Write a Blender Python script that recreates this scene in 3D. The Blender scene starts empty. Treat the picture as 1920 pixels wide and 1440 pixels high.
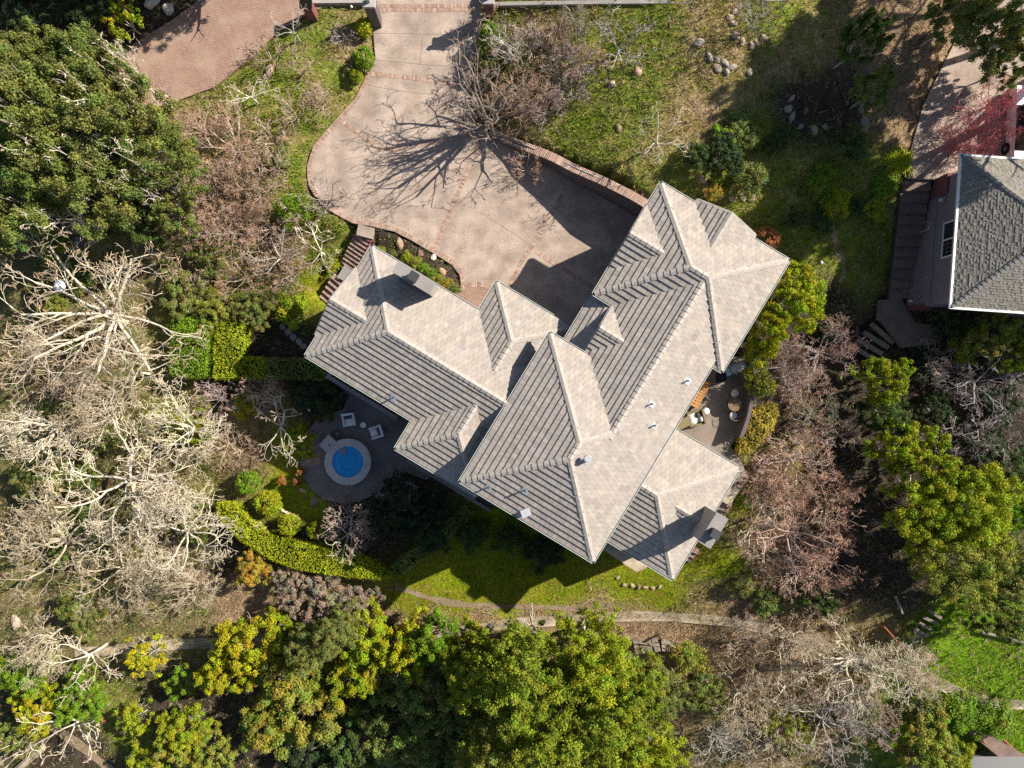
import bpy, math, random
import numpy as np
from mathutils import Vector, Matrix

# ------------------------------------------------------------------ camera, sky, sun, exposure
sc = bpy.context.scene
CAM_H = 44.0            # drone height above the driveway (z = 0)
FPX = 25.0 / 36.0 * 1920.0
cam_data = bpy.data.cameras.new("camera"); cam = bpy.data.objects.new("camera", cam_data)
sc.collection.objects.link(cam); sc.camera = cam
cam.location = (0, 0, CAM_H); cam.rotation_euler = (0, 0, 0)
cam_data.lens = 25.0; cam_data.sensor_width = 36.0; cam_data.clip_start = 0.5; cam_data.clip_end = 600
SUN_EL = math.radians(36.5); SUN_DIR2 = (0.909, 0.417)
world = bpy.data.worlds.new("World"); sc.world = world; world.use_nodes = True
wn = world.node_tree.nodes; wl = world.node_tree.links
bg = wn.get("Background") or wn.new("ShaderNodeBackground")
sky = wn.new("ShaderNodeTexSky"); sky.sky_type = 'NISHITA'; sky.sun_disc = False
sky.sun_elevation = SUN_EL; sky.sun_rotation = math.atan2(SUN_DIR2[0], SUN_DIR2[1])
wl.new(sky.outputs[0], bg.inputs[0]); bg.inputs[1].default_value = 0.062
sd = bpy.data.lights.new("sun", 'SUN'); so = bpy.data.objects.new("sun", sd); sc.collection.objects.link(so)
sd.energy = 5.0; sd.angle = math.radians(0.5); sd.color = (1.0, 0.925, 0.80)
so.rotation_euler = Vector((math.cos(SUN_EL)*SUN_DIR2[0], math.cos(SUN_EL)*SUN_DIR2[1], math.sin(SUN_EL))).to_track_quat('Z', 'Y').to_euler()
so.location = (30, 14, 60)
sc.view_settings.view_transform = 'Standard'; sc.view_settings.look = 'None'
sc.view_settings.exposure = 0.8; sc.view_settings.gamma = 1.0
sc.render.engine = 'CYCLES'
sc.cycles.use_denoising = False
sc.cycles.max_bounces = 6; sc.cycles.diffuse_bounces = 3; sc.cycles.transparent_max_bounces = 8

RNG = np.random.default_rng(7)
COL = sc.collection

# ------------------------------------------------------------------ helpers
def P(px, py, z):
    k = (CAM_H - z) / FPX
    return np.array([(px - 960.0) * k, -(py - 720.0) * k])

def P3(px, py, z):
    a = P(px, py, z); return (float(a[0]), float(a[1]), float(z))

def poly(pts, z):
    return np.array([P(x, y, z) for x, y in pts])

def inside(pts, pg):
    x = pts[:, 0]; y = pts[:, 1]; r = np.zeros(len(pts), bool); n = len(pg); j = n - 1
    for i in range(n):
        xi, yi = pg[i]; xj, yj = pg[j]
        c = ((yi > y) != (yj > y)) & (x < (xj - xi) * (y - yi) / ((yj - yi) or 1e-9) + xi)
        r ^= c; j = i
    return r

def dist_poly(pts, pg, closed=True):
    d = np.full(len(pts), 1e9); n = len(pg)
    for i in range(n if closed else n - 1):
        a = pg[i]; b = pg[(i + 1) % n]; ab = b - a; L = max(ab @ ab, 1e-9)
        t = np.clip(((pts - a) @ ab) / L, 0, 1)
        q = a + t[:, None] * ab
        d = np.minimum(d, np.hypot(pts[:, 0] - q[:, 0], pts[:, 1] - q[:, 1]))
    return d

def tag(o, label=None, cat=None, group=None, kind=None):
    if label: o["label"] = label
    if cat: o["category"] = cat
    if group: o["group"] = group
    if kind: o["kind"] = kind
    return o

def empty(name, loc=(0, 0, 0), rz=0.0, parent=None):
    o = bpy.data.objects.new(name, None); COL.objects.link(o); o.location = loc; o.rotation_euler = (0, 0, rz)
    o.empty_display_size = 0.2
    if parent: o.parent = parent
    return o

def raw_mesh(name, V, faces_list, mat=None, col=None, smooth=False):
    """V (N,3); faces_list: list of int arrays (M,k); col: per-face (F,3) in the order of the lists"""
    me = bpy.data.meshes.new(name)
    V = np.asarray(V, np.float32).reshape(-1, 3)
    fl = [np.asarray(f, np.int32) for f in faces_list if len(f)]
    me.vertices.add(len(V)); me.vertices.foreach_set("co", V.ravel())
    loops = np.concatenate([f.ravel() for f in fl]) if fl else np.zeros(0, np.int32)
    cnt = np.concatenate([np.full(len(f), f.shape[1], np.int32) for f in fl]) if fl else np.zeros(0, np.int32)
    start = np.concatenate([[0], np.cumsum(cnt)[:-1]]).astype(np.int32) if len(cnt) else cnt
    me.loops.add(len(loops)); me.loops.foreach_set("vertex_index", loops)
    me.polygons.add(len(cnt)); me.polygons.foreach_set("loop_start", start)
    try: me.polygons.foreach_set("loop_total", cnt)
    except Exception: pass
    me.update(calc_edges=True)
    if col is not None:
        at = me.attributes.new("Col", 'FLOAT_COLOR', 'FACE')
        c4 = np.ones((len(cnt), 4), np.float32); c4[:, :3] = col
        at.data.foreach_set("color", c4.ravel())
    me.polygons.foreach_set("use_smooth", np.full(len(cnt), bool(smooth)))
    if mat: me.materials.append(mat)
    return me

def link(name, me, parent=None, loc=None, rz=None, scale=None):
    o = bpy.data.objects.new(name, me); COL.objects.link(o)
    if parent: o.parent = parent
    if loc is not None: o.location = loc
    if rz is not None: o.rotation_euler = (0, 0, rz)
    if scale is not None: o.scale = scale if hasattr(scale, '__len__') else (scale,)*3
    return o

class MB:
    """collects simple solids into one mesh"""
    def __init__(s): s.V = []; s.Q = []; s.T = []; s.N = []
    def n(s): return len(s.V)
    def hexa(s, b, t):
        i = len(s.V); s.V += [tuple(v) for v in b] + [tuple(v) for v in t]
        s.Q += [(i+3, i+2, i+1, i), (i+4, i+5, i+6, i+7)] + [(i+k, i+(k+1) % 4, i+4+(k+1) % 4, i+4+k) for k in range(4)]
        return s
    def box(s, c, d, rz=0.0, taper=1.0):
        cs, sn = math.cos(rz), math.sin(rz); hx, hy, hz = d[0]/2, d[1]/2, d[2]/2
        def q(x, y, z): return (c[0]+x*cs-y*sn, c[1]+x*sn+y*cs, c[2]+z)
        b = [q(-hx, -hy, -hz), q(hx, -hy, -hz), q(hx, hy, -hz), q(-hx, hy, -hz)]
        t = [q(-hx*taper, -hy*taper, hz), q(hx*taper, -hy*taper, hz), q(hx*taper, hy*taper, hz), q(-hx*taper, hy*taper, hz)]
        return s.hexa(b, t)
    def prism(s, pg, z0, z1):
        """convex or concave outline, ccw; caps are ngons"""
        i = len(s.V); n = len(pg); z0a = z0 if hasattr(z0, '__len__') else [z0]*n; z1a = z1 if hasattr(z1, '__len__') else [z1]*n
        pg = [tuple(p) for p in pg]
        ar = sum(pg[k][0]*pg[(k+1) % n][1]-pg[(k+1) % n][0]*pg[k][1] for k in range(n))
        if ar < 0: pg = pg[::-1]; z0a = list(z0a)[::-1]; z1a = list(z1a)[::-1]
        s.V += [(p[0], p[1], z0a[k]) for k, p in enumerate(pg)] + [(p[0], p[1], z1a[k]) for k, p in enumerate(pg)]
        s.N.append([i+n+k for k in range(n)]); s.N.append([i+k for k in range(n)][::-1])
        s.Q += [(i+k, i+(k+1) % n, i+n+(k+1) % n, i+n+k) for k in range(n)]
        return s
    def cyl(s, c, r0, r1, z0, z1, n=16, cap=True, sx=1.0):
        i = len(s.V)
        for k in range(n):
            a = 2*math.pi*k/n; s.V.append((c[0]+r0*sx*math.cos(a), c[1]+r0*math.sin(a), z0))
        for k in range(n):
            a = 2*math.pi*k/n; s.V.append((c[0]+r1*sx*math.cos(a), c[1]+r1*math.sin(a), z1))
        s.Q += [(i+k, i+(k+1) % n, i+n+(k+1) % n, i+n+k) for k in range(n)]
        if cap: s.N.append([i+n+k for k in range(n)]); s.N.append([i+k for k in range(n)][::-1])
        return s
    def lathe(s, c, prof, n=32):
        i = len(s.V); m = len(prof)
        for (r, z) in prof:
            for k in range(n):
                a = 2*math.pi*k/n; s.V.append((c[0]+r*math.cos(a), c[1]+r*math.sin(a), z))
        for j in range(m-1):
            s.Q += [(i+j*n+k, i+j*n+(k+1) % n, i+(j+1)*n+(k+1) % n, i+(j+1)*n+k) for k in range(n)]
        return s
    def tube(s, pts, r, n=6):
        pts = [Vector(p) for p in pts]; i = len(s.V); m = len(pts)
        for j, p in enumerate(pts):
            d = (pts[min(j+1, m-1)] - pts[max(j-1, 0)]).normalized()
            a = d.orthogonal().normalized() if abs(d.z) > .99 else d.cross(Vector((0, 0, 1))).normalized()
            b = d.cross(a); rr = r[j] if hasattr(r, '__len__') else r
            for k in range(n):
                t = 2*math.pi*k/n; q = p + (a*math.cos(t)+b*math.sin(t))*rr; s.V.append(tuple(q))
        for j in range(m-1):
            s.Q += [(i+j*n+k, i+j*n+(k+1) % n, i+(j+1)*n+(k+1) % n, i+(j+1)*n+k) for k in range(n)]
        s.N.append([i+k for k in range(n)]); s.N.append([i+(m-1)*n+k for k in range(n)][::-1])
        return s
    def mesh(s, name, mat=None, smooth=False):
        me = bpy.data.meshes.new(name); me.from_pydata(s.V, [], s.Q + s.T + s.N); me.update()
        if smooth: me.polygons.foreach_set("use_smooth", np.ones(len(me.polygons), bool))
        if mat: me.materials.append(mat)
        return me
    def obj(s, name, mat=None, parent=None, smooth=False, **k):
        return link(name, s.mesh(name, mat, smooth), parent, **k)

# ------------------------------------------------------------------ materials
def pmat(name, color=(.5, .5, .5), rough=.8, attr=False, objcol=False, n1=(0, 0), n2=(0, 0), bump=0.0, bscale=20.0, trans=0.0, metal=0.0, spec=.3, tint=None):
    """n1,n2 = (scale, amount): brightness noise in world space; tint = second colour mixed by broad noise"""
    m = bpy.data.materials.new(name); m.use_nodes = True; nt = m.node_tree; N = nt.nodes; L = nt.links
    b = N["Principled BSDF"]; out = N["Material Output"]
    b.inputs["Roughness"].default_value = rough; b.inputs["Metallic"].default_value = metal
    b.inputs["Specular IOR Level"].default_value = spec
    geo = N.new("ShaderNodeNewGeometry")
    if attr:
        a = N.new("ShaderNodeAttribute"); a.attribute_name = "Col"; c = a.outputs["Color"]
    else:
        r = N.new("ShaderNodeRGB"); r.outputs[0].default_value = (*color, 1); c = r.outputs[0]
    def mul(c, fac_socket, amt):
        mr = N.new("ShaderNodeMapRange"); mr.inputs[1].default_value = .3; mr.inputs[2].default_value = .7
        mr.inputs[3].default_value = 1-amt; mr.inputs[4].default_value = 1+amt
        L.new(fac_socket, mr.inputs[0])
        mx = N.new("ShaderNodeMix"); mx.data_type = 'RGBA'; mx.blend_type = 'MULTIPLY'; mx.inputs[0].default_value = 1
        cc = N.new("ShaderNodeCombineColor")
        for k in range(3): L.new(mr.outputs[0], cc.inputs[k])
        L.new(c, mx.inputs[6]); L.new(cc.outputs[0], mx.inputs[7]); return mx.outputs[2]
    def noise(scale, detail=4):
        t = N.new("ShaderNodeTexNoise"); t.inputs["Scale"].default_value = scale; t.inputs["Detail"].default_value = detail
        L.new(geo.outputs["Position"], t.inputs["Vector"]); return t
    if tint:
        t = noise(tint[1]); mr = N.new("ShaderNodeMapRange"); mr.inputs[1].default_value = .42; mr.inputs[2].default_value = .6; mr.inputs[4].default_value = tint[2]
        L.new(t.outputs[0], mr.inputs[0]); mx = N.new("ShaderNodeMix"); mx.data_type = 'RGBA'
        L.new(mr.outputs[0], mx.inputs[0]); L.new(c, mx.inputs[6]); mx.inputs[7].default_value = (*tint[0], 1); c = mx.outputs[2]
    for (s_, a_) in (n1, n2):
        if a_: c = mul(c, noise(s_).outputs[0], a_)
    if objcol:
        oi = N.new("ShaderNodeObjectInfo"); mx = N.new("ShaderNodeMix"); mx.data_type = 'RGBA'; mx.blend_type = 'MULTIPLY'; mx.inputs[0].default_value = 1
        L.new(c, mx.inputs[6]); L.new(oi.outputs["Color"], mx.inputs[7]); c = mx.outputs[2]
    L.new(c, b.inputs["Base Color"])
    if bump:
        t = noise(bscale, 6); bm = N.new("ShaderNodeBump"); bm.inputs["Strength"].default_value = 1.0; bm.inputs["Distance"].default_value = bump
        L.new(t.outputs[0], bm.inputs["Height"]); L.new(bm.outputs[0], b.inputs["Normal"])
    if trans:
        tr = N.new("ShaderNodeBsdfTranslucent"); L.new(c, tr.inputs[0]); ms = N.new("ShaderNodeMixShader"); ms.inputs[0].default_value = trans
        L.new(b.outputs[0], ms.inputs[1]); L.new(tr.outputs[0], ms.inputs[2]); L.new(ms.outputs[0], out.inputs[0])
    return m

M = {}
M['tile'] = pmat('roof_tile_concrete', attr=True, rough=.85, n1=(2.5, .10), n2=(60, .10), bump=.004, bscale=50, tint=((.34, .30, .27), .5, .08))
M['cap'] = pmat('ridge_cap_concrete', attr=False, color=(.40, .36, .325), rough=.85, n1=(6, .14), n2=(50, .1), bump=.004, bscale=50)
M['deckfelt'] = pmat('roof_underlay', (.05, .045, .04), .9)
M['stucco'] = pmat('grey_stucco', (.36, .33, .31), .9, n1=(2, .08), n2=(30, .08), bump=.004, bscale=60)
M['gutter'] = pmat('dark_green_gutter', (.03, .045, .04), .5, n1=(3, .15))
M['gutter_lip'] = pmat('pale_gutter_lip', (.50, .56, .52), .5)
M['concrete'] = pmat('driveway_concrete', (.40, .318, .265), .9, n1=(1.1, .20), n2=(9, .16), bump=.005, bscale=50, tint=((.30, .235, .195), .6, .8))
M['joint'] = pmat('joint_sealant', (.20, .16, .14), .9)
M['brick'] = pmat('red_brick', attr=True, rough=.9, n1=(7, .18), n2=(60, .12), bump=.003, bscale=60)
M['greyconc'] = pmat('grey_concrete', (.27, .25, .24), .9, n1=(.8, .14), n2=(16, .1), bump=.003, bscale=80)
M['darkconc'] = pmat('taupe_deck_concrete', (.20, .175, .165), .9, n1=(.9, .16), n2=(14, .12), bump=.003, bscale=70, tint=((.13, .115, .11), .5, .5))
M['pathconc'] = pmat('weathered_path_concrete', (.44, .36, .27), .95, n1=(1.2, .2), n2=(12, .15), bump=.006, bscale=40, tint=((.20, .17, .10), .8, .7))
M['white'] = pmat('white_paint', (.78, .77, .75), .5, n1=(4, .04))
M['cushion'] = pmat('white_cushion', (.75, .73, .70), .9, n1=(7, .08))
M['pillow'] = pmat('charcoal_pillow', (.07, .07, .075), .9, n1=(20, .2))
M['black'] = pmat('black_plastic', (.012, .012, .013), .5)
M['steel'] = pmat('stainless_steel', (.45, .45, .46), .35, metal=.8)
M['galv'] = pmat('galvanised_metal', (.52, .54, .56), .45, metal=.35, n1=(8, .1))
M['wood'] = pmat('warm_teak', (.42, .20, .055), .6, n1=(3, .15), n2=(25, .15))
M['wooddark'] = pmat('table_wood', (.19, .12, .065), .6, n1=(3, .12), n2=(25, .12))
M['greywood'] = pmat('weathered_timber', (.24, .20, .165), .9, n1=(4, .2), n2=(30, .15))
M['wicker'] = pmat('olive_wicker', (.20, .165, .09), .8, n1=(40, .25), bump=.006, bscale=90)
M['darkwall'] = pmat('mauve_garden_wall', (.13, .105, .11), .9, n1=(2, .15), n2=(25, .1), bump=.003, bscale=50)
M['mauve'] = pmat('mauve_siding', (.25, .195, .225), .85, n1=(1.5, .06), n2=(30, .05))
M['redbase'] = pmat('red_brick_plinth', (.20, .075, .075), .9, n1=(5, .2), n2=(40, .1))
M['shingle'] = pmat('grey_shingle', attr=True, rough=.95, n1=(40, .15), bump=.003, bscale=90)
M['glass'] = pmat('window_glass', (.012, .014, .016), .08, spec=.6)
M['screen'] = pmat('insect_screen', (.03, .03, .035), .6)
M['rock'] = pmat('boulder_stone', (.30, .255, .215), .95, objcol=True, n1=(2, .25), n2=(14, .2), bump=.012, bscale=7)
M['leaf'] = pmat('foliage', attr=True, rough=.6, objcol=True, trans=.25, spec=.2)
M['bark'] = pmat('bark', attr=True, rough=.9, objcol=True, n1=(6, .22), spec=.15)
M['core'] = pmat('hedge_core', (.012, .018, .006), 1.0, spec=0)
M['grass'] = pmat('grass_blades', attr=True, rough=.7, trans=.3, spec=.2)
M['litter'] = pmat('leaf_litter', attr=True, rough=.9, trans=.1, spec=.1)
M['coping'] = pmat('spa_coping', (.50, .47, .45), .8, n1=(2, .1), n2=(25, .08), bump=.002)
M['plaster'] = pmat('blue_spa_plaster', (.03, .60, .98), .6, n1=(8, .06), tint=((.02, .48, .92), 2.0, .5))
M['path'] = pmat('trodden_dirt', (.27, .20, .135), 1.0, n1=(1.5, .2), n2=(15, .25), bump=.02, bscale=12)
M['rust'] = pmat('rust_red_rail', (.30, .10, .045), .7, n1=(10, .2))
M['carpaint'] = pmat('white_car_paint', (.72, .73, .74), .25, spec=.6)
M['tyre'] = pmat('tyre_rubber', (.012, .012, .012), .85)
M['darkmetal'] = pmat('dark_metal', (.07, .07, .075), .5, metal=.3)
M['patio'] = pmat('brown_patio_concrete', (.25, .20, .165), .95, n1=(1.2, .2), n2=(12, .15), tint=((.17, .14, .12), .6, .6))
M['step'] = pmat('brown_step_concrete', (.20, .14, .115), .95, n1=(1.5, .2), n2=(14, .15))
M['crystal'] = pmat('pale_lantern_glass', (.45, .48, .55), .2, spec=.6)

def water_mat():
    m = bpy.data.materials.new('spa_water'); m.use_nodes = True; nt = m.node_tree; N = nt.nodes; L = nt.links
    N.remove(N["Principled BSDF"]); out = N["Material Output"]
    tr = N.new("ShaderNodeBsdfTransparent"); tr.inputs[0].default_value = (.9, .97, 1, 1)
    gl = N.new("ShaderNodeBsdfGlossy"); gl.inputs["Roughness"].default_value = .05
    fr = N.new("ShaderNodeFresnel"); fr.inputs[0].default_value = 1.33
    t = N.new("ShaderNodeTexNoise"); t.inputs["Scale"].default_value = 6; bm = N.new("ShaderNodeBump"); bm.inputs["Distance"].default_value = .02
    g = N.new("ShaderNodeNewGeometry"); L.new(g.outputs["Position"], t.inputs["Vector"]); L.new(t.outputs[0], bm.inputs["Height"])
    L.new(bm.outputs[0], gl.inputs["Normal"]); L.new(bm.outputs[0], fr.inputs["Normal"])
    ms = N.new("ShaderNodeMixShader"); L.new(fr.outputs[0], ms.inputs[0]); L.new(tr.outputs[0], ms.inputs[1]); L.new(gl.outputs[0], ms.inputs[2]); L.new(ms.outputs[0], out.inputs[0])
    return m
M['water'] = water_mat()

def brickpave_mat():
    m = bpy.data.materials.new('herringbone_brick_paving'); m.use_nodes = True; nt = m.node_tree; N = nt.nodes; L = nt.links
    b = N["Principled BSDF"]; b.inputs["Roughness"].default_value = .95
    g = N.new("ShaderNodeNewGeometry"); mp = N.new("ShaderNodeMapping"); mp.inputs["Rotation"].default_value = (0, 0, .6)
    L.new(g.outputs["Position"], mp.inputs["Vector"])
    bt = N.new("ShaderNodeTexBrick"); bt.inputs["Scale"].default_value = 1.0; bt.inputs["Brick Width"].default_value = .22; bt.inputs["Row Height"].default_value = .11
    bt.inputs["Mortar Size"].default_value = .012; bt.inputs["Color1"].default_value = (.40, .24, .18, 1); bt.inputs["Color2"].default_value = (.31, .19, .15, 1); bt.inputs["Mortar"].default_value = (.13, .10, .085, 1)
    L.new(mp.outputs[0], bt.inputs["Vector"])
    n = N.new("ShaderNodeTexNoise"); n.inputs["Scale"].default_value = .8; n.inputs["Detail"].default_value = 6; L.new(g.outputs["Position"], n.inputs["Vector"])
    mx = N.new("ShaderNodeMix"); mx.data_type = 'RGBA'; mr = N.new("ShaderNodeMapRange"); mr.inputs[1].default_value = .45; mr.inputs[2].default_value = .7; mr.inputs[4].default_value = .6
    L.new(n.outputs[0], mr.inputs[0]); L.new(mr.outputs[0], mx.inputs[0]); L.new(bt.outputs[0], mx.inputs[6]); mx.inputs[7].default_value = (.42, .31, .23, 1)
    L.new(mx.outputs[2], b.inputs["Base Color"])
    bm = N.new("ShaderNodeBump"); bm.inputs["Distance"].default_value = .01; bm.invert = True; L.new(bt.outputs["Fac"], bm.inputs["Height"]); L.new(bm.outputs[0], b.inputs["Normal"])
    return m
M['brickpave'] = brickpave_mat()
# ------------------------------------------------------------------ house frame (measured in the photograph: rotated 31.2 degrees)
HA = math.radians(31.2)
E1 = np.array([math.cos(HA), -math.sin(HA)]); E2 = np.array([math.sin(HA), math.cos(HA)])
def ST(s, t): a = s*E1 + t*E2; return (float(a[0]), float(a[1]))

# ------------------------------------------------------------------ paved areas (outlines)
Z_DRIVE = 0.0; Z_DECK = -3.0; Z_PATIO = -0.2
DRIVE = poly([(701, -8), (701, 25), (700, 62), (704, 110), (692, 136), (687, 142), (665, 185), (620, 235), (587, 275), (575, 312), (578, 345), (590, 368),
              (617, 394), (660, 418), (695, 424), (740, 434), (772, 451), (810, 473), (847, 496), (862, 516), (866, 540), (850, 553), (905, 600), (960, 660), (1100, 690),
              (1230, 560), (1225, 400), (1205, 384), (1135, 346), (1075, 318), (1035, 299), (960, 266), (925, 255), (893, 228), (884, 185), (887, 130), (897, 80), (905, 38), (908, -8)], Z_DRIVE)
DECK = poly([(565, 850), (563, 872), (570, 898), (585, 920), (610, 937), (640, 944), (675, 940), (705, 926), (728, 905), (742, 880), (800, 900), (860, 860), (830, 790), (760, 730), (690, 690), (625, 690),
             (622, 712), (655, 742), (643, 768), (615, 776), (590, 790), (573, 815)], Z_DECK)
PATIO = poly([(1200, 640), (1345, 672), (1398, 668), (1405, 700), (1402, 740), (1396, 780), (1384, 815), (1370, 838), (1388, 856), (1396, 880), (1392, 900), (1330, 920), (1190, 850)], Z_PATIO)
Z_BR = 0.8
BROAD = poly([(372, -30), (370, 2), (322, 38), (250, 82), (150, 180), (40, 262), (-80, 330), (-80, 400), (60, 302), (200, 232), (325, 191), (400, 164), (472, 108), (520, 60), (590, 18), (690, -10), (690, -60)], Z_BR)
NDRIVE = poly([(1705, 293), (1730, 200), (1770, 120), (1800, 60), (1850, -20), (2050, -20), (2050, 300), (1803, 300), (1800, 318), (1752, 336), (1703, 334)], 1.2)
NLAND = poly([(1645, 563), (1690, 560), (1716, 604), (1762, 612), (1756, 646), (1690, 652), (1645, 592)], -1.1)
PADS = [(DRIVE, Z_DRIVE, 2.2), (DECK, Z_DECK, 1.2), (PATIO, Z_PATIO, 1.0), (BROAD, Z_BR, 2.0), (NDRIVE, 1.2, 1.5), (NLAND, -1.1, .8)]
# the garden above the brick retaining wall is not graded down to the drive
WALL_PX = [(921, 246), (960, 264), (1035, 295), (1075, 315), (1135, 342), (1212, 383), (1238, 398)]
UPPER = poly([(890, 30), (882, 150), (905, 244), (921, 247), (960, 264), (1035, 295), (1075, 315), (1135, 342), (1212, 383), (1300, 420), (1700, 300), (1700, -80), (915, -80)], 2.0)

# ------------------------------------------------------------------ terrain heights
CTRL = [(800, 30, 0), (640, 330, 0), (750, 300, 0), (870, 420, 0), (1000, 420, 0), (1100, 480, 0), (760, 480, -.25), (830, 520, -.2),
        (930, 60, .6), (930, 180, .6), (1000, 240, 1.0), (1060, 285, 1.4), (1110, 310, 1.8), (1180, 340, 2.2), (1000, 60, 1.5), (1200, 60, 2.8), (1250, 250, 2.6), (1450, 60, 3.4), (1450, 260, 2.6), (1640, 60, 3.0), (1640, 250, 1.9),
        (1320, 380, 1.6), (1480, 420, 1.2), (1560, 480, .5), (1600, 560, -.5), (1500, 560, 0.0), (1720, 310, 1.2), (1700, 440, .2), (1690, 560, -1.1), (1640, 640, -1.6), (1800, 700, -1.6), (1900, 200, 1.2), (1900, 500, -.5),
        (1460, 660, -.5), (1440, 800, -1.0), (1550, 800, -1.9), (1640, 900, -2.6), (1850, 850, -2.2), (1480, 960, -2.6), (1340, 1030, -2.9), (1260, 1090, -3.9), (1100, 1090, -4.1), (970, 1110, -4.25), (860, 1080, -4.3), (740, 1110, -4.6),
        (1000, 980, -3.6), (880, 950, -3.4), (1250, 1150, -4.7), (1050, 1150, -4.9), (880, 1172, -5.1), (1480, 1190, -4.6), (1650, 1120, -3.4), (1850, 1200, -3.2), (1850, 1310, -4.2), (1700, 1260, -4.2), (1880, 1390, -5.4),
        (600, 960, -3.4), (480, 1000, -3.9), (640, 1060, -4.3), (560, 1120, -4.7), (400, 880, -3.7), (450, 780, -3.1), (540, 700, -2.7), (430, 650, -2.6), (540, 620, -2.4), (560, 560, -2.0), (600, 500, -1.4), (560, 420, -.8), (500, 480, -1.5),
        (480, 360, -.5), (540, 250, .2), (480, 200, .6), (600, 120, .7), (520, 60, .8), (380, 90, .8), (200, 230, .8), (60, 290, .8), (200, 30, 1.3), (20, 30, 1.6), (330, 330, -.4), (200, 450, -1.4), (40, 480, -1.6), (300, 560, -2.1), (100, 640, -2.6), (300, 720, -2.9),
        (60, 850, -3.6), (250, 950, -4.1), (60, 1080, -4.8), (330, 1120, -5.0), (230, 1220, -5.4), (420, 1200, -5.3), (60, 1300, -6.2), (330, 1390, -7.0), (600, 1250, -6.2), (760, 1260, -6.6), (900, 1300, -7.2), (700, 1420, -8.0), (1050, 1420, -8.0), (1150, 1250, -6.2), (1350, 1280, -5.9), (1500, 1400, -6.8), (1700, 1430, -6.2),
        (-300, 300, .5), (-300, 900, -5), (-300, 1500, -8), (960, 1900, -10), (2200, 1500, -6), (2200, 900, -2.5), (2200, 300, 1.5), (2200, -200, 3.5), (1400, -300, 5), (800, -300, 1.5), (300, -300, 2.5), (0, -300, 2.5)]
_c = np.array([[*P(x, y, z), z] for x, y, z in CTRL])
def _phi(r): return np.where(r > 1e-6, r*r*np.log(np.maximum(r, 1e-6)), 0.0)
_n = len(_c); _A = np.zeros((_n+3, _n+3)); _r = np.hypot(_c[:, None, 0]-_c[None, :, 0], _c[:, None, 1]-_c[None, :, 1])
_A[:_n, :_n] = _phi(_r) + np.eye(_n)*6.0; _A[:_n, _n] = 1; _A[:_n, _n+1:] = _c[:, :2]; _A[_n, :_n] = 1; _A[_n+1:, :_n] = _c[:, :2].T
_w = np.linalg.solve(_A, np.concatenate([_c[:, 2], np.zeros(3)]))
def tps(pts):
    r = np.hypot(pts[:, None, 0]-_c[None, :, 0], pts[:, None, 1]-_c[None, :, 1])
    return _phi(r) @ _w[:_n] + _w[_n] + pts @ _w[_n+1:]
GX0, GX1, GY0, GY1, GS = -62.0, 62.0, -54.0, 50.0, 0.4
gx = np.arange(GX0, GX1+.01, GS); gy = np.arange(GY0, GY1+.01, GS)
GXX, GYY = np.meshgrid(gx, gy); gpts = np.column_stack([GXX.ravel(), GYY.ravel()])
def smooth_noise(shape, k, rng):
    a = rng.standard_normal(shape)
    for _ in range(3):
        for ax in (0, 1):
            a = sum(np.roll(a, i, ax) for i in range(-k, k+1))/(2*k+1)
    return a/a.std()
base = tps(gpts)
base = np.clip(base, -12, 7)
rg = np.random.default_rng(3)
base = base + smooth_noise(GXX.shape, 4, rg).ravel()*.07 + smooth_noise(GXX.shape, 1, rg).ravel()*.025
up_mask = inside(gpts, UPPER)
zgrid = base.copy()
for pg, z, blend in PADS:
    d = dist_poly(gpts, pg); ins = inside(gpts, pg)
    f = np.clip(d/blend, 0, 1); f = f*f*(3-2*f)
    tgt = (z-.07)*(1-f) + zgrid*f
    use = ~ins if pg is not DRIVE else (~ins & ~up_mask)
    zgrid = np.where(use, tgt, zgrid)
for pg, z, blend in PADS:
    ins = inside(gpts, pg); zgrid = np.where(ins, np.minimum(zgrid, z-.25), zgrid)
ZG = zgrid.reshape(GXX.shape)
def zg(x, y):
    x = np.asarray(x, float); y = np.asarray(y, float)
    fx = np.clip((x-GX0)/GS, 0, len(gx)-1.001); fy = np.clip((y-GY0)/GS, 0, len(gy)-1.001)
    i = fx.astype(int); j = fy.astype(int); u = fx-i; v = fy-j
    return ZG[j, i]*(1-u)*(1-v)+ZG[j, i+1]*u*(1-v)+ZG[j+1, i]*(1-u)*v+ZG[j+1, i+1]*u*v
def G(px, py, dz=0.0):
    """point on the ground seen at that place of the photograph (dz: height above the ground)"""
    z = 0.0
    for _ in range(12):
        a = P(px, py, z+dz); z = .5*z + .5*float(zg(a[0], a[1]))
    a = P(px, py, z+dz); return float(a[0]), float(a[1]), float(zg(a[0], a[1]))

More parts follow.
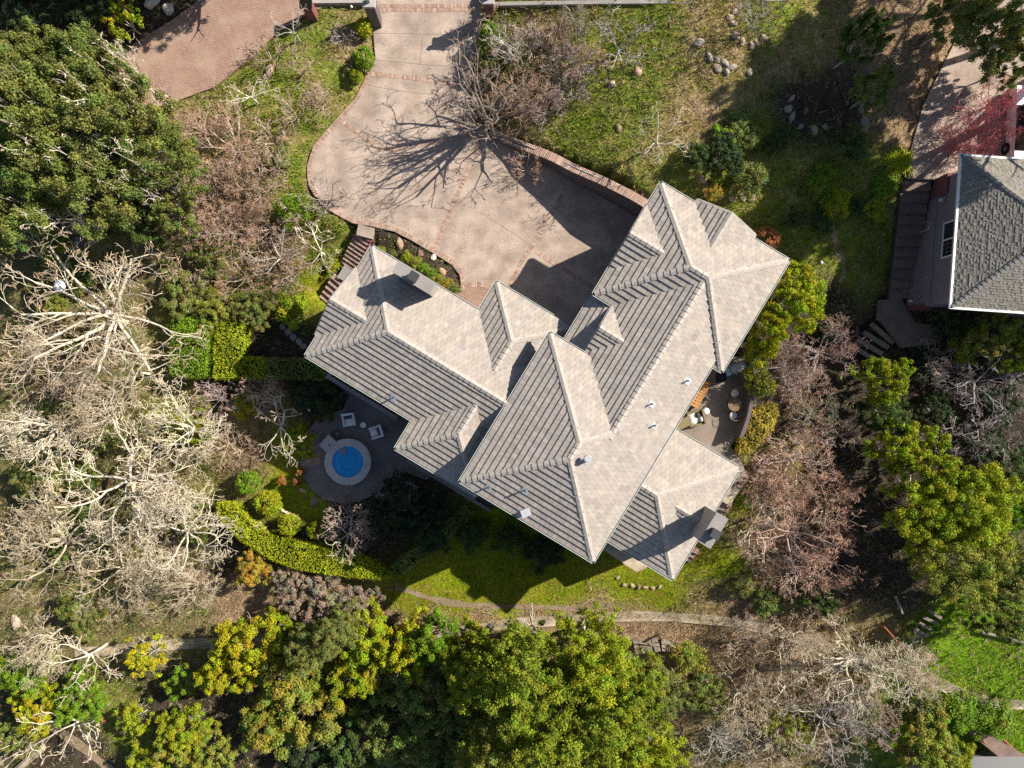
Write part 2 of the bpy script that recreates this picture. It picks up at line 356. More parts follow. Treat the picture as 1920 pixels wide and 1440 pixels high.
# ------------------------------------------------------------------ ground cover zones
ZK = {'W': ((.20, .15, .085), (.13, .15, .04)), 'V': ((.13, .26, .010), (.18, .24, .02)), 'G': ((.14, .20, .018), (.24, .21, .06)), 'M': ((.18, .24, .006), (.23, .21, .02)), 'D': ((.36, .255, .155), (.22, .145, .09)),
      'S': ((.040, .032, .025), (.07, .054, .040)), 'B': ((.20, .165, .06), (.31, .225, .135)), 'T': ((.36, .27, .14), (.20, .185, .045))}  # 'S': dark soil, darkened further to carry house and tree shade
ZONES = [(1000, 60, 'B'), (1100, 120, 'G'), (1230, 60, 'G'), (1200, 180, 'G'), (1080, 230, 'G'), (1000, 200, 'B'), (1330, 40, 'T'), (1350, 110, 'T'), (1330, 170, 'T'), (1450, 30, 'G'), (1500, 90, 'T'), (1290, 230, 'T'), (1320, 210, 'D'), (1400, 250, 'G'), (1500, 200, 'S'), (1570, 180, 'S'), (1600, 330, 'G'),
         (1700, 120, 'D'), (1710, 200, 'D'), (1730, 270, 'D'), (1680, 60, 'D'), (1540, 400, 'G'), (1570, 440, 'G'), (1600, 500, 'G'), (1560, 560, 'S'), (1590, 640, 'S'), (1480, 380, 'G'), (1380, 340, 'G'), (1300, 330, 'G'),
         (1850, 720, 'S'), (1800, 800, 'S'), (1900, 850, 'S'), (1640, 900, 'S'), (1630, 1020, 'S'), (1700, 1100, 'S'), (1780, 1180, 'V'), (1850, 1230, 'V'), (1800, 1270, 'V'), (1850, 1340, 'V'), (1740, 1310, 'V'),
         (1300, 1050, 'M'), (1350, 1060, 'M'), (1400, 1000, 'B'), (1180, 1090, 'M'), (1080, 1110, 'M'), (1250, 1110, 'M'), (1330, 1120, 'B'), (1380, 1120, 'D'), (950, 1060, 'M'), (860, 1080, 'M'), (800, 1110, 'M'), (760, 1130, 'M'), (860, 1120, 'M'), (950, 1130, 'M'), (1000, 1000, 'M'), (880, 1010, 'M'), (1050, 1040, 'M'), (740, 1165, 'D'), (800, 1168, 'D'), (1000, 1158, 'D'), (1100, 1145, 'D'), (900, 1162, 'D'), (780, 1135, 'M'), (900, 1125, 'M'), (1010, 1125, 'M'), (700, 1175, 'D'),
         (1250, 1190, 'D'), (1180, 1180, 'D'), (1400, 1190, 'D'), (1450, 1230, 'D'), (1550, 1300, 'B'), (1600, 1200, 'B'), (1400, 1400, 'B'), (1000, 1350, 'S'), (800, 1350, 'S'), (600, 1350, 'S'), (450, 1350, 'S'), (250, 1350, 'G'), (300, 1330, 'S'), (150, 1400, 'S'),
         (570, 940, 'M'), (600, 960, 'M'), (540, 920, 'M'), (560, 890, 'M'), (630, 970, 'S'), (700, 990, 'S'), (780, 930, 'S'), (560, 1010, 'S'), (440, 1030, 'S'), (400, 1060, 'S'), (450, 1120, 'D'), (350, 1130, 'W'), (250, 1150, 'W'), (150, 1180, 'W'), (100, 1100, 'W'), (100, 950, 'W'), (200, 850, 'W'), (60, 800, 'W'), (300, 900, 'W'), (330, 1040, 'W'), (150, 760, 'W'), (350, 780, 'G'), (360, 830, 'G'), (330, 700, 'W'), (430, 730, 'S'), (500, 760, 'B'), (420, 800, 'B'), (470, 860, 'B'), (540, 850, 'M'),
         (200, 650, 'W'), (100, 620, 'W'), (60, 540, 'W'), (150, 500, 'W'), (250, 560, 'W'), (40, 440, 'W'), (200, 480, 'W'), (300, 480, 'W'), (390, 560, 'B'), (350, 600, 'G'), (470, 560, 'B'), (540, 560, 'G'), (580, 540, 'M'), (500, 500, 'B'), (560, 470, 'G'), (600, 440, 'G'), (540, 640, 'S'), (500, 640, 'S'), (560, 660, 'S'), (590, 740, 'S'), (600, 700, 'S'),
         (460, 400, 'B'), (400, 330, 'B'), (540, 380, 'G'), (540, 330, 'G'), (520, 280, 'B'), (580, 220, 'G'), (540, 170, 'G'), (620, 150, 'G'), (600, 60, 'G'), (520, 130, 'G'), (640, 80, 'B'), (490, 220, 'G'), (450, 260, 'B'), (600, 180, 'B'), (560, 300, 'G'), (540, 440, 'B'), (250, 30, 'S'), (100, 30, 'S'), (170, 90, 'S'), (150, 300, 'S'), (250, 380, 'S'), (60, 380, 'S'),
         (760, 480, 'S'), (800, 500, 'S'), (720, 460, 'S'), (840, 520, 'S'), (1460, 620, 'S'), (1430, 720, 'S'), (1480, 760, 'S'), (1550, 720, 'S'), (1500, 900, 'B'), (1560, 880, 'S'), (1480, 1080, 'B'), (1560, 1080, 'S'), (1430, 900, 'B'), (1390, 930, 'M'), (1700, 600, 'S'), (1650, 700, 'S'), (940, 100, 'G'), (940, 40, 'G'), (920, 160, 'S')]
_z = np.array([G(x, y)[:2] for x, y, k in ZONES])
_ka = np.array([ZK[k][0] for _, _, k in ZONES]); _kb = np.array([ZK[k][1] for _, _, k in ZONES]); _kk = np.array([k for _, _, k in ZONES])
def zone_w(pts, p=2.6):
    d = np.hypot(pts[:, None, 0]-_z[None, :, 0], pts[:, None, 1]-_z[None, :, 1])
    w = 1/(d**2+.25)**p; return w/w.sum(1, keepdims=True)

FLIGHTS = [(P(686, 430, 0), P(610, 566, -2.2), 1.7, 0, -2.3), (P(1724, 322, 1.2), P(1686, 566, -1.1), 2.1, 1.15, -1.05), (P(1400, 872, -.2), P(1276, 1060, -2.9), 1.5, -.2, -2.95), (P(1676, 600, -1.1), P(1610, 674, -1.9), 2.0, -1.1, -1.9), (P(1755, 1150, -3), P(1728, 1184, -3.4), 1.2, -2.9, -3.4)]
for a_, b_, w_, z0_, z1_ in FLIGHTS:
    d_ = b_-a_; L_ = np.hypot(*d_); d_ = d_/L_; u_ = (gpts-a_)@d_; v_ = (gpts-a_)@np.array([-d_[1], d_[0]])
    m_ = (u_ > -.1) & (u_ < L_+.1) & (np.abs(v_) < w_/2+.2); zgrid = np.where(m_, np.minimum(zgrid, z0_+(z1_-z0_)*np.clip(u_/L_, 0, 1)-.42), zgrid)
ZG[:] = zgrid.reshape(GXX.shape)

def build_ground():
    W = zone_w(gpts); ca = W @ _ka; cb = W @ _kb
    ny, nx = GXX.shape; idx = np.arange(nx*ny).reshape(ny, nx)
    q = np.column_stack([idx[:-1, :-1].ravel(), idx[:-1, 1:].ravel(), idx[1:, 1:].ravel(), idx[1:, :-1].ravel()])
    V = np.column_stack([gpts, zgrid])
    # skirt out to the horizon: a ring of far points
    ring = np.concatenate([idx[0, :], idx[1:, -1], idx[-1, -2::-1], idx[-2:0:-1, 0]]); R0 = V[ring]
    far = R0.copy(); far[:, :2] *= 4.5; far[:, 2] = far[:, 2]*.5-2
    o = len(V); V = np.vstack([V, far]); m = len(ring); k = np.arange(m)
    q = np.vstack([q, np.column_stack([ring, o+k, o+(k+1) % m, ring[(k+1) % m]])[:, ::1]])
    ca = np.vstack([ca, ca[ring]]); cb = np.vstack([cb, cb[ring]])
    mat = bpy.data.materials.new('garden_ground'); mat.use_nodes = True; nt = mat.node_tree; N = nt.nodes; L = nt.links
    b = N["Principled BSDF"]; b.inputs["Roughness"].default_value = 1; b.inputs["Specular IOR Level"].default_value = .1
    geo = N.new("ShaderNodeNewGeometry")
    a1 = N.new("ShaderNodeAttribute"); a1.attribute_name = "ColA"; a2 = N.new("ShaderNodeAttribute"); a2.attribute_name = "ColB"
    def noise(s, d=5, r=.6):
        t = N.new("ShaderNodeTexNoise"); t.inputs["Scale"].default_value = s; t.inputs["Detail"].default_value = d; t.inputs["Roughness"].default_value = r
        L.new(geo.outputs["Position"], t.inputs["Vector"]); return t.outputs[0]
    def rng_(src, lo, hi, o0, o1):
        mr = N.new("ShaderNodeMapRange"); mr.inputs[1].default_value = lo; mr.inputs[2].default_value = hi; mr.inputs[3].default_value = o0; mr.inputs[4].default_value = o1; L.new(src, mr.inputs[0]); return mr.outputs[0]
    mx = N.new("ShaderNodeMix"); mx.data_type = 'RGBA'; L.new(rng_(noise(1.3, 8, .7), .42, .58, 0, 1), mx.inputs[0]); L.new(a1.outputs[0], mx.inputs[6]); L.new(a2.outputs[0], mx.inputs[7])
    c = mx.outputs[2]
    for s, am in ((4.0, .35), (17.0, .4), (.35, .2)):
        v = rng_(noise(s), .3, .7, 1-am, 1+am); cc = N.new("ShaderNodeCombineColor")
        for k_ in range(3): L.new(v, cc.inputs[k_])
        m2 = N.new("ShaderNodeMix"); m2.data_type = 'RGBA'; m2.blend_type = 'MULTIPLY'; m2.inputs[0].default_value = 1; L.new(c, m2.inputs[6]); L.new(cc.outputs[0], m2.inputs[7]); c = m2.outputs[2]
    L.new(c, b.inputs["Base Color"])
    bm = N.new("ShaderNodeBump"); bm.inputs["Distance"].default_value = .12; L.new(noise(5, 8, .7), bm.inputs["Height"]); L.new(bm.outputs[0], b.inputs["Normal"])
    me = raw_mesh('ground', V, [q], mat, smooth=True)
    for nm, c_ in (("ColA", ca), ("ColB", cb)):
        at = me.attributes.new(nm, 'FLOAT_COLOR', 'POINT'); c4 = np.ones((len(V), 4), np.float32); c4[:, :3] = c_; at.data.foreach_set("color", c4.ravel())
    o = link('ground', me); o["kind"] = "structure"; return o
build_ground()

# ------------------------------------------------------------------ paving
def slab(name, pg, z, th, mat, parent=None, kind="structure"):
    o = MB().prism(pg, z-th, z).obj(name, mat, parent)
    if kind: o["kind"] = kind
    return o
def resample(pts, step):
    pts = np.asarray(pts, float); seg = np.hypot(*np.diff(pts, axis=0).T); cum = np.concatenate([[0], np.cumsum(seg)]); n = max(1, int(round(cum[-1]/step)))
    d = (np.arange(n)+.5)*cum[-1]/n; out = []; dirs = []
    for x in d:
        i = min(np.searchsorted(cum, x)-1, len(seg)-1); i = max(i, 0); t = (x-cum[i])/max(seg[i], 1e-9)
        out.append(pts[i]*(1-t)+pts[i+1]*t); dirs.append((pts[i+1]-pts[i])/max(seg[i], 1e-9))
    return np.array(out), np.array(dirs)
def spline(pts, n=8):
    pts = np.asarray(pts, float); out = []
    for i in range(len(pts)-1):
        p0 = pts[max(i-1, 0)]; p1 = pts[i]; p2 = pts[i+1]; p3 = pts[min(i+2, len(pts)-1)]
        for t in np.linspace(0, 1, n, endpoint=False):
            out.append(.5*((2*p1)+(-p0+p2)*t+(2*p0-5*p1+4*p2-p3)*t*t+(-p0+3*p1-3*p2+p3)*t**3))
    out.append(pts[-1]); return np.array(out)
BRICKC = np.array([(.37, .245, .19), (.40, .275, .215), (.34, .225, .175), (.42, .30, .24), (.38, .26, .205), (.32, .215, .17)])
def boxes(centers, dirs, L, Wd, z0, z1, jit=.006, rng=RNG):
    """many little boxes: long axis across the direction; returns V,Q"""
    n = len(centers); d = np.asarray(dirs); nrm = np.column_stack([-d[:, 1], d[:, 0]])
    z1 = np.broadcast_to(z1, n) + rng.uniform(-jit, jit, n); z0 = np.broadcast_to(z0, n)
    V = np.zeros((n, 8, 3)); k = 0
    for zz in (z0, z1):
        for sx, sy in ((-1, -1), (1, -1), (1, 1), (-1, 1)):
            V[:, k, :2] = centers + d*(sx*Wd/2) + nrm*(sy*L/2); V[:, k, 2] = zz; k += 1
    f = np.array([(4, 5, 6, 7), (0, 1, 5, 4), (1, 2, 6, 5), (2, 3, 7, 6), (3, 0, 4, 7)])
    Q = (np.arange(n)[:, None, None]*8 + f[None]).reshape(-1, 4)
    return V.reshape(-1, 3), Q
def brick_band(name, pts, width, z, parent, rows=1, sp=True, kind="stuff", mat='brick'):
    pts = spline(pts) if sp else np.asarray(pts, float)
    Vs = []; Qs = []; Cs = []; o = 0
    for r in range(rows):
        c, d = resample(pts, .115); nrm = np.column_stack([-d[:, 1], d[:, 0]]); w = width/rows
        c = c + nrm*((r-(rows-1)/2)*w)
        V, Q = boxes(c, d, w-.014, .100, z-.05, z+.012)
        Vs.append(V); Qs.append(Q+o); o += len(V); Cs.append(np.repeat(BRICKC[RNG.integers(0, len(BRICKC), len(c))]*RNG.uniform(.8, 1.2, (len(c), 1)), 5, axis=0))
    me = raw_mesh(name, np.vstack(Vs), [np.vstack(Qs)], M[mat], np.vstack(Cs))
    ob = link(name, me, parent); ob["kind"] = kind; return ob

drive = slab('driveway', DRIVE, Z_DRIVE, .3, M['concrete'])
def dpx(pts, z=0.0): return [P(x, y, z) for x, y in pts]
brick_band('brick_band', dpx([(702, 15), (800, 15), (905, 14)]), .50, 0, drive, rows=2)
brick_band('brick_band', dpx([(689, 139), (730, 142), (790, 148), (848, 158), (884, 165)]), .27, 0, drive)
brick_band('brick_band', dpx([(636, 224), (655, 238), (680, 254), (700, 270), (716, 279), (745, 277), (800, 269), (850, 260), (895, 250)]), .27, 0, drive)
brick_band('brick_band', dpx([(897, 268), (880, 312), (862, 356), (846, 394), (832, 428), (816, 466)]), .27, 0, drive)
brick_band('brick_band', dpx([(1060, 352), (1038, 394), (1020, 420), (1003, 455), (982, 484), (968, 512), (955, 540)]), .27, 0, drive)
brick_band('brick_band', dpx([(1004, 470), (1030, 488), (1070, 512), (1110, 538)]), .27, 0, drive)
brick_band('brick_border', dpx([(690, 143), (668, 187), (624, 238), (592, 277), (580, 313), (582, 343), (594, 366), (620, 391), (662, 414), (696, 420), (742, 430), (774, 447), (813, 468), (848, 491), (864, 512), (868, 538)]), .25, 0, drive)
# little brick fan in front of the entrance
fan = dpx([(850, 553), (858, 545), (872, 538), (890, 533), (908, 535), (922, 543), (932, 560), (930, 600), (905, 600)])
slab('brick_fan', fan, .006, .05, M['brickpave'], drive, None)
brick_band('fan_border', dpx([(853, 549), (866, 540), (886, 534), (906, 534), (924, 543)]), .32, .01, drive)
# saw-cut joints of the drive
jm = MB()
for a, b in [((701, 62), (903, 66)), ((700, 112), (815, 123)), ((815, 123), (888, 128)), ((690, 160), (760, 172)), ((760, 172), (846, 180)), ((792, 66), (788, 122)), ((640, 300), (780, 278)), ((720, 283), (640, 405)), ((905, 400), (1000, 462)), ((1115, 445), (1000, 362))]:
    A = P(*a, 0); B = P(*b, 0); m_ = (A+B)/2; L_ = np.hypot(*(B-A)); jm.box((m_[0], m_[1], .002), (L_, .022, .008), math.atan2(B[1]-A[1], B[0]-A[0]))
jm.obj('expansion_joint', M['joint'], drive)
slab('brick_drive', BROAD, Z_BR, .3, M['brickpave'])
slab('neighbour_driveway', NDRIVE, 1.2, .3, M['concrete'])
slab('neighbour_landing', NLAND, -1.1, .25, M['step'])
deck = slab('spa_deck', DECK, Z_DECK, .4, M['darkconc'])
brick_band('brick_band', dpx([(564, 871), (580, 868), (600, 863)], Z_DECK), .5, Z_DECK+.004, deck, rows=2)
jm = MB()
for a, b in [((742, 845), (690, 850)), ((690, 860), (735, 905)), ((700, 755), (655, 742)), ((640, 830), (600, 795))]:
    A = P(*a, Z_DECK); B = P(*b, Z_DECK); m_ = (A+B)/2; jm.box((m_[0], m_[1], Z_DECK+.002), (np.hypot(*(B-A)), .022, .008), math.atan2(B[1]-A[1], B[0]-A[0]))
jm.obj('expansion_joint', M['joint'], deck)
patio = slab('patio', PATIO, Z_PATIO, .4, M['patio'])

# path that follows the ground
def ribbon(name, pts, width, mat, dz=.04, kind="structure", vary=0.0):
    pts = spline([G(x, y)[:2] for x, y in pts], 10); n = len(pts); d = np.gradient(pts, axis=0); d /= np.hypot(d[:, 0], d[:, 1])[:, None]; nr = np.column_stack([-d[:, 1], d[:, 0]])
    w = width*(1+vary*np.interp(np.arange(n), np.arange(0, n, 4), RNG.uniform(-1, 1, len(np.arange(0, n, 4)))))
    V = []
    us = (-.5, -.25, 0, .25, .5)
    for u in us:
        q = pts + nr*(w*u)[:, None]; V.append(np.column_stack([q, np.maximum(zg(q[:, 0], q[:, 1]), zg(pts[:, 0], pts[:, 1])-.05)+dz]))
    for u in (-.5, .5):
        q = pts + nr*(w*u)[:, None]; V.append(np.column_stack([q, zg(q[:, 0], q[:, 1])-.3]))
    V = np.vstack(V); k = np.arange(n-1); Q = []
    for a, b in ((0, 1), (1, 2), (2, 3), (3, 4), (5, 0), (4, 6)):
        Q.append(np.column_stack([a*n+k, b*n+k, b*n+k+1, a*n+k+1])[:, ::-1])
    me = raw_mesh(name, V, [np.vstack(Q)], mat); o = link(name, me); o["kind"] = kind; return o
ribbon('concrete_path', [(140, 1222), (200, 1220), (250, 1214), (330, 1208), (430, 1205), (560, 1200), (700, 1195), (850, 1184), (950, 1170), (1050, 1163), (1130, 1157), (1200, 1155), (1280, 1158), (1360, 1165), (1430, 1178), (1500, 1198), (1600, 1230), (1690, 1258), (1740, 1272), (1800, 1300), (1860, 1316), (1930, 1322)], .72, M['pathconc'], .05, vary=.12)
ribbon('dirt_path', [(740, 1100), (765, 1108), (800, 1120), (850, 1131), (900, 1136), (950, 1137), (1000, 1138), (1080, 1140), (1150, 1134)], .42, M['path'], .03, vary=.4)
ribbon('garden_track', [(1555, 395), (1560, 430), (1570, 465), (1582, 500), (1575, 530)], .3, M['path'], .03, vary=.4)
ribbon('lower_track', [(60, 1330), (110, 1370), (160, 1405), (215, 1450)], .7, M['path'], .04, vary=.3)
# ------------------------------------------------------------------ main house
PITCH = .5; CP = math.cos(math.atan(PITCH)); SP = math.sin(math.atan(PITCH))
house = empty('house', (0, 0, 0))
tag(house, 'large hillside house with many hipped roofs of pale grey-beige concrete tiles', 'house')
# hip/gable blocks in house coordinates: s0,s1,t0,t1, eave z, ridge axis, hip flags (ends)
class Plane:
    """eave corner a (s,t), eave direction u, uphill direction v, length L, max depth D, eave z, hip at start/end"""
    def __init__(s, a, u, v, L, D, ze, h0, h1):
        s.a = np.array(a, float); s.u = np.array(u, float); s.v = np.array(v, float); s.L = L; s.D = D; s.ze = ze; s.h0 = h0; s.h1 = h1
def hip_block(s0, s1, t0, t1, ze, hips):
    """hips: set of sides having a sloping face: 's-','s+','t-','t+'"""
    pl = []; ws = s1-s0; wt = t1-t0
    if 's-' in hips and 's+' in hips: D = min(ws, wt)/2 if ('t-' in hips and 't+' in hips) else ws/2
    else: D = wt/2
    for side in hips:
        if side == 't-': pl.append(Plane((s0, t0), (1, 0), (0, 1), ws, D, ze, 's-' in hips, 's+' in hips))
        if side == 't+': pl.append(Plane((s1, t1), (-1, 0), (0, -1), ws, D, ze, 's+' in hips, 's-' in hips))
        if side == 's-': pl.append(Plane((s0, t1), (0, -1), (1, 0), wt, D, ze, 't+' in hips, 't-' in hips))
        if side == 's+': pl.append(Plane((s1, t0), (0, 1), (-1, 0), wt, D, ze, 't-' in hips, 't+' in hips))
    return pl
def blk(name, s0, s1, t0, t1, ze, hips): return dict(name=name, s0=s0, s1=s1, t0=t0, t1=t1, ze=ze, planes=hip_block(s0, s1, t0, t1, ze, hips), hips=hips)
BL = [blk('A', 1.30, 9.28, 6.48, 13.40, 5.62, {'s-', 's+', 't-', 't+'}),
      blk('C', .37, 8.62, -5.87, 3.37, 5.80, {'s-', 's+', 't-', 't+'}),
      blk('D', -10.70, 1.5, -4.60, 2.50, 4.0, {'s-', 't-', 't+'}),
      blk('F', -3.68, 1.54, -6.45, -1.4, 4.0, {'s-', 's+', 't-'}),
      blk('G', -3.66, 1.24, -.6, 4.42, 4.0, {'s-', 's+', 't+'}),
      blk('H', 7.6, 13.70, -4.80, 2.58, 3.0, {'s+', 't-', 't+'})]
# long middle roof: its sunny face shares the plane of C, its other face falls to a lower eave over the court
zB = 5.80+PITCH*(8.62-5.75)
B_sun = Plane((8.62, .2), (0, 1), (-1, 0), 9.6, 8.62-5.75, 5.80, False, False)
B_court = Plane((1.27, 9.8), (0, -1), (1, 0), 9.6, 5.75-1.27, zB-PITCH*(5.75-1.27), False, False)
BL.append(dict(name='B', s0=1.27, s1=8.62, t0=.2, t1=9.8, ze=B_court.ze, planes=[B_sun, B_court], hips=set()))
def gablet(name, front, r, half, ze, axis, back):
    """small cross gable; axis 's-': faces -s, ridge runs along +s at t=r. axis 't+': faces +t"""
    L = abs(back-front)
    if axis == 's-':
        pl = [Plane((front, r-half), (1, 0), (0, 1), L, half, ze, False, False), Plane((back, r+half), (-1, 0), (0, -1), L, half, ze, False, False)]
        return dict(name=name, s0=front, s1=back, t0=r-half, t1=r+half, ze=ze, planes=pl, hips=set())
    if axis == 't+':
        pl = [Plane((r-half, front), (0, -1), (1, 0), L, half, ze, False, False), Plane((r+half, back), (0, 1), (-1, 0), L, half, ze, False, False)]
        return dict(name=name, s0=r-half, s1=r+half, t0=back, t1=front, ze=ze, planes=pl, hips=set())
    if axis == 's+':
        pl = [Plane((back, r-half), (1, 0), (0, 1), L, half, ze, False, False), Plane((front, r+half), (-1, 0), (0, -1), L, half, ze, False, False)]
        return dict(name=name, s0=back, s1=front, t0=r-half, t1=r+half, ze=ze, planes=pl, hips=set())
GB = [gablet('ga', 1.20, 10.0, 2.03, 5.60, 's-', 3.6), gablet('gb', 2.42, 4.96, 1.40, 5.62, 's-', 4.2),
      gablet('gd', -10.95, -1.17, 2.14, 3.98, 's-', -8.2), gablet('gg', 13.72, 5.23, 1.82, 5.60, 't+', 11.2),
      gablet('gh', 12.95, -1.12, 1.0, 3.66, 's+', 11.1)]
ALL = BL + GB
def block_z(b, s, t):
    """roof height of a block at points, -99 outside"""
    z = np.full(np.shape(s), 99.0)
    for pl in b['planes']:
        d = (np.asarray(s)-pl.a[0])*pl.v[0] + (np.asarray(t)-pl.a[1])*pl.v[1]
        z = np.minimum(z, pl.ze + PITCH*d)
    out = (s < b['s0']-.02) | (s > b['s1']+.02) | (t < b['t0']-.02) | (t > b['t1']+.02)
    return np.where(out, -99.0, z)
def env_others(b, s, t):
    z = np.full(np.shape(s), -99.0)
    for o in ALL:
        if o is not b: z = np.maximum(z, block_z(o, s, t))
    return z
def W3(s, t, z): a = s*E1[0]+t*E2[0]; b = s*E1[1]+t*E2[1]; return np.stack([a, b, np.broadcast_to(z, np.shape(a))], -1)
TILEC = np.array([(.395, .345, .305), (.385, .34, .303), (.415, .362, .312), (.350, .308, .280), (.398, .34, .304), (.418, .368, .318), (.370, .335, .312), (.402, .356, .322)])
EXP = .345; TW = .285; TH = .070
ROWP = EXP*CP
tiles = []      # dict of arrays: verts (8,3), colour, mid z, full flag, frame
rt = np.random.default_rng(11)
def plane_tiles(b, pl, exp=EXP, tw=TW, th=TH, overhang=.05):
    rowp = exp*CP; n = max(1, int(round(pl.D/rowp))); rowp = pl.D/n; out = []
    for i in range(n):
        d0 = i*rowp - (overhang if i == 0 else 0); d1 = (i+1)*rowp; a0 = max(d0, 0) if pl.h0 else 0; a1 = d1 if pl.h0 else 0
        b0 = pl.L-(max(d0, 0) if pl.h1 else 0); b1 = pl.L-(d1 if pl.h1 else 0)
        if b0-a0 < .05: continue
        off = (i % 2)*.5*tw + rt.uniform(-.02, .02)
        edges = np.arange(math.floor((a0-off)/tw), math.ceil((b0-off)/tw)+1)*tw+off
        for k in range(len(edges)-1):
            u0, u1 = edges[k]+.0045, edges[k+1]-.0045
            lo0, hi0 = max(u0, a0), min(u1, b0); lo1, hi1 = max(u0, a1), min(u1, b1)
            if hi0-lo0 < .02: continue
            full = (hi1-lo1 > tw*.95)
            if hi1 < lo1: m_ = (min(max((hi1+lo1)/2, lo0), hi0)); lo1 = hi1 = m_
            out.append((lo0, hi0, lo1, hi1, d0, d1, full, i))
    return out
TV = []; TC = []; TSOLO = []
def add_tiles(b, pl, exp=EXP, tw=TW, th=TH):
    for (lo0, hi0, lo1, hi1, d0, d1, full, row) in plane_tiles(b, pl, exp, tw, th):
        uc = (lo0+hi0)/2; 
        cs = [(lo0, d0), (hi0, d0), (hi1, d1), (lo1, d1)]
        st = np.array([pl.a+pl.u*u+pl.v*d for u, d in cs]); zz = np.array([pl.ze+PITCH*d for _, d in cs])
        ev = env_others(b, st[:, 0], st[:, 1])
        if np.all(ev > zz+.06): continue
        lift = rt.uniform(-.003, .004)
        nrm = np.array([-pl.v[0]*SP, -pl.v[1]*SP, CP])      # in s,t,z
        nw = np.array([nrm[0]*E1[0]+nrm[1]*E2[0], nrm[0]*E1[1]+nrm[1]*E2[1], nrm[2]])
        p = W3(st[:, 0], st[:, 1], 0.0); p[:, 2] = zz
        lo = np.array([th+lift, th+lift+rt.uniform(-.003, .003), .012, .012])
        top = p + nw*lo[:, None]; bot = p + nw*(lo-np.array([.042, .042, .01, .01]))[:, None]
        c = TILEC[rt.integers(0, len(TILEC))]*rt.uniform(.86, 1.0)
        TV.append(np.vstack([bot, top])); TC.append(c); TSOLO.append((full and not np.any(ev > zz-.3), zz.mean()))
for b in ALL:
    for pl in b['planes']: add_tiles(b, pl)
TVa = np.array(TV); TCa = np.array(TC)
score = np.array([z if f else -99 for f, z in TSOLO]); order = np.argsort(-score); solo = set(order[:300].tolist())
rest = np.array([i for i in range(len(TVa)) if i not in solo])
FSH = np.array([1, .28, .5, .5, .5, .5])  # butt, side and under faces darkened: joint shading and edge dirt put into colour
FT = np.array([(4, 5, 6, 7), (0, 1, 5, 4), (1, 2, 6, 5), (2, 3, 7, 6), (3, 0, 4, 7), (3, 2, 1, 0)])
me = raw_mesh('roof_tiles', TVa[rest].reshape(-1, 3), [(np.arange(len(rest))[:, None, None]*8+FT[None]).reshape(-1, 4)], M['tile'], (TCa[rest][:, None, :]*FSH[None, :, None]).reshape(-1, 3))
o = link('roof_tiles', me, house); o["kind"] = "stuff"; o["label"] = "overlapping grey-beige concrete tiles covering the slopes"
# the tiles nearest the ridges one by one (a few shared meshes, placed by matrix)
proto = []
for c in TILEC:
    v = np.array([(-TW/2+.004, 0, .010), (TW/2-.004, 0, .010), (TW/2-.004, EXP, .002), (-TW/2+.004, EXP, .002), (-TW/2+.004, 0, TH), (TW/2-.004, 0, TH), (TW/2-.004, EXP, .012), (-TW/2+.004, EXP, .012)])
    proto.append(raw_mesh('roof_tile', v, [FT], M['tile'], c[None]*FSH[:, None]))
for j in sorted(solo):
    V8 = TVa[j]; p0 = (V8[0]+V8[1])/2; x = V8[1]-V8[0]; wx = np.linalg.norm(x); x = x/wx; y = (V8[3]+V8[2])/2-(V8[0]+V8[1])/2
    th0 = V8[4]-V8[0]; z = th0/np.linalg.norm(th0); y = np.cross(z, x); y /= np.linalg.norm(y)
    top = (V8[4]+V8[5])/2; org = top - z*TH
    ob = link('roof_tile', proto[int(np.argmin(np.abs(TILEC-TCa[j]).sum(1)))], house)
    m_ = Matrix(((x[0], y[0], z[0], org[0]), (x[1], y[1], z[1], org[1]), (x[2], y[2], z[2], org[2]), (0, 0, 0, 1))); ob.matrix_world = m_
# roof deck under the tiles (closes the slopes from below)
dk = MB()
for b in ALL:
    for pl in b['planes']:
        a0 = pl.a; q = [(0, 0), (pl.L, 0), (pl.L-(pl.D if pl.h1 else 0), pl.D), ((pl.D if pl.h0 else 0), pl.D)]
        pts = [(*ST(*(a0+pl.u*u+pl.v*d)), pl.ze+PITCH*d-.012) for u, d in q]; low = [(x_, y_, z_-.12) for x_, y_, z_ in pts]
        dk.hexa(low, pts)
dk.obj('roof_deck', M['deckfelt'], house)

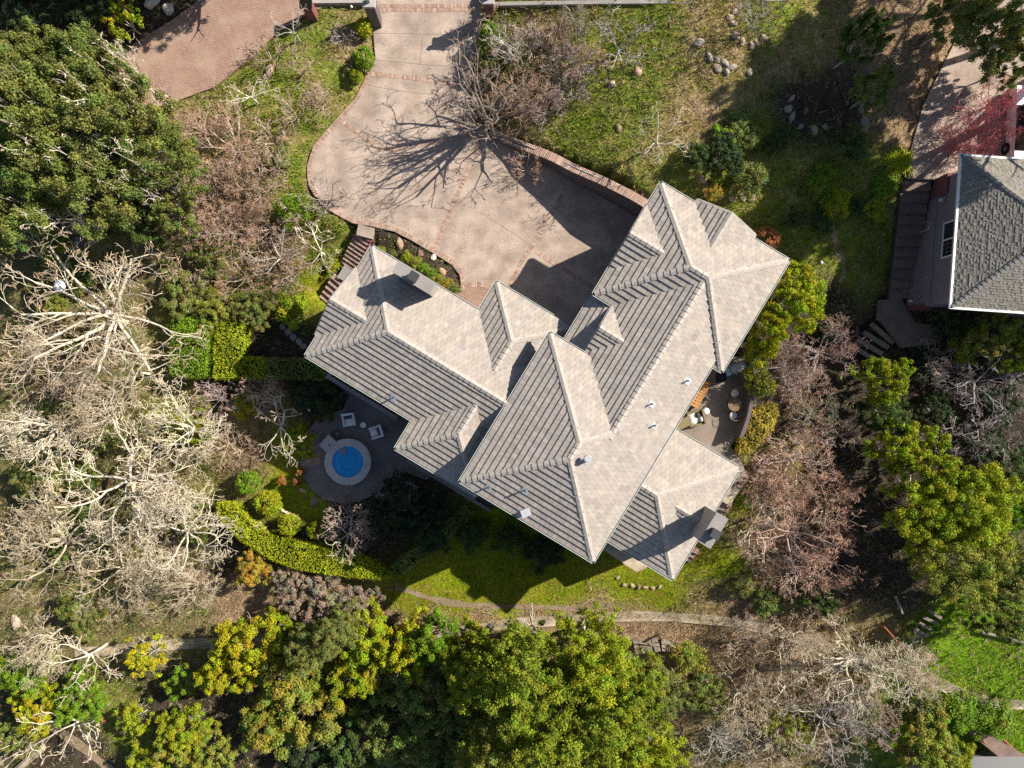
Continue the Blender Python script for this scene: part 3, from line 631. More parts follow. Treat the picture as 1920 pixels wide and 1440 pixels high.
# ridge and hip caps, one object each
capw = .16
def cap_mesh(nm, drop):
    L_ = .37
    v = []
    for y, lift in ((0, .045), (L_, .012)):
        v += [(-capw, y, lift-drop), (0, y, lift), (capw, y, lift-drop), (-capw, y, lift-drop-.035), (0, y, lift-.035), (capw, y, lift-drop-.035)]
    f = [(0, 1, 7, 6), (1, 2, 8, 7), (0, 3, 4, 1), (1, 4, 5, 2), (0, 6, 9, 3), (2, 5, 11, 8)]
    me = bpy.data.meshes.new(nm); me.from_pydata(v, [], f); me.update(); me.materials.append(M['cap']); return me
cap_hip = cap_mesh('ridge_cap', capw*.36); cap_rdg = cap_mesh('ridge_cap', capw*.48)
ncap = 0
def caps(b, p0, p1, me):
    """p0,p1 in (s,t,z), from low to high"""
    global ncap
    p0 = np.array(p0, float); p1 = np.array(p1, float); d = p1-p0; Ln = np.linalg.norm(d)
    if Ln < .2: return
    n = max(1, int(round(Ln/.345))); dw = np.array([d[0]*E1[0]+d[1]*E2[0], d[0]*E1[1]+d[1]*E2[1], d[2]])/Ln
    x = np.cross(dw, (0, 0, 1)); x /= np.linalg.norm(x); z = np.cross(x, dw)
    for i in range(n):
        q = p0+d*(i/n); mid = p0+d*((i+.5)/n)
        if env_others(b, np.array([mid[0]]), np.array([mid[1]]))[0] > mid[2]+.05: continue
        w = W3(np.array(q[0]), np.array(q[1]), 0.0); org = np.array([w[0], w[1], q[2]])+z*.055
        ob = link('ridge_cap', me, house); ob.matrix_world = Matrix(((x[0], dw[0], z[0], org[0]), (x[1], dw[1], z[1], org[1]), (x[2], dw[2], z[2], org[2]), (0, 0, 0, 1))); ncap += 1
for b in BL:
    if b['name'] == 'B': caps(b, (5.75, .2, zB), (5.75, 9.6, zB), cap_rdg); continue
    s0, s1, t0, t1, ze, h = b['s0'], b['s1'], b['t0'], b['t1'], b['ze'], b['hips']; D = b['planes'][0].D; zr = ze+PITCH*D
    for ss, sg, sn in ((s0, 1, 's-'), (s1, -1, 's+')):
        for tt, tg, tn in ((t0, 1, 't-'), (t1, -1, 't+')):
            if b['name'] == 'C' and sn == 's+' and tn == 't+': caps(b, (5.75, t1-(s1-5.75), ze+PITCH*(s1-5.75)), (ss+sg*D, tt+tg*D, zr), cap_hip)
            elif sn in h and tn in h: caps(b, (ss, tt, ze), (ss+sg*D, tt+tg*D, zr), cap_hip)
    if 't-' in h and 't+' in h and (s1-s0 >= t1-t0 or not ('s-' in h and 's+' in h)):
        tm = (t0+t1)/2; caps(b, (s0+(D if 's-' in h else 0), tm, zr), (s1-(D if 's+' in h else 0), tm, zr), cap_rdg)
    else:
        sm = (s0+s1)/2; caps(b, (sm, t0+(D if 't-' in h else 0), zr), (sm, t1-(D if 't+' in h else 0), zr), cap_rdg)
for b in GB:
    half = b['planes'][0].D; zr = b['ze']+PITCH*half
    if b['name'] == 'gg': caps(b, (5.23, 13.72, zr), (5.23, 11.6, zr), cap_rdg)
    elif b['name'] == 'gh': caps(b, (12.9, -1.12, zr), (11.35, -1.12, zr), cap_rdg)
    else: r = (b['t0']+b['t1'])/2; back = b['s0']+{'ga': 2.1, 'gb': 1.5, 'gd': 2.45}[b['name']]; caps(b, (b['s0'], r, zr), (back, r, zr), cap_rdg)

# gutters with a pale lip along the eaves
def gutter(p0, p1, z, out):
    a = np.array(ST(*p0)); c = np.array(ST(*p1)); ow = out[0]*E1+out[1]*E2; m_ = (a+c)/2; L_ = np.hypot(*(c-a)); rz = math.atan2(c[1]-a[1], c[0]-a[0])
    g = MB(); q = m_+ow*.075; g.box((q[0], q[1], z-.05), (L_+.1, .11, .11), rz); o = g.obj('gutter', M['gutter'], house)
    q = m_+ow*.142; MB().box((q[0], q[1], z+.012), (L_+.12, .028, .035), rz).obj('lip', M['gutter_lip'], o)
for p0, p1, z, out in [((1.3, 6.48), (1.3, 8.0), 5.62, (-1, 0)), ((1.3, 12.1), (1.3, 13.4), 5.62, (-1, 0)), ((1.3, 13.4), (3.4, 13.4), 5.62, (0, 1)), ((7.06, 13.4), (9.28, 13.4), 5.62, (0, 1)), ((9.28, 13.4), (9.28, 6.48), 5.62, (1, 0)), ((1.3, 6.48), (2.55, 6.48), 5.62, (0, -1)), ((8.7, 6.48), (9.28, 6.48), 5.62, (0, -1)),
                       ((8.62, 6.4), (8.62, -5.87), 5.8, (1, 0)), ((.37, -5.87), (8.62, -5.87), 5.8, (0, -1)), ((.37, -5.87), (.37, 3.37), 5.8, (-1, 0)), ((.37, 3.37), (2.4, 3.37), 5.8, (0, 1)),
                       ((1.27, 6.3), (1.27, 3.4), B_court.ze, (-1, 0)),
                       ((-10.7, -4.6), (-3.7, -4.6), 4.0, (0, -1)), ((-10.7, -4.6), (-10.7, -3.35), 4.0, (-1, 0)), ((-10.7, 1.0), (-10.7, 2.5), 4.0, (-1, 0)), ((-10.7, 2.5), (-3.7, 2.5), 4.0, (0, 1)),
                       ((-3.66, 2.5), (-3.66, 4.42), 4.0, (-1, 0)), ((-3.66, 4.42), (1.24, 4.42), 4.0, (0, 1)), ((-3.68, -6.45), (-3.68, -4.6), 4.0, (-1, 0)), ((-3.68, -6.45), (1.54, -6.45), 4.0, (0, -1)),
                       ((8.65, 2.58), (13.7, 2.58), 3.0, (0, 1)), ((13.7, 2.58), (13.7, -4.8), 3.0, (1, 0)), ((8.65, -4.8), (13.7, -4.8), 3.0, (0, -1))]:
    gutter(p0, p1, z, out)
# verge boards of the small gables
for b in GB[:4]:
    half = b['planes'][0].D; zr = b['ze']+PITCH*half
    for sg in (-1, 1):
        if b['name'] == 'gg': lo = (5.23+sg*half, 13.74, b['ze']); hi = (5.23, 13.74, zr)
        else: r = (b['t0']+b['t1'])/2; lo = (b['s0']-.02, r+sg*half, b['ze']); hi = (b['s0']-.02, r, zr)
        g = MB(); g.tube([(*ST(lo[0], lo[1]), lo[2]-.05), (*ST(hi[0], hi[1]), hi[2]-.05)], .06, 4); g.obj('verge_board', M['stucco'], house)

# walls
def wall(s0, s1, t0, t1, z0, z1, name='wall', mat='stucco'):
    return MB().prism([ST(s0, t0), ST(s1, t0), ST(s1, t1), ST(s0, t1)], z0, z1).obj(name, M[mat], house)
ov = .62
wA = wall(1.3+ov, 9.18-ov, 6.48+ov, 13.4-ov, -1.5, 5.38)
wall(1.27+ov, 8.62-ov-.01, 2.0, 7.2, -1.5, 4.8)
wC = wall(.37+ov, 8.62-ov, -5.87+ov, 3.37-ov, -6.0, 5.68)
wD = wall(-10.7+ov, .8, -4.6+ov, 2.5-ov, -5.0, 3.88)
wall(-3.68+ov, 1.0, -6.45+ov, -4.2, -6.0, 3.88)
wall(-3.66+ov, .99, 1.5, 4.42-ov, -1.0, 3.88)
wall(8.0, 13.7-ov, -4.8+ov, 2.58-ov, -6.0, 2.88)
for b in GB[:4]:   # gable fronts
    half = b['planes'][0].D-.12; zr = b['ze']+PITCH*half
    g = MB()
    if b['name'] == 'gg': q = [(5.23-half, 13.5), (5.23+half, 13.5), (5.23, 13.5)]; nrm = (0, -.25)
    else: r = (b['t0']+b['t1'])/2; q = [(b['s0']+.16, r-half), (b['s0']+.16, r+half), (b['s0']+.16, r)]; nrm = (.25, 0)
    i = 0; zb = b['ze']-(1.1 if b['name'] == 'gb' else .35)
    f1 = [(*ST(*q[0]), zb), (*ST(*q[1]), zb), (*ST(*q[1]), b['ze']-.05), (*ST(*q[2]), zr-.08), (*ST(*q[0]), b['ze']-.05)]
    f2 = [(*ST(p_[0]+nrm[0], p_[1]+nrm[1]), z_) for p_, z_ in ((q[0], zb), (q[1], zb), (q[1], b['ze']-.05), (q[2], zr-.08), (q[0], b['ze']-.05))]
    g.V = f1+f2; g.N = [[0, 1, 2, 3, 4], [9, 8, 7, 6, 5]]; g.Q = [(k, 5+k, 5+(k+1) % 5, (k+1) % 5) for k in range(5)]
    g.obj('gable_wall', M['stucco'], house)
# garage doors and windows
def window(s, t, z, w, h, out, nm='window'):
    """rectangular opening on a wall: frame bars and pane"""
    ow = np.array(out[0]*E1+out[1]*E2); al = np.array([-ow[1], ow[0]]); c = np.array(ST(s, t)); rz = math.atan2(al[1], al[0]); f = MB(); k = .07
    for dx, dz, ww, hh in ((0, h/2, w+k, k), (0, -h/2, w+k, k), (-w/2, 0, k, h), (w/2, 0, k, h), (0, 0, .04, h)):
        q = c+al*dx+ow*.03; f.box((q[0], q[1], z+dz), (ww, .08, hh), rz)
    o = f.obj(nm, M['white'], house); q = c+ow*.012; MB().box((q[0], q[1], z), (w, .03, h), rz).obj('pane', M['glass'], o)
for t in (7.9, 10.9):
    g = MB(); c = np.array(ST(1.3+ov-.02, t)); g.box((c[0], c[1], 1.15), (2.5, .08, 2.3), -HA+math.pi/2); o = g.obj('garage_door', M['greywood'], house)
    for k in range(3):
        g = MB(); c = np.array(ST(1.3+ov-.07, t)); g.box((c[0], c[1], .42+k*.72), (2.35, .04, .58), -HA+math.pi/2); g.obj('panel', M['greywood'], o)
for t in (8.2, 10.8): window(1.3+ov, t, 4.0, 1.2, 1.2, (-1, 0))
for s in (2.2, 4.5, 6.8):
    window(s, -5.87+ov, 4.1, 1.2, 1.5, (0, -1)); window(s, -5.87+ov, 1.0, 1.4, 1.8, (0, -1)); window(s, -5.87+ov, -2.2, 1.4, 1.6, (0, -1))
for s in (-9.0, -7.0, -5.0): window(s, -4.6+ov, 2.4, 1.3, 1.6, (0, -1)); window(s, -4.6+ov, -1.2, 1.3, 1.9, (0, -1))
for t in (-4.0, -1.0, 4.5): window(8.62-ov, t, 4.2, 1.3, 1.3, (1, 0))
for t in (8.0, 11.5): window(9.18-ov, t, 4.1, 1.3, 1.3, (1, 0))
# bay and ledges that show below the lower eaves
g = MB(); g.prism([ST(-3.0, -7.1), ST(2.6, -7.1), ST(3.2, -6.7), ST(3.2, -5.3), ST(-3.0, -5.3)], -2.6, .55); o = g.obj('terrace', M['darkconc'], house)
g = MB(); g.prism([ST(-3.0, -7.3), ST(2.7, -7.3), ST(3.0, -7.12), ST(-3.0, -7.12)], -2.6, 1.2); g.obj('parapet', M['darkconc'], o)
g = MB(); g.prism([ST(-10.3, -5.75), ST(-5.1, -5.75), ST(-5.1, -5.5), ST(-10.05, -5.5), ST(-10.05, -4.0), ST(-10.3, -4.0)], Z_DECK-.3, -.9); g.obj('light_well_wall', M['greyconc'], house)
g = MB(); g.prism([ST(2.9, -6.35), ST(7.6, -6.35), ST(7.6, -5.2), ST(2.9, -5.2)], -5.0, 1.6); o = g.obj('bay', M['stucco'], house)
for s in (3.7, 5.25, 6.8):
    a = ST(s, -6.37); g = MB().box((a[0], a[1], .4), (1.1, .06, 1.5), -HA); f = g.obj('window', M['white'], o)
    a = ST(s, -6.41); MB().box((a[0], a[1], .4), (.96, .02, 1.36), -HA).obj('pane', M['glass'], f)
g = MB(); g.prism([ST(8.7, -5.9), ST(12.9, -6.1), ST(13.3, -5.6), ST(13.3, -4.0), ST(8.7, -4.0)], -5.0, -1.0); g.obj('lower_terrace', M['pathconc'], house)

# chimneys (tops measured at about 2 m above the eaves)
def chimney(cs, ct, ls, lt, zt, zb, fl):
    c = ST(cs, ct); g = MB().box((c[0], c[1], (zt+zb)/2), (ls, lt, zt-zb), -HA); o = g.obj('chimney', M['stucco'], house)
    MB().box((c[0], c[1], zt+.05), (ls+.12, lt+.12, .12), -HA).obj('cap', M['greyconc'], o)
    q = ST(cs+fl[0], ct+fl[1]); MB().box((q[0], q[1], zt+.30), (.42, .42, .4), -HA).obj('flue', M['darkmetal'], o)
    MB().box((q[0], q[1], zt+.55), (.5, .5, .05), -HA).obj('rain_cap', M['darkmetal'], o)
    return o
cc = P(776, 520, 6.4); chimney(float(cc@E1), float(cc@E2), 2.15, .58, 6.4, -1.0, (.05, 0))
cc = P(1337, 994, 6.0); chimney(float(cc@E1), float(cc@E2), .62, 1.75, 6.0, -5.0, (.05, -.1))

# vents and pipes on the roof
def vent(px, py, z, h, r, kind='vent_pipe', slope=None):
    a = P3(px, py, z); e = MB()
    s_ = a[0]*E1[0]+a[1]*E1[1]; t_ = a[0]*E2[0]+a[1]*E2[1]
    zr = max(float(block_z(b, np.array(s_), np.array(t_))) for b in ALL)
    o = MB().cyl((a[0], a[1]), r, r, zr-.1, zr+h, 10).obj(kind, M['gutter'] if kind == 'vent_pipe' else M['galv'], house)
    # flashing plate lying on the slope
    best = max(ALL, key=lambda b: float(block_z(b, np.array(s_), np.array(t_)))); pl = min(best['planes'], key=lambda p: p.ze+PITCH*((s_-p.a[0])*p.v[0]+(t_-p.a[1])*p.v[1]))
    u, v = pl.u, pl.v; pts = []
    for du, dv in ((-.17, -.22), (.17, -.22), (.17, .17), (-.17, .17)):
        ss = s_+u[0]*du+v[0]*dv; tt = t_+u[1]*du+v[1]*dv; d = (ss-pl.a[0])*v[0]+(tt-pl.a[1])*v[1]; pts.append((*ST(ss, tt), pl.ze+PITCH*d+.075))
    MB().hexa([(x, y, z-.02) for x, y, z in pts], pts).obj('flashing', M['galv'], o)
    return o
for px, py in ((1290, 714), (1219, 757), (1227, 798), (917, 909), (983, 912), (733, 746)): vent(px, py, 6.5 if px > 1000 else 5.2, .42, .045)
v = vent(1098, 862, 7.4, .55, .11, 'flue_pipe'); a = P3(1100, 858, 7.6)
MB().cyl((a[0], a[1]), .2, .17, 8.02, 8.14, 12).obj('cowl', M['galv'], v)
v = vent(985, 963, 6.4, .35, .16, 'roof_ventilator'); a = P3(986, 962, 6.9)
MB().box((a[0], a[1], 6.78), (.5, .42, .16), .4).obj('hood', M['galv'], v)
print('tiles', len(TVa), 'caps', ncap)
# ------------------------------------------------------------------ neighbour's house
NB = empty('neighbour_house', (0, 0, 0)); tag(NB, 'neighbouring house with mauve siding, grey shingle hip roof and white gutter', 'house')
NA = math.radians(-4.0); n1 = np.array([math.cos(NA), math.sin(NA)]); n2 = np.array([-math.sin(NA), math.cos(NA)])
NZ = 4.2; NLL = P(1784, 575, NZ); NW, ND = 16.0, 8.45      # lower-left eave corner, size
def NS(a, b): q = NLL + n1*a + n2*b; return (float(q[0]), float(q[1]))
SH = []; SHC = []; rs = np.random.default_rng(5)
SHCOL = np.array([(.25, .23, .20), (.23, .212, .188), (.262, .238, .20), (.24, .228, .208), (.215, .195, .172), (.255, .225, .19)])
def shingle_plane(a, u, v, L, D, h0, h1):
    rowp = .135; n = int(D/rowp)
    for i in range(n):
        d0 = i*rowp; d1 = (i+1.25)*rowp; x = (d0 if h0 else 0)+rs.uniform(-.2, 0); end = L-(d0 if h1 else 0)
        while x < end:
            w = rs.uniform(.09, .16); lo0 = max(x, d0 if h0 else 0); hi0 = min(x+w-.01, end); x += w
            if hi0-lo0 < .03: continue
            thick = .014 if rs.random() < .5 else .036; dd = d0 - (0.02 if thick > .03 else -.02)
            lo1 = max(lo0, d1 if h0 else 0); hi1 = min(hi0, L-(d1 if h1 else 0))
            if hi1 <= lo1: lo1 = hi1 = (lo0+hi0)/2
            q = []
            for (uu, d, l) in ((lo0, dd, .005), (hi0, dd, .005), (hi1, d1, .0), (lo1, d1, .0), (lo0, dd, thick+.01), (hi0, dd, thick+.01), (hi1, d1, .012), (lo1, d1, .012)):
                p = np.array(a)+np.array(u)*uu+np.array(v)*d; q.append((*NS(*p), NZ+PITCH*max(d, -.1)+l))
            SH.append(q); SHC.append(SHCOL[rs.integers(0, 6)]*rs.uniform(.85, 1.12))
D_ = ND/2
shingle_plane((0, ND), (0, -1), (1, 0), ND, D_, True, True)
shingle_plane((0, 0), (1, 0), (0, 1), NW, D_, True, True)
shingle_plane((NW, ND), (-1, 0), (0, -1), NW, D_, True, True)
me = raw_mesh('roof_shingles', np.array(SH).reshape(-1, 3), [(np.arange(len(SH))[:, None, None]*8+FT[None]).reshape(-1, 4)], M['shingle'], np.repeat(np.array(SHC), 6, axis=0))
o = link('roof_shingles', me, NB); o["kind"] = "stuff"
g = MB()
for q in ([(0, 0), (0, ND), (D_, D_), (D_, D_)], [(0, 0), (NW, 0), (NW-D_, D_), (D_, D_)], [(NW, ND), (0, ND), (D_, D_), (NW-D_, D_)], [(NW, 0), (NW, ND), (NW-D_, D_), (NW-D_, D_)]):
    zz = [NZ, NZ, NZ+PITCH*D_, NZ+PITCH*D_]; t = [(*NS(*p), z_-.01) for p, z_ in zip(q, zz)]; g.hexa([(x, y, z_-.1) for x, y, z_ in t], t)
g.obj('roof_deck', M['deckfelt'], NB)
capn = cap_mesh('hip_cap', capw*.36); capn.materials[0] = M['shingle']
capn.attributes.new("Col", 'FLOAT_COLOR', 'FACE').data.foreach_set("color", np.tile(np.array([.22, .21, .2, 1], np.float32), len(capn.polygons)))
for p0, p1 in (((0, ND), (D_, D_)), ((0, 0), (D_, D_))):
    a = np.array([*NS(*p0), NZ]); b_ = np.array([*NS(*p1), NZ+PITCH*D_]); d = b_-a; Ln = np.linalg.norm(d); dw = d/Ln; x = np.cross(dw, (0, 0, 1)); x /= np.linalg.norm(x); z = np.cross(x, dw); n = int(Ln/.26)
    for i in range(n):
        org = a+d*(i/n)+z*.05; ob = link('hip_cap', capn, NB); ob.matrix_world = Matrix(((x[0]*.8, dw[0]*.8, z[0], org[0]), (x[1]*.8, dw[1]*.8, z[1], org[1]), (x[2]*.8, dw[2]*.8, z[2], org[2]), (0, 0, 0, 1)))
for p0, p1, out in (((0, 0), (0, ND), (-1, 0)), ((0, ND), (NW, ND), (0, 1)), ((0, 0), (NW, 0), (0, -1))):
    a = np.array(NS(*p0)); b_ = np.array(NS(*p1)); ow = out[0]*n1+out[1]*n2; m_ = (a+b_)/2+ow*.06; MB().box((m_[0], m_[1], NZ-.03), (np.hypot(*(b_-a))+.2, .13, .13), math.atan2(b_[1]-a[1], b_[0]-a[0])).obj('gutter', M['white'], NB)
MB().prism([NS(.55, .55), NS(NW-.5, .55), NS(NW-.5, ND-.5), NS(.55, ND-.5)], 1.25, NZ-.08).obj('wall', M['mauve'], NB)
MB().prism([NS(.45, .45), NS(NW-.4, .45), NS(NW-.4, ND-.4), NS(.45, ND-.4)], -2.5, 1.25).obj('lower_wall', M['mauve'], NB)
MB().prism([NS(.40, ND-1.5), NS(3, ND-1.5), NS(3, ND-.35), NS(.40, ND-.35)], -2.0, 2.3).obj('brick_plinth', M['redbase'], NB)
MB().prism([NS(.40, .40), NS(6, .40), NS(6, .62), NS(.40, .62)], -2.6, .8).obj('brick_plinth', M['redbase'], NB)
def nwin(b0, b1, z0, z1):
    f = MB(); x_ = .55
    def bar(bb0, bb1, zz0, zz1, th=.07): f.hexa([(*NS(x_-th, bb0), zz0), (*NS(x_, bb0), zz0), (*NS(x_, bb1), zz0), (*NS(x_-th, bb1), zz0)], [(*NS(x_-th, bb0), zz1), (*NS(x_, bb0), zz1), (*NS(x_, bb1), zz1), (*NS(x_-th, bb1), zz1)])
    k = .08; m_ = (b0+b1)/2
    bar(b0, b1, z0, z0+k); bar(b0, b1, z1-k, z1); bar(b0, b0+k, z0+k, z1-k); bar(b1-k, b1, z0+k, z1-k); bar(m_-.04, m_+.04, z0+k, z1-k)
    o = f.obj('window', M['white'], NB)
    for (p, q, mt) in ((b0+k, m_-.04, 'glass'), (m_+.04, b1-k, 'screen')):
        g = MB(); g.hexa([(*NS(x_-.025, p), z0+k), (*NS(x_-.003, p), z0+k), (*NS(x_-.003, q), z0+k), (*NS(x_-.025, q), z0+k)], [(*NS(x_-.025, p), z1-k), (*NS(x_-.003, p), z1-k), (*NS(x_-.003, q), z1-k), (*NS(x_-.025, q), z1-k)]); g.obj('pane', M[mt], o)
    mm = MB()
    for i in range(1, 4):
        bb = b0+k+(m_-.04-b0-k)*i/4; mm.hexa([(*NS(x_-.035, bb-.012), z0+k), (*NS(x_-.025, bb-.012), z0+k), (*NS(x_-.025, bb+.012), z0+k), (*NS(x_-.035, bb+.012), z0+k)], [(*NS(x_-.035, bb-.012), z1-k), (*NS(x_-.025, bb-.012), z1-k), (*NS(x_-.025, bb+.012), z1-k), (*NS(x_-.035, bb+.012), z1-k)])
    for zz in (z0+.45, z0+.9): mm.hexa([(*NS(x_-.034, b0+k), zz), (*NS(x_-.026, b0+k), zz), (*NS(x_-.026, m_-.04), zz), (*NS(x_-.034, m_-.04), zz)], [(*NS(x_-.034, b0+k), zz+.024), (*NS(x_-.026, b0+k), zz+.024), (*NS(x_-.026, m_-.04), zz+.024), (*NS(x_-.034, m_-.04), zz+.024)])
    mm.obj('muntins', M['greywood'], o)
nwin(3.1, 5.2, 2.05, 3.5)
for b0, z0 in ((6.6, 1.9), (.9, -.6)):
    g = MB(); g.hexa([(*NS(.43, b0-.2), z0-.25), (*NS(.56, b0-.2), z0-.25), (*NS(.56, b0+.2), z0-.25), (*NS(.43, b0+.2), z0-.25)], [(*NS(.43, b0-.2), z0+.25), (*NS(.56, b0-.2), z0+.25), (*NS(.56, b0+.2), z0+.25), (*NS(.43, b0+.2), z0+.25)])
    o = g.obj('light_plate', M['mauve'], NB); q = NS(.33, b0); MB().cyl(q, .09, .09, z0-.06, z0+.1, 10).obj('lamp', M['white'], o)
g = MB(); g.tube([(*NS(.30, 5.1), -.6), (*NS(.30, 5.1), .9), (*NS(.33, 5.5), 1.0)], .035, 6); g.tube([(*NS(.30, 5.6), -.6), (*NS(.30, 5.6), .9)], .03, 6); g.obj('service_pipe', M['galv'], NB)
# concrete strip along the wall
g = MB(); a = [P(1722, 390, -.2), P(1735, 395, -.2), P(1718, 545, -1.0), P(1694, 548, -1.0)]; g.prism(a, [-1.2]*4, [-.25, -.25, -1.05, -1.05]); o = g.obj('planting_strip', M['greyconc']); o["kind"] = "structure"

# garden stairs: every tread its own part
def stairs(name, label, pts, width, z0, z1, n, mat, cat='stairs', treads_only=False, parts='step', jitter=0.0, wood=False, depth=None, col=None):
    """pts: start and end of the flight (world xy, centre line); z0 top, z1 bottom"""
    a = np.array(pts[0]); b_ = np.array(pts[1]); d = b_-a; L_ = np.hypot(*d); d = d/L_; rz = math.atan2(d[1], d[0]); root = empty(name, (float(a[0]), float(a[1]), float(z0)), 0); tag(root, label, cat)
    w0, w1 = (width if hasattr(width, '__len__') else (width, width))
    for i in range(n):
        c = a+d*L_*(i+.5)/n; z = z0-(z0-z1)*(i+1)/n; w = w0+(w1-w0)*i/max(1, n-1)
        dep = depth or L_/n*1.03
        g = MB().box((c[0]-a[0], c[1]-a[1], z-z0-.2 if not wood else z-z0-.08), (dep, w, .4 if not wood else .2), rz+RNG.uniform(-jitter, jitter)); o = g.obj(parts, M[mat], root)
    return root
def brick_steps(name, label, pts, width, z0, z1, n):
    a = np.array(pts[0]); b_ = np.array(pts[1]); d = b_-a; L_ = np.hypot(*d); d = d/L_; nr = np.array([-d[1], d[0]]); rz = math.atan2(d[1], d[0]); root = empty(name, (float(a[0]), float(a[1]), float(z0))); tag(root, label, 'stairs')
    for i in range(n):
        c = a+d*L_*(i+.5)/n-a; z = -(z0-z1)*(i+1)/n; o = MB().box((c[0], c[1], z-.2), (L_/n*1.05, width, .38), rz).obj('step', M['redbase'], root)
        k = int(width/.115); cs = np.array([c+nr*((j+.5)*.115-width/2) for j in range(k)]); V, Q = boxes(cs, np.tile(nr, (k, 1)), L_/n*1.02, .102, z-.06, z+.012)
        me = raw_mesh('bricks', V, [Q], M['brick'], np.repeat(BRICKC[RNG.integers(0, 6, k)]*RNG.uniform(.8, 1.15, (k, 1)), 5, axis=0)); b2 = link('bricks', me, o); b2["kind"] = "stuff"
    return root
brick_steps('brick_stairs', 'upper flight of red brick steps going down beside the house gable', [P(683, 437, 0), P(653, 501, -1.3)], 1.15, -.02, -1.35, 9)
slab('stair_landing', [P(646, 496, -1.35), P(668, 506, -1.35), P(652, 530, -1.35), P(632, 520, -1.35)], -1.36, .3, M['greyconc'])
brick_steps('brick_stairs', 'lower flight of red brick steps under the house eave', [P(638, 522, -1.4), P(610, 566, -2.2)], 1.1, -1.4, -2.3, 5)
slab('stair_head', [P(672, 420, 0), P(702, 428, 0), P(698, 448, 0), P(668, 440, 0)], -.004, .3, M['concrete'])
brick_steps('brick_stairs', 'short red brick steps at the corner of the lower roof by the patio', [P(1396, 882, -.2), P(1378, 912, -.8)], 1.05, -.25, -.9, 3)
slab('side_walk', [P(1368, 905, -.95), P(1390, 915, -.95), P(1368, 948, -.95), P(1350, 938, -.95)], -.95, .3, M['pathconc'])
brick_steps('brick_stairs', 'red brick steps below the patio beside the square chimney', [P(1362, 938, -1.0), P(1340, 975, -1.9)], 1.05, -1.0, -1.95, 4)
brick_steps('brick_stairs', 'last red brick steps between the square chimney and the lawn', [P(1302, 1026, -2.3), P(1284, 1050, -2.9)], 1.0, -2.3, -2.9, 3)
stairs('timber_stairs', 'broad shaded timber-edged steps along the mauve neighbouring wall', [P(1722, 336, 1.15), P(1688, 560, -1.1)], (1.75, 1.45), 1.15, -1.05, 11, 'step')
stairs('timber_stairs', 'fan of grey sleeper steps below the shaded concrete landing', [P(1672, 606, -1.2), P(1615, 668, -1.9)], 1.9, -1.1, -1.9, 5, 'greywood', wood=True, depth=.28, jitter=.12)
stairs('timber_stairs', 'small sunlit plank steps climbing the bank above the bright green slope', [P(1757, 1146, -3.0), P(1724, 1192, -3.4)], 1.0, -2.9, -3.4, 4, 'greywood', wood=True, depth=.2, jitter=.06)

# ------------------------------------------------------------------ walls and gate
def wall_along(name, label, pts, th, z0, z1, mat, cap=None, sp=True, cat='wall'):
    pts = spline(pts, 6) if sp else np.asarray(pts, float); n = len(pts); d = np.gradient(pts, axis=0); d /= np.hypot(d[:, 0], d[:, 1])[:, None]; nr = np.column_stack([-d[:, 1], d[:, 0]])
    z1a = np.interp(np.linspace(0, 1, n), np.linspace(0, 1, len(z1)), z1) if hasattr(z1, '__len__') else np.full(n, z1)
    L_ = pts+nr*th/2; R_ = pts-nr*th/2; V = np.vstack([np.column_stack([L_, np.full(n, z0)]), np.column_stack([R_, np.full(n, z0)]), np.column_stack([L_, z1a]), np.column_stack([R_, z1a])]); k = np.arange(n-1)
    Q = np.vstack([np.column_stack([2*n+k, 2*n+k+1, 3*n+k+1, 3*n+k]), np.column_stack([k, k+1, 2*n+k+1, 2*n+k]), np.column_stack([n+k, 3*n+k, 3*n+k+1, n+k+1]), [[0, 2*n, 3*n, n], [n-1, 2*n-1, 4*n-1, 3*n-1]]])
    root = empty(name, (float(pts[0][0]), float(pts[0][1]), float(z0))); tag(root, label, cat); off = np.array([pts[0][0], pts[0][1], z0])
    link('wall_body', raw_mesh('wall_body', V-off, [Q], M[mat]), root)
    if cap:
        c, dd = resample(pts, .115); zc = np.interp(np.linspace(0, 1, len(c)), np.linspace(0, 1, n), z1a); Vs, Qs = boxes(c, dd, th+.06, .1, zc-.02, zc+.065)
        o = link('brick_cap', raw_mesh('brick_cap', Vs-off, [Qs], M['brick'], np.repeat(BRICKC[RNG.integers(0, 6, len(c))]*RNG.uniform(.85, 1.2, (len(c), 1)), 5, axis=0)), root); o["kind"] = "stuff"
        w = MB(); n2_ = pts+nr*th*.12
        w.tube([(float(p[0]-off[0]), float(p[1]-off[1]), float(z_+.068-z0)) for p, z_ in zip(n2_, z1a)], .035, 4); w.obj('mortar_line', M['coping'], root)
    return root
WALL_Z = [.35, .75, 1.45, 1.75, 2.2, 2.6, 2.65]
wall_along('retaining_wall', 'brick-capped retaining wall curving along the driveway to the garage', [P(x, y, z) for (x, y), z in zip(WALL_PX, WALL_Z)], .44, -.5, WALL_Z, 'darkwall', cap=True)
wall_along('patio_wall', 'low curved mauve wall bounding the round-table patio', [P(1404, 672, .3), P(1410, 705, .3), P(1404, 745, .3), P(1397, 782, .3), P(1384, 818, .3)], .22, -1.6, .95, 'darkwall')
wall_along('street_wall', 'beige street wall between the brick pier and the gate pillar', [P(575, 2, 1.05), P(684, 1, 1.05)], .25, 0, 1.05, 'stucco', sp=False)
wall_along('street_wall', 'beige street wall running above the grassy garden from the gate', [P(922, 1, 1.5), P(1060, 1, 2.4), P(1200, 1, 3.2), P(1330, 1, 3.6), P(1470, 0, 3.7)], .22, -.5, [1.15, 2.2, 3.1, 3.55, 3.85], 'stucco', sp=False)
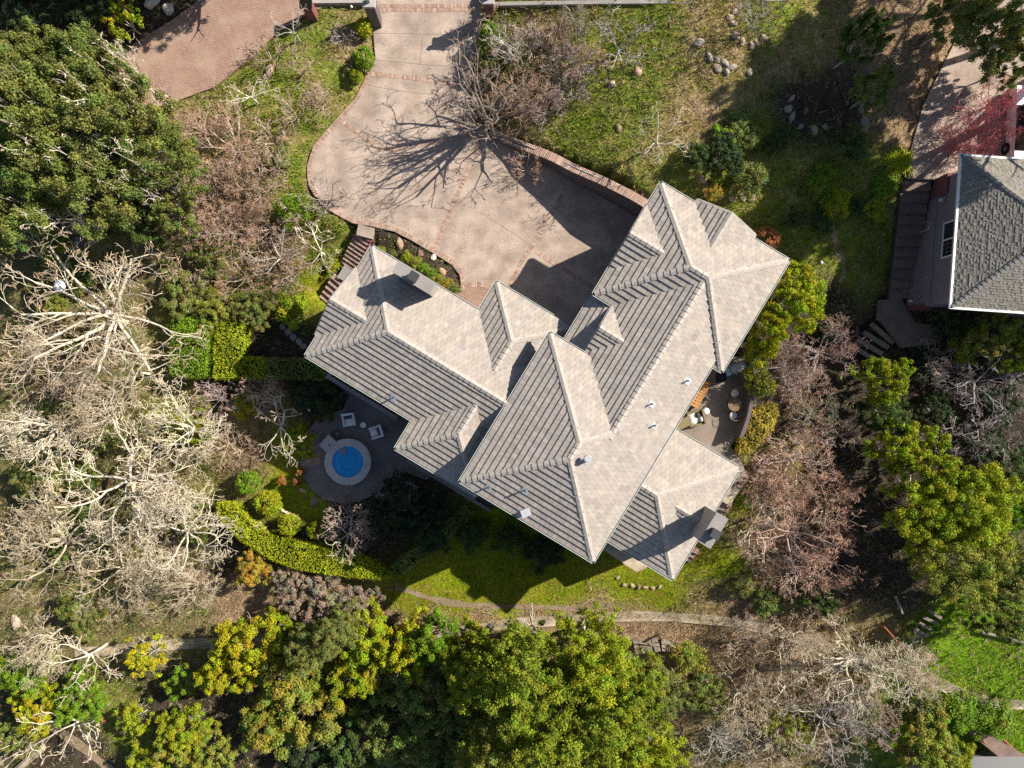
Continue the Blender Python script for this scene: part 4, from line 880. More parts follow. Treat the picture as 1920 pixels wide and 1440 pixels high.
def pillar(px, py, z1, size, label, mat, lantern=True):
    a = P(px, py, z1); root = empty('gate_pillar', (float(a[0]), float(a[1]), 0)); tag(root, label, 'pillar', 'driveway gate pillars')
    MB().box((0, 0, z1/2-.2), (size, size, z1+.4)).obj('shaft', M[mat], root); MB().box((0, 0, z1+.06), (size+.16, size+.16, .12), taper=.9).obj('cap', M['stucco'], root)
    if lantern:
        MB().box((0, 0, z1+.32), (.2, .2, .38), taper=1.15).obj('lantern', M['crystal'], root); MB().cyl((0, 0), .18, .02, z1+.52, z1+.68, 4).obj('lantern_roof', M['black'], root)
    return root
pillar(692, 4, 2.4, .62, 'dark gate pillar beside the clipped green shrubs', 'darkwall')
pillar(915, -2, 2.5, .6, 'brick gate pillar whose long shadow falls on the driveway', 'redbase')
a = P(575, 8, 2.2); root = empty('brick_pier', (float(a[0]), float(a[1]), .5)); tag(root, 'square brick pier at the end of the street wall by the brick drive', 'pier'); MB().box((0, 0, .9), (.55, .55, 1.9)).obj('shaft', M['redbase'], root); MB().box((0, 0, 1.9), (.7, .7, .12)).obj('cap', M['brick'], root)

# ------------------------------------------------------------------ spa and pool furniture
zc = Z_DECK+.42; c = P(652, 866, zc); spa = empty('hot_tub', (float(c[0]), float(c[1]), Z_DECK)); tag(spa, 'round blue hot tub with wide pale stone coping', 'hot tub')
MB().lathe((0, 0), [(1.5, 0), (1.5, .40), (1.53, .42), (1.5, .44), (1.06, .45), (1.02, .43), (1.01, .1)], 64).obj('coping', M['coping'], spa)
jt = MB()
for k in range(7):
    t = k*2*math.pi/7+.3; jt.box((1.28*math.cos(t), 1.28*math.sin(t), .447), (.5, .012, .006), t)
jt.obj('coping_joints', M['joint'], spa)
MB().lathe((0, 0), [(1.01, .42), (1.0, .3), (.99, .19), (.62, .18), (.58, .16), (.55, .03), (.02, .025)], 64).obj('basin', M['plaster'], spa)
MB().cyl((0, 0), 1.0, 1.0, .345, .348, 64).obj('water', M['water'], spa)
d_ = math.radians(118); g = MB(); g.box((.80*math.cos(d_), .80*math.sin(d_), .22), (.5, .42, .2), d_); g.obj('entry_step', M['coping'], spa)
d_ = math.radians(138); g = MB(); g.box((1.72*math.cos(d_), 1.72*math.sin(d_), .215), (.85, .95, .43), d_); o = g.obj('side_plinth', M['coping'], spa); MB().cyl((1.62*math.cos(d_), 1.62*math.sin(d_)), .09, .09, .43, .445, 16).obj('skimmer_lid', M['greyconc'], o)

def pillow(mb, c, d, rz):
    # soft cushion: rounded box of rings
    for k, (zz, f) in enumerate(((-.5, .75), (-.25, .98), (.25, .98), (.5, .72))): pass
    n = 6; i = len(mb.V); cs, sn = math.cos(rz), math.sin(rz); pts = []
    for a in range(n+1):
        for b in range(n+1):
            u = a/n*2-1; v = b/n*2-1; h = (1-u**4)*(1-v**4)
            x = u*d[0]/2*(1-.06*v*v); y = v*d[1]/2*(1-.06*u*u); pts.append((c[0]+x*cs-y*sn, c[1]+x*sn+y*cs, c[2]+h*d[2]))
    mb.V += pts; mb.Q += [(i+a*(n+1)+b, i+(a+1)*(n+1)+b, i+(a+1)*(n+1)+b+1, i+a*(n+1)+b+1) for a in range(n) for b in range(n)]
    return mb
def lounge_chair(px, py, rz, label):
    a = P(px, py, Z_DECK+.4); r = empty('lounge_chair', (float(a[0]), float(a[1]), Z_DECK), rz); tag(r, label, 'chair', 'white lounge chairs on the spa deck')
    MB().box((0, -.02, .2), (.78, .80, .26)).obj('base', M['white'], r)
    for sx in (-1, 1): MB().box((sx*.35, 0, .42), (.10, .84, .24)).obj('armrest', M['white'], r)
    pillow(MB(), (0, -.08, .33), (.60, .68, .12), 0).obj('seat_cushion', M['cushion'], r, smooth=True)
    MB().box((0, .36, .5), (.80, .14, .5)).obj('backrest', M['white'], r)
    pillow(MB(), (0, .20, .46), (.50, .28, .16), .06).obj('pillow', M['pillow'], r, smooth=True)
    for sx in (-1, 1):
        for sy in (-1, 1): MB().box((sx*.32, sy*.32, .05), (.06, .06, .1)).obj('leg', M['white'], r)
    return r
lounge_chair(654, 787, math.radians(8), 'white lounge chair with dark pillow nearer the hedge side of the spa deck')
lounge_chair(706, 810, math.radians(-72), 'white lounge chair with dark pillow nearer the house on the spa deck')
a = P(681, 797, Z_DECK+.45); r = empty('side_table', (float(a[0]), float(a[1]), Z_DECK)); tag(r, 'small round white table between the two white lounge chairs', 'table'); MB().cyl((0, 0), .19, .19, .42, .46, 24).obj('table_top', M['white'], r); MB().cyl((0, 0), .1, .04, 0, .42, 12).obj('stem', M['white'], r)
a = P(632, 813, Z_DECK+.3); r = empty('planter', (float(a[0]), float(a[1]), Z_DECK)); tag(r, 'round black pot standing beside the hot tub plinth', 'pot'); MB().lathe((0, 0), [(.16, 0), (.24, .4), (.25, .42), (.21, .42), (.19, .3), (.01, .29)], 20).obj('pot', M['black'], r); MB().cyl((0, 0), .2, .2, .27, .3, 16).obj('soil', M['joint'], r)

# ------------------------------------------------------------------ patio furniture
ZP = Z_PATIO
def at(px, py, h=.4): a = P(px, py, ZP+h); return float(a[0]), float(a[1]), ZP
r = empty('round_table', at(1378, 758, .75)); tag(r, 'round brown wooden table between the two patio tub chairs', 'table'); MB().cyl((0, 0), .42, .42, .70, .75, 32).obj('table_top', M['wooddark'], r); MB().cyl((0, 0), .06, .06, 0, .7, 10).obj('stem', M['black'], r); MB().cyl((0, 0), .28, .24, 0, .04, 20).obj('foot', M['black'], r)
def tub_chair(px, py, rz, label):
    r = empty('tub_chair', at(px, py, .5), rz); tag(r, label, 'chair', 'tub chairs at the round patio table')
    g = MB(); g.cyl((0, 0), .24, .26, .36, .42, 20); g.obj('seat', M['wicker'], r); g = MB(); g.lathe((0, 0), [(.0, .50), (.17, .49), (.24, .46), (.25, .42)], 24); g.obj('cushion', M['cushion'], r, smooth=True)
    arc = [(.32*math.cos(t), .32*math.sin(t), .72+.06*math.sin(t)) for t in np.linspace(-.5, math.pi+.5, 16)]; MB().tube(arc, .018, 6).obj('back_rail', M['greywood'], r)
    for t in np.linspace(0, math.pi, 7): MB().tube([(.25*math.cos(t), .25*math.sin(t), .4), (.32*math.cos(t), .32*math.sin(t), .72+.06*math.sin(t))], .009, 4).obj('spindle', M['black'], r)
    for t in (.8, 2.3, 3.9, 5.5): MB().tube([(.2*math.cos(t), .2*math.sin(t), .38), (.26*math.cos(t), .26*math.sin(t), 0)], .014, 5).obj('leg', M['black'], r)
tub_chair(1379, 737, math.radians(-20), 'tub chair with white cushion on the side of the round table nearer the grill')
tub_chair(1376, 779, math.radians(190), 'tub chair with white cushion on the side of the round table nearer the lower roof')
r = empty('stool', at(1325, 771, .45)); tag(r, 'round white drum stool beside the wicker armchair', 'stool'); MB().lathe((0, 0), [(.15, 0), (.21, .12), (.22, .28), (.19, .42), (.17, .45), (.01, .46)], 24).obj('drum', M['white'], r, smooth=True)
r = empty('armchair', at(1306, 784, .45), math.radians(14)); tag(r, 'wicker armchair with white cushions and a dark pillow on the patio', 'armchair')
MB().box((0, 0, .18), (.98, .86, .3)).obj('base', M['wicker'], r); MB().box((.44, 0, .42), (.12, .9, .5)).obj('backrest', M['wicker'], r)
for sy in (-1, 1): MB().box((-.05, sy*.41, .4), (.9, .1, .28)).obj('armrest', M['wicker'], r)
pillow(MB(), (-.12, 0, .34), (.72, .70, .15), 0).obj('seat_cushion', M['cushion'], r, smooth=True); pillow(MB(), (.26, -.12, .45), (.2, .4, .2), .1).obj('back_cushion', M['cushion'], r, smooth=True); pillow(MB(), (.12, .16, .50), (.28, .30, .14), .3).obj('pillow', M['pillow'], r, smooth=True)
r = empty('ottoman', at(1283, 793, .4), -HA+1.0); tag(r, 'curved olive wicker bench half under the eave beside the armchair', 'bench')
MB().prism([(.62, -.28), (.62, .12), (.45, .28), (-.45, .28), (-.62, .12), (-.62, -.28)], .05, .42).obj('seat', M['wicker'], r)
for sx in (-1, 1): MB().box((sx*.5, -.1, .02), (.08, .3, .08)).obj('foot', M['black'], r)
r = empty('slatted_lounger', at(1312, 738, .4), math.radians(62)); tag(r, 'orange teak slatted lounger half hidden under the main eave', 'lounger')
for k in range(9): MB().box((-.8+k*.2, 0, .38+.02*math.sin(k*.9)), (.16, .62, .035)).obj('slat', M['wood'], r)
for sy in (-1, 1): MB().box((0, sy*.3, .31), (1.8, .05, .09)).obj('rail', M['wood'], r)
for sx in (-1, 1):
    for sy in (-1, 1): MB().box((sx*.75, sy*.28, .14), (.06, .06, .28)).obj('leg', M['wood'], r)
r = empty('barbecue_grill', at(1380, 691, .9), math.radians(25)); tag(r, 'stainless barbecue grill on a cart in the shaded patio corner', 'grill')
MB().box((0, 0, .4), (.62, .5, .75)).obj('cart', M['black'], r); g = MB(); g.box((0, .02, .93), (.66, .52, .26), taper=.82); g.obj('lid', M['steel'], r); MB().tube([(-.26, -.28, .9), (.26, -.28, .9)], .02, 6).obj('handle', M['steel'], r)
MB().box((-.5, 0, .8), (.3, .46, .04)).obj('side_shelf', M['steel'], r); MB().box((.5, 0, .8), (.3, .46, .04)).obj('side_shelf', M['steel'], r); MB().box((0, .3, .95), (.8, .05, .06)).obj('rail', M['steel'], r)
r = empty('storage_box', at(1354, 708, .5), .05); tag(r, 'square black covered box standing under the house corner by the grill', 'box'); MB().box((0, 0, .25), (.46, .54, .5), taper=.96).obj('body', M['black'], r); MB().box((0, 0, .52), (.5, .58, .05), taper=.94).obj('lid', M['black'], r)

# ------------------------------------------------------------------ car of the neighbours (only its near side is in the picture)
a = P(1925, 232, 1.9); car = empty('parked_car', (float(a[0]), float(a[1]), 1.2), math.radians(87)); tag(car, 'white car parked above the grey shingle roof, only its side in view', 'car')
def car_shell(mb, prof, zs, w):
    return mb
g = MB()
sec = [(-2.25, .45, .72, .70), (-2.1, .40, .92, .84), (-1.3, .30, .98, .90), (0, .28, 1.0, .91), (1.3, .30, .98, .90), (2.0, .38, .88, .86), (2.25, .48, .70, .72)]
for x, z0_, z1_, w in sec:
    g.V += [(x, -w, z0_), (x, w, z0_), (x, w*1.0, (z0_+z1_)/2), (x, w*.93, z1_), (x, -w*.93, z1_), (x, -w*1.0, (z0_+z1_)/2)]
for k in range(len(sec)-1):
    g.Q += [(k*6+j, k*6+(j+1) % 6, (k+1)*6+(j+1) % 6, (k+1)*6+j) for j in range(6)]
g.N = [[0, 1, 2, 3, 4, 5], [36+k for k in (5, 4, 3, 2, 1, 0)]]
body = g.obj('body', M['carpaint'], car, smooth=False)
g = MB(); g.hexa([(-1.7, -.82, .97), (1.0, -.82, .97), (1.0, .82, .97), (-1.7, .82, .97)], [(-1.35, -.66, 1.5), (.3, -.66, 1.5), (.3, .66, 1.5), (-1.35, .66, 1.5)]); cab = g.obj('cabin', M['glass'], car)
MB().box((-.52, 0, 1.52), (1.6, 1.28, .06), taper=.94).obj('roof', M['carpaint'], car)
for sx in (-1.4, 1.38):
    for sy in (-1, 1):
        w = MB(); n = 24
        i0 = 0; w.V = []; 
        for yy in (-.11, .11):
            for k in range(n): t = 2*math.pi*k/n; w.V.append((sx+.33*math.cos(t), sy*.84+yy, .33+.33*math.sin(t)))
        w.Q = [(k, (k+1) % n, n+(k+1) % n, n+k) for k in range(n)]; w.N = [list(range(n))[::-1], list(range(n, 2*n))]
        wo = w.obj('wheel', M['tyre'], car)
        w = MB(); w.V = []
        for k in range(10):
            t = 2*math.pi*k/10; rr = .22 if k % 2 == 0 else .12; w.V.append((sx+rr*math.cos(t), sy*.955, .33+rr*math.sin(t)))
        w.N = [list(range(10))]; w.obj('rim', M['steel'], wo)
    
# ------------------------------------------------------------------ timber works and odds and ends
def plank_fence(name, label, p0, p1, n, h, rot=0.0, lean=0.0):
    a = np.array(G(*p0)); b_ = np.array(G(*p1)); root = empty(name, tuple(a)); tag(root, label, 'fence'); d = b_-a; L_ = np.hypot(d[0], d[1]); rz = math.atan2(d[1], d[0]); nr = np.array([-d[1], d[0]])/L_
    for i in range(n):
        t = (i+.5)/n; c = d*t; hh = h*RNG.uniform(.85, 1.1); off = nr*lean
        g = MB(); w = L_/n*.9/2; dx = np.array([math.cos(rz), math.sin(rz)])*w; th = nr*.02
        bt = [c[:2]-dx-th, c[:2]+dx-th, c[:2]+dx+th, c[:2]-dx+th]; g.hexa([(*p, c[2]-.3) for p in bt], [(*(p+off), c[2]+hh) for p in bt]); g.obj('board', M['greywood'], root)
    g = MB(); g.tube([(0-nr[0]*.05, 0-nr[1]*.05, h*.7), (d[0]-nr[0]*.05+off[0]*.6, d[1]-nr[1]*.05+off[1]*.6, d[2]+h*.7)], .05, 4); g.obj('rail', M['greywood'], root)
    return root
plank_fence('plank_fence', 'weathered board fence leaning on the bank below the concrete path', (1185, 1196), (1232, 1192), 8, 1.0, lean=-.7)
plank_fence('plank_fence', 'broken board fence beside the square timber post under the path', (1240, 1194), (1285, 1206), 7, 1.0, lean=-.6)
def post(px, py, h, label, tilt=(0, 0), r=.07, mat='greywood', nm='timber_post', cat='post'):
    a = G(px, py); root = empty(nm, a); tag(root, label, cat); MB().tube([(0, 0, -.3), (tilt[0], tilt[1], h)], r, 5).obj('shaft', M[mat], root); MB().box((tilt[0], tilt[1], h), (r*2.2, r*2.2, .05)).obj('top', M[mat], root)
post(1236, 1190, 1.3, 'square timber post standing between the two leaning board fences'); post(1167, 1186, 1.2, 'timber post at the tree end of the leaning board fence')
def log(p0, p1, r, label, mat='greywood', dz=.08, nm='timber_rail', cat='rail'):
    a = np.array(G(*p0)); b_ = np.array(G(*p1)); root = empty(nm, tuple(a)); tag(root, label, cat); d = b_-a
    MB().tube([(0, 0, dz), tuple(d*.5+np.array([0, 0, dz+.02])), (d[0], d[1], d[2]+dz)], [r, r*.95, r*.9], 7).obj('beam', M[mat], root)
    for t in (.12, .88): MB().tube([tuple(d*t+np.array([0, 0, -.3])), tuple(d*t+np.array([0, 0, dz]))], r*.8, 5).obj('stake', M[mat], root)
log((1835, 1182), (1925, 1204), .1, 'long grey timber rail edging the bright green slope', dz=.35)
log((1676, 1116), (1690, 1150), .09, 'short pale timber lying in the shade below the twiggy tree', dz=.15)
log((1644, 1166), (1680, 1205), .05, 'thin rust-red handrail beside the shaded bank', 'rust', .9)
log((1822, 1372), (1838, 1388), .06, 'shorter rust-red rail of the low deck at the corner', 'rust', .8)
log((1856, 1366), (1886, 1394), .06, 'longer rust-red rail of the low deck at the corner', 'rust', .8)
log((30, 1445), (85, 1398), .26, 'thick pale fallen log in the woodland corner', 'pathconc', .2, 'fallen_log', 'log')
# corner deck and shed, partly in frame
z = -4.4; g = MB(); root = empty('timber_deck', P3(1870, 1400, z)); tag(root, 'grey deck with rust-red rails at the corner of the green slope', 'deck'); o3 = np.array([*P(1870, 1400, z)])
pts = [P(1815, 1372, z), P(1842, 1368, z), P(1925, 1418, z), P(1925, 1440, z), P(1880, 1425, z)]
MB().prism([p-o3 for p in pts], -.2, 0).obj('platform', M['step'], root)
root = empty('shed', P3(1868, 1446, -4.4)); tag(root, 'dark grey shed roof cut off at the bottom edge of the picture', 'shed')
g = MB(); g.V = [(-2.2, -1.8, 0), (2.4, -1.8, 0), (2.4, 1.0, 0), (-2.2, 1.0, 0), (-1.4, -.4, .8), (1.8, -.4, .8)]; g.Q = [(0, 1, 5, 4), (2, 3, 4, 5)]; g.T = [(1, 2, 5), (3, 0, 4)]; g.obj('roof', M['darkmetal'], root); MB().box((0.1, -.4, -1.2), (4, 2.3, 2.4)).obj('wall', M['darkwall'], root)
root = empty('crate', P3(1712, 1428, -5.2), .5); tag(root, 'brown timber box frame under the shrubs at the bottom edge', 'crate')
for k in range(5): MB().box((-.6+k*.3, 0, .5), (.24, 1.2, .06)).obj('slat', M['greywood'], root)
MB().box((0, 0, .2), (1.5, 1.2, .5)).obj('box', M['wooddark'], root)
# lantern hanging in the big bare tree, dark slab, path lights, stepping stones
a = P3(113, 537, 2.2); root = empty('hanging_lantern', a); tag(root, 'glassy pale lantern hanging in the big white-limbed tree', 'lantern'); MB().lathe((0, 0), [(.02, .35), (.12, .3), (.36, .1), (.34, 0), (.2, -.2), (.05, -.3)], 12).obj('shade', M['crystal'], root); MB().tube([(0, 0, .3), (0, 0, 1.2)], .015, 4).obj('chain', M['black'], root); MB().lathe((0, 0), [(.01, .42), (.08, .4), (.09, .34)], 10).obj('finial', M['white'], root)
a = G(153, 458); root = empty('stone_bench', a, .4); tag(root, 'dark slate bench under the oaks by the big pale tree', 'bench'); MB().box((0, 0, .42), (1.15, .7, .12)).obj('slab', M['darkwall'], root)
for sx in (-.4, .4): MB().box((sx, 0, .18), (.14, .55, .4)).obj('leg', M['rock'], root)
def path_light(px, py, label, h=.35):
    a = G(px, py); root = empty('path_light', a); tag(root, label, 'light', 'low garden path lights'); MB().cyl((0, 0), .02, .02, -.1, h, 6).obj('stake', M['black'], root); MB().cyl((0, 0), .1, .03, h-.02, h+.06, 12).obj('shade', M['white'], root)
path_light(582, 768, 'white path light in the shaded bed by the spa deck'); path_light(1534, 495, 'white path light in the shaded grass beyond the tiled roof corner', .5); path_light(532, 249, 'pale square light on the grassy bank beside the driveway', .2); path_light(660, 15, 'round white light in the grass behind the dark gate pillar', .2)
for k, (px, py) in enumerate(((530, 613), (541, 622), (550, 632), (561, 640), (569, 649), (580, 655))):
    a = G(px, py); r = RNG.uniform(.2, .26); n = 9; g = MB(); g.prism([(r*RNG.uniform(.8, 1.1)*math.cos(2*math.pi*i/n), r*RNG.uniform(.8, 1.1)*math.sin(2*math.pi*i/n)) for i in range(n)], -.1, .05); o = g.obj('stepping_stone', M['greyconc'], None, loc=a); tag(o, 'pale stepping stone in the curved row on the shaded lawn', 'stone', 'stepping stones')
g = MB(); root = empty('trellis', G(610, 1027)); tag(root, 'thin metal edging fence behind the curved hedge', 'fence')
for k in range(9): MB().tube([(k*.14, -.03*k, 0), (k*.14, -.03*k, .9)], .015, 4).obj('bar', M['galv'], root)
MB().tube([(0, 0, .9), (2.6, -.6, .9)], .02, 4).obj('rail', M['galv'], root)
# ------------------------------------------------------------------ plant meshes
def leaf_quads(rng, C, Nn, S, asp=.55):
    n = len(C); Nn = Nn/np.linalg.norm(Nn, axis=1, keepdims=True); r = rng.standard_normal((n, 3)); t = np.cross(Nn, r); t /= np.linalg.norm(t, axis=1, keepdims=True)+1e-9; b = np.cross(Nn, t)
    S = S[:, None]; V = np.stack([C-t*S, C-b*S*asp+Nn*S*.12, C+t*S, C+b*S*asp+Nn*S*.12], 1); return V.reshape(-1, 3), np.arange(n*4).reshape(n, 4)
def crown_mesh(name, seed, R, hz, ncl, nleaf, leaf, zc, rad=(.17, .33), shell=(.5, .95), lob=.22, low=-.35, hue=.10, spiky=0.0, colour2=None, c2=.0):
    rng = np.random.default_rng(seed); ph = rng.uniform(0, 6.28, 4)
    u = rng.uniform(low, 1, ncl); az = rng.uniform(0, 2*math.pi, ncl); f = rng.uniform(*shell, ncl)
    lobe = 1+lob*np.sin(3*az+ph[0])+lob*.7*np.sin(5*az+ph[1])+lob*.5*np.sin(2*az+ph[2]); q = np.sqrt(1-u*u)
    cen = np.column_stack([q*np.cos(az)*f*lobe*R, q*np.sin(az)*f*lobe*R, zc+u*f*hz]); rc = R*rng.uniform(*rad, ncl)
    w = rc**2; k = rng.choice(ncl, nleaf, p=w/w.sum()); d = rng.standard_normal((nleaf, 3)); d[:, 2] += .35; d /= np.linalg.norm(d, axis=1, keepdims=True)
    rr = rc[k]*rng.random(nleaf)**.45*rng.uniform(.75, 1.3, nleaf)
    if spiky: rr = rr*(1+spiky*np.maximum(0, rng.standard_normal(nleaf)))
    sq = np.array([1, 1, .75]); C = cen[k]+d*rr[:, None]*sq; N_ = d+rng.standard_normal((nleaf, 3))*.75+np.array([0, 0, .45])
    S = leaf*rng.uniform(.6, 1.25, nleaf); V, Q = leaf_quads(rng, C, N_, S)
    br = (rng.uniform(.78, 1.22, ncl)[k]*rng.uniform(.75, 1.28, nleaf))[:, None]; hj = 1+rng.normal(0, hue, (ncl, 3))[k]*np.array([1, .5, .8]); col = np.clip(br*hj, .2, 2)
    if colour2 is not None:
        m_ = rng.random(nleaf) < c2*(.4+1.2*rng.random(ncl)[k]); col[m_] = col[m_]*np.array(colour2)
    me = raw_mesh(name, V, [Q], M['leaf'], col); me["R"] = R; return me
def tube_mesh(name, segs, mat, twigcol=(.8, .66, .56)):
    """segs rows: p0(3) p1(3) r0 r1 lev"""
    S = np.asarray(segs); Vs = []; Qs = []; Cs = []; o = 0
    for sel, n in ((S[:, 6] > .05, 6), (S[:, 6] <= .05, 3)):
        s = S[sel]
        if not len(s): continue
        d = s[:, 3:6]-s[:, :3]; L_ = np.linalg.norm(d, axis=1, keepdims=True)+1e-9; d = d/L_; a = np.cross(d, np.array([.3, .2, .93])); a /= np.linalg.norm(a, axis=1, keepdims=True)+1e-9; b = np.cross(d, a)
        t = 2*np.pi*np.arange(n)/n; ring = a[:, None]*np.cos(t)[None, :, None]+b[:, None]*np.sin(t)[None, :, None]
        V0 = s[:, None, :3]-d[:, None]*.1*L_[:, None]*0+ring*s[:, 6][:, None, None]; V1 = s[:, None, 3:6]+d[:, None]*np.minimum(s[:, 7], .06)[:, None, None]*.6+ring*s[:, 7][:, None, None]
        V = np.concatenate([V0, V1], 1); m = len(s); k = np.arange(n); f = np.stack([k, (k+1) % n, n+(k+1) % n, n+k], 1); Q = (np.arange(m)[:, None, None]*2*n+f[None]).reshape(-1, 4)+o
        Vs.append(V.reshape(-1, 3)); Qs.append(Q); o += V.size//3; tw = np.clip((s[:, 8]-1.5)/2, 0, 1)[:, None]; c = (1-tw)*np.ones(3)+tw*np.array(twigcol); c = c*np.random.default_rng(1).uniform(.8, 1.15, (m, 1)); Cs.append(np.repeat(c, n, axis=0))
    return raw_mesh(name, np.vstack(Vs), [np.vstack(Qs)], mat, np.vstack(Cs))
def grow(rng, segs, p, d, L_, r, lev, mx, wig, kids, up, seg, rmin):
    n = int(min(10, max(3, L_/seg[min(lev, len(seg)-1)]))); st = L_/n
    for i in range(n):
        d = d+rng.normal(0, wig, 3)*(.7 if lev == 0 else 1.0); d[2] += up*(1 if lev < 2 else .5); d /= math.sqrt(d[0]*d[0]+d[1]*d[1]+d[2]*d[2])
        r1 = max(rmin, r*(1-.6/n)); q = p+d*st; segs.append((*p, *q, r, r1, lev)); p = q; r = r1
        if lev < mx and i >= n*.2:
            pr = kids[lev]/(n*.8); k = int(pr)+(1 if rng.random() < pr-int(pr) else 0)
            for _ in range(k):
                a = rng.uniform(.5, 1.15); x = rng.standard_normal(3); x -= d*(x@d); x /= np.linalg.norm(x); cd = d*math.cos(a)+x*math.sin(a)
                grow(rng, segs, p, cd, L_*rng.uniform(.4, .68)*(1-.35*i/n), max(rmin, r*rng.uniform(.5, .72)), lev+1, mx, wig, kids, up, seg, rmin)
def bare_mesh(name, seed, R, th, nl, r0, mx, wig, kids, up, elev=(.25, .8), rmin=.012, seg=(.7, .4, .28, .2, .15), twig=(.8, .66, .56), flat=1.0):
    rng = np.random.default_rng(seed); segs = []; p = np.zeros(3); d = np.array([0, 0, 1.0])
    n = 4
    for i in range(n):
        d = d+rng.normal(0, .12, 3); d /= np.linalg.norm(d); q = p+d*th/n; segs.append((*p, *q, r0*(1-.08*i), r0*(1-.08*(i+1)), 0)); p = q
    for i in range(nl):
        az = 2*math.pi*(i+rng.uniform(-.3, .3))/nl; e = rng.uniform(*elev); dd = np.array([math.cos(az)*math.cos(e), math.sin(az)*math.cos(e), math.sin(e)])
        st = p-np.array([0, 0, th*rng.uniform(0, .35)]); grow(rng, segs, st, dd, R*rng.uniform(.7, .95), r0*rng.uniform(.45, .65), 0, mx, wig, kids, up, seg, rmin)
    S = np.array(segs); rr = np.percentile(np.hypot(S[:, 3], S[:, 4]), 96); k = R/rr; S[:, [0, 1, 3, 4]] *= k; S[:, [2, 5]] *= flat
    cut = S[:, 8] < .5 if mx > 2 else np.arange(len(S)) < n+nl*3
    top = S[:, 5].max()
    a = tube_mesh(name+'_trunk', S[cut], M['bark'], twig); b = tube_mesh(name+'_crown', S[~cut], M['bark'], twig)
    return (a, b, R, float(top))
def trunk_mesh(name, seed, R, zc, r0, lims=6):
    rng = np.random.default_rng(seed); segs = []; p = np.zeros(3); d = np.array([0, 0, 1.0])
    for i in range(4):
        d = d+rng.normal(0, .1, 3); d /= np.linalg.norm(d); q = p+d*zc*.5/4; segs.append((*p, *q, r0*(1-.1*i), r0*(.9-.1*i), 0)); p = q
    for i in range(lims):
        az = 2*math.pi*(i+rng.uniform(-.3, .3))/lims; e = rng.uniform(.35, .95); grow(rng, segs, p, np.array([math.cos(az)*math.cos(e), math.sin(az)*math.cos(e), math.sin(e)]), R*rng.uniform(.75, 1.0), r0*.5, 0, 2, .22, (3, 2), .02, (.5, .4, .3), .015)
    return tube_mesh(name, segs, M['bark'])

OAK = [(trunk_mesh('trunk', 20+i, 4, 4.2, .22, 7), crown_mesh('crown', 30+i, 4.0, 2.3, 170, 34000, .088, 4.4, rad=(.075, .15), lob=.2, shell=(.45, 1.0)), 4.0, 6.7) for i in range(3)]
BUSHY = [(trunk_mesh('trunk', 40+i, 2.2, 2.2, .12, 5), crown_mesh('crown', 50+i, 2.5, 1.9, 130, 19500, .076, 2.4, rad=(.075, .15), hue=.12), 2.5, 4.3) for i in range(3)]
CONIF = [(trunk_mesh('trunk', 60+i, 2.6, 6.5, .25, 6), crown_mesh('crown', 70+i, 3.2, 5.2, 280, 36000, .076, 5.4, rad=(.065, .125), lob=.12, shell=(.35, .95), spiky=.12), 3.2, 10.6) for i in range(3)]
SHRUB = [(trunk_mesh('stems', 80+i, .8, .7, .05, 5), crown_mesh('foliage', 90+i, 1.0, .85, 44, 5200, .058, .85, rad=(.18, .34), hue=.12), 1.0, 1.75) for i in range(3)]
MIXED = [(trunk_mesh('stems', 100+i, 2.0, 1.9, .1, 5), crown_mesh('crown', 110+i, 2.4, 1.6, 90, 16000, .08, 2.1, rad=(.09, .18), hue=.16, colour2=(1.18, .93, .9), c2=.2), 2.4, 3.7) for i in range(2)]
BALL = [(trunk_mesh('stems', 120+i, .6, .5, .05, 4), crown_mesh('foliage', 130+i, .85, .8, 70, 4800, .055, .8, rad=(.2, .26), shell=(.72, .86), lob=.03, low=-.6), 1.0, 1.7) for i in range(2)]
SPARSE = [(trunk_mesh('stems', 140+i, 1.5, 1.4, .07, 7), crown_mesh('foliage', 150+i, 1.7, 1.1, 40, 3000, .085, 1.5, rad=(.10, .20), hue=.14), 1.7, 2.7) for i in range(2)]
STRAP = []
for i in range(1):
    rng = np.random.default_rng(160); n = 420; az = rng.uniform(0, 6.28, n); L_ = rng.uniform(.45, .95, n); Vs = []; 
    b0 = np.column_stack([rng.normal(0, .18, n), rng.normal(0, .18, n), np.zeros(n)]); dr = np.column_stack([np.cos(az), np.sin(az), np.zeros(n)]); sd_ = np.column_stack([-np.sin(az), np.cos(az), np.zeros(n)])*.022
    a1 = b0+dr*(L_*.45)[:, None]+np.array([0, 0, .55]); a2 = b0+dr*L_[:, None]+np.array([0, 0, .35])
    V = np.stack([b0-sd_, b0+sd_, a1+sd_*1.2, a1-sd_*1.2, a2+sd_*.3, a2-sd_*.3], 1).reshape(-1, 3); k = np.arange(n)[:, None]*6
    STRAP.append((None, raw_mesh('foliage', V, [np.vstack([k+np.array([0, 1, 2, 3]), k+np.array([3, 2, 4, 5])])], M['leaf'], np.tile(rng.uniform(.7, 1.3, (n, 1)), (2, 1))*np.ones(3)), 1.0, .9))
SYC = [bare_mesh('sycamore', 201, 6.0, 3.2, 13, .20, 4, .16, (6, 5, 3.8, 2.6), .05, (.15, .75), rmin=.014, seg=(.7, .5, .35, .28, .22))]
LICH = [bare_mesh('lichen_oak', 210+i, 5.0, 2.6, 11, .145, 4, .30, (5.5, 5, 3.6, 2.4), .03, (.15, .8), rmin=.0145, seg=(.5, .36, .28, .22, .18), twig=(.92, .86, .78)) for i in range(3)]
MAPLE = [bare_mesh('twiggy_tree', 220+i, 3.6, 1.6, 9, .11, 4, .17, (6.5, 5.5, 3.8, 2.2), .03, (.2, .9), rmin=.013, seg=(.5, .36, .3, .26, .22), twig=(.95, .72, .62)) for i in range(2)]
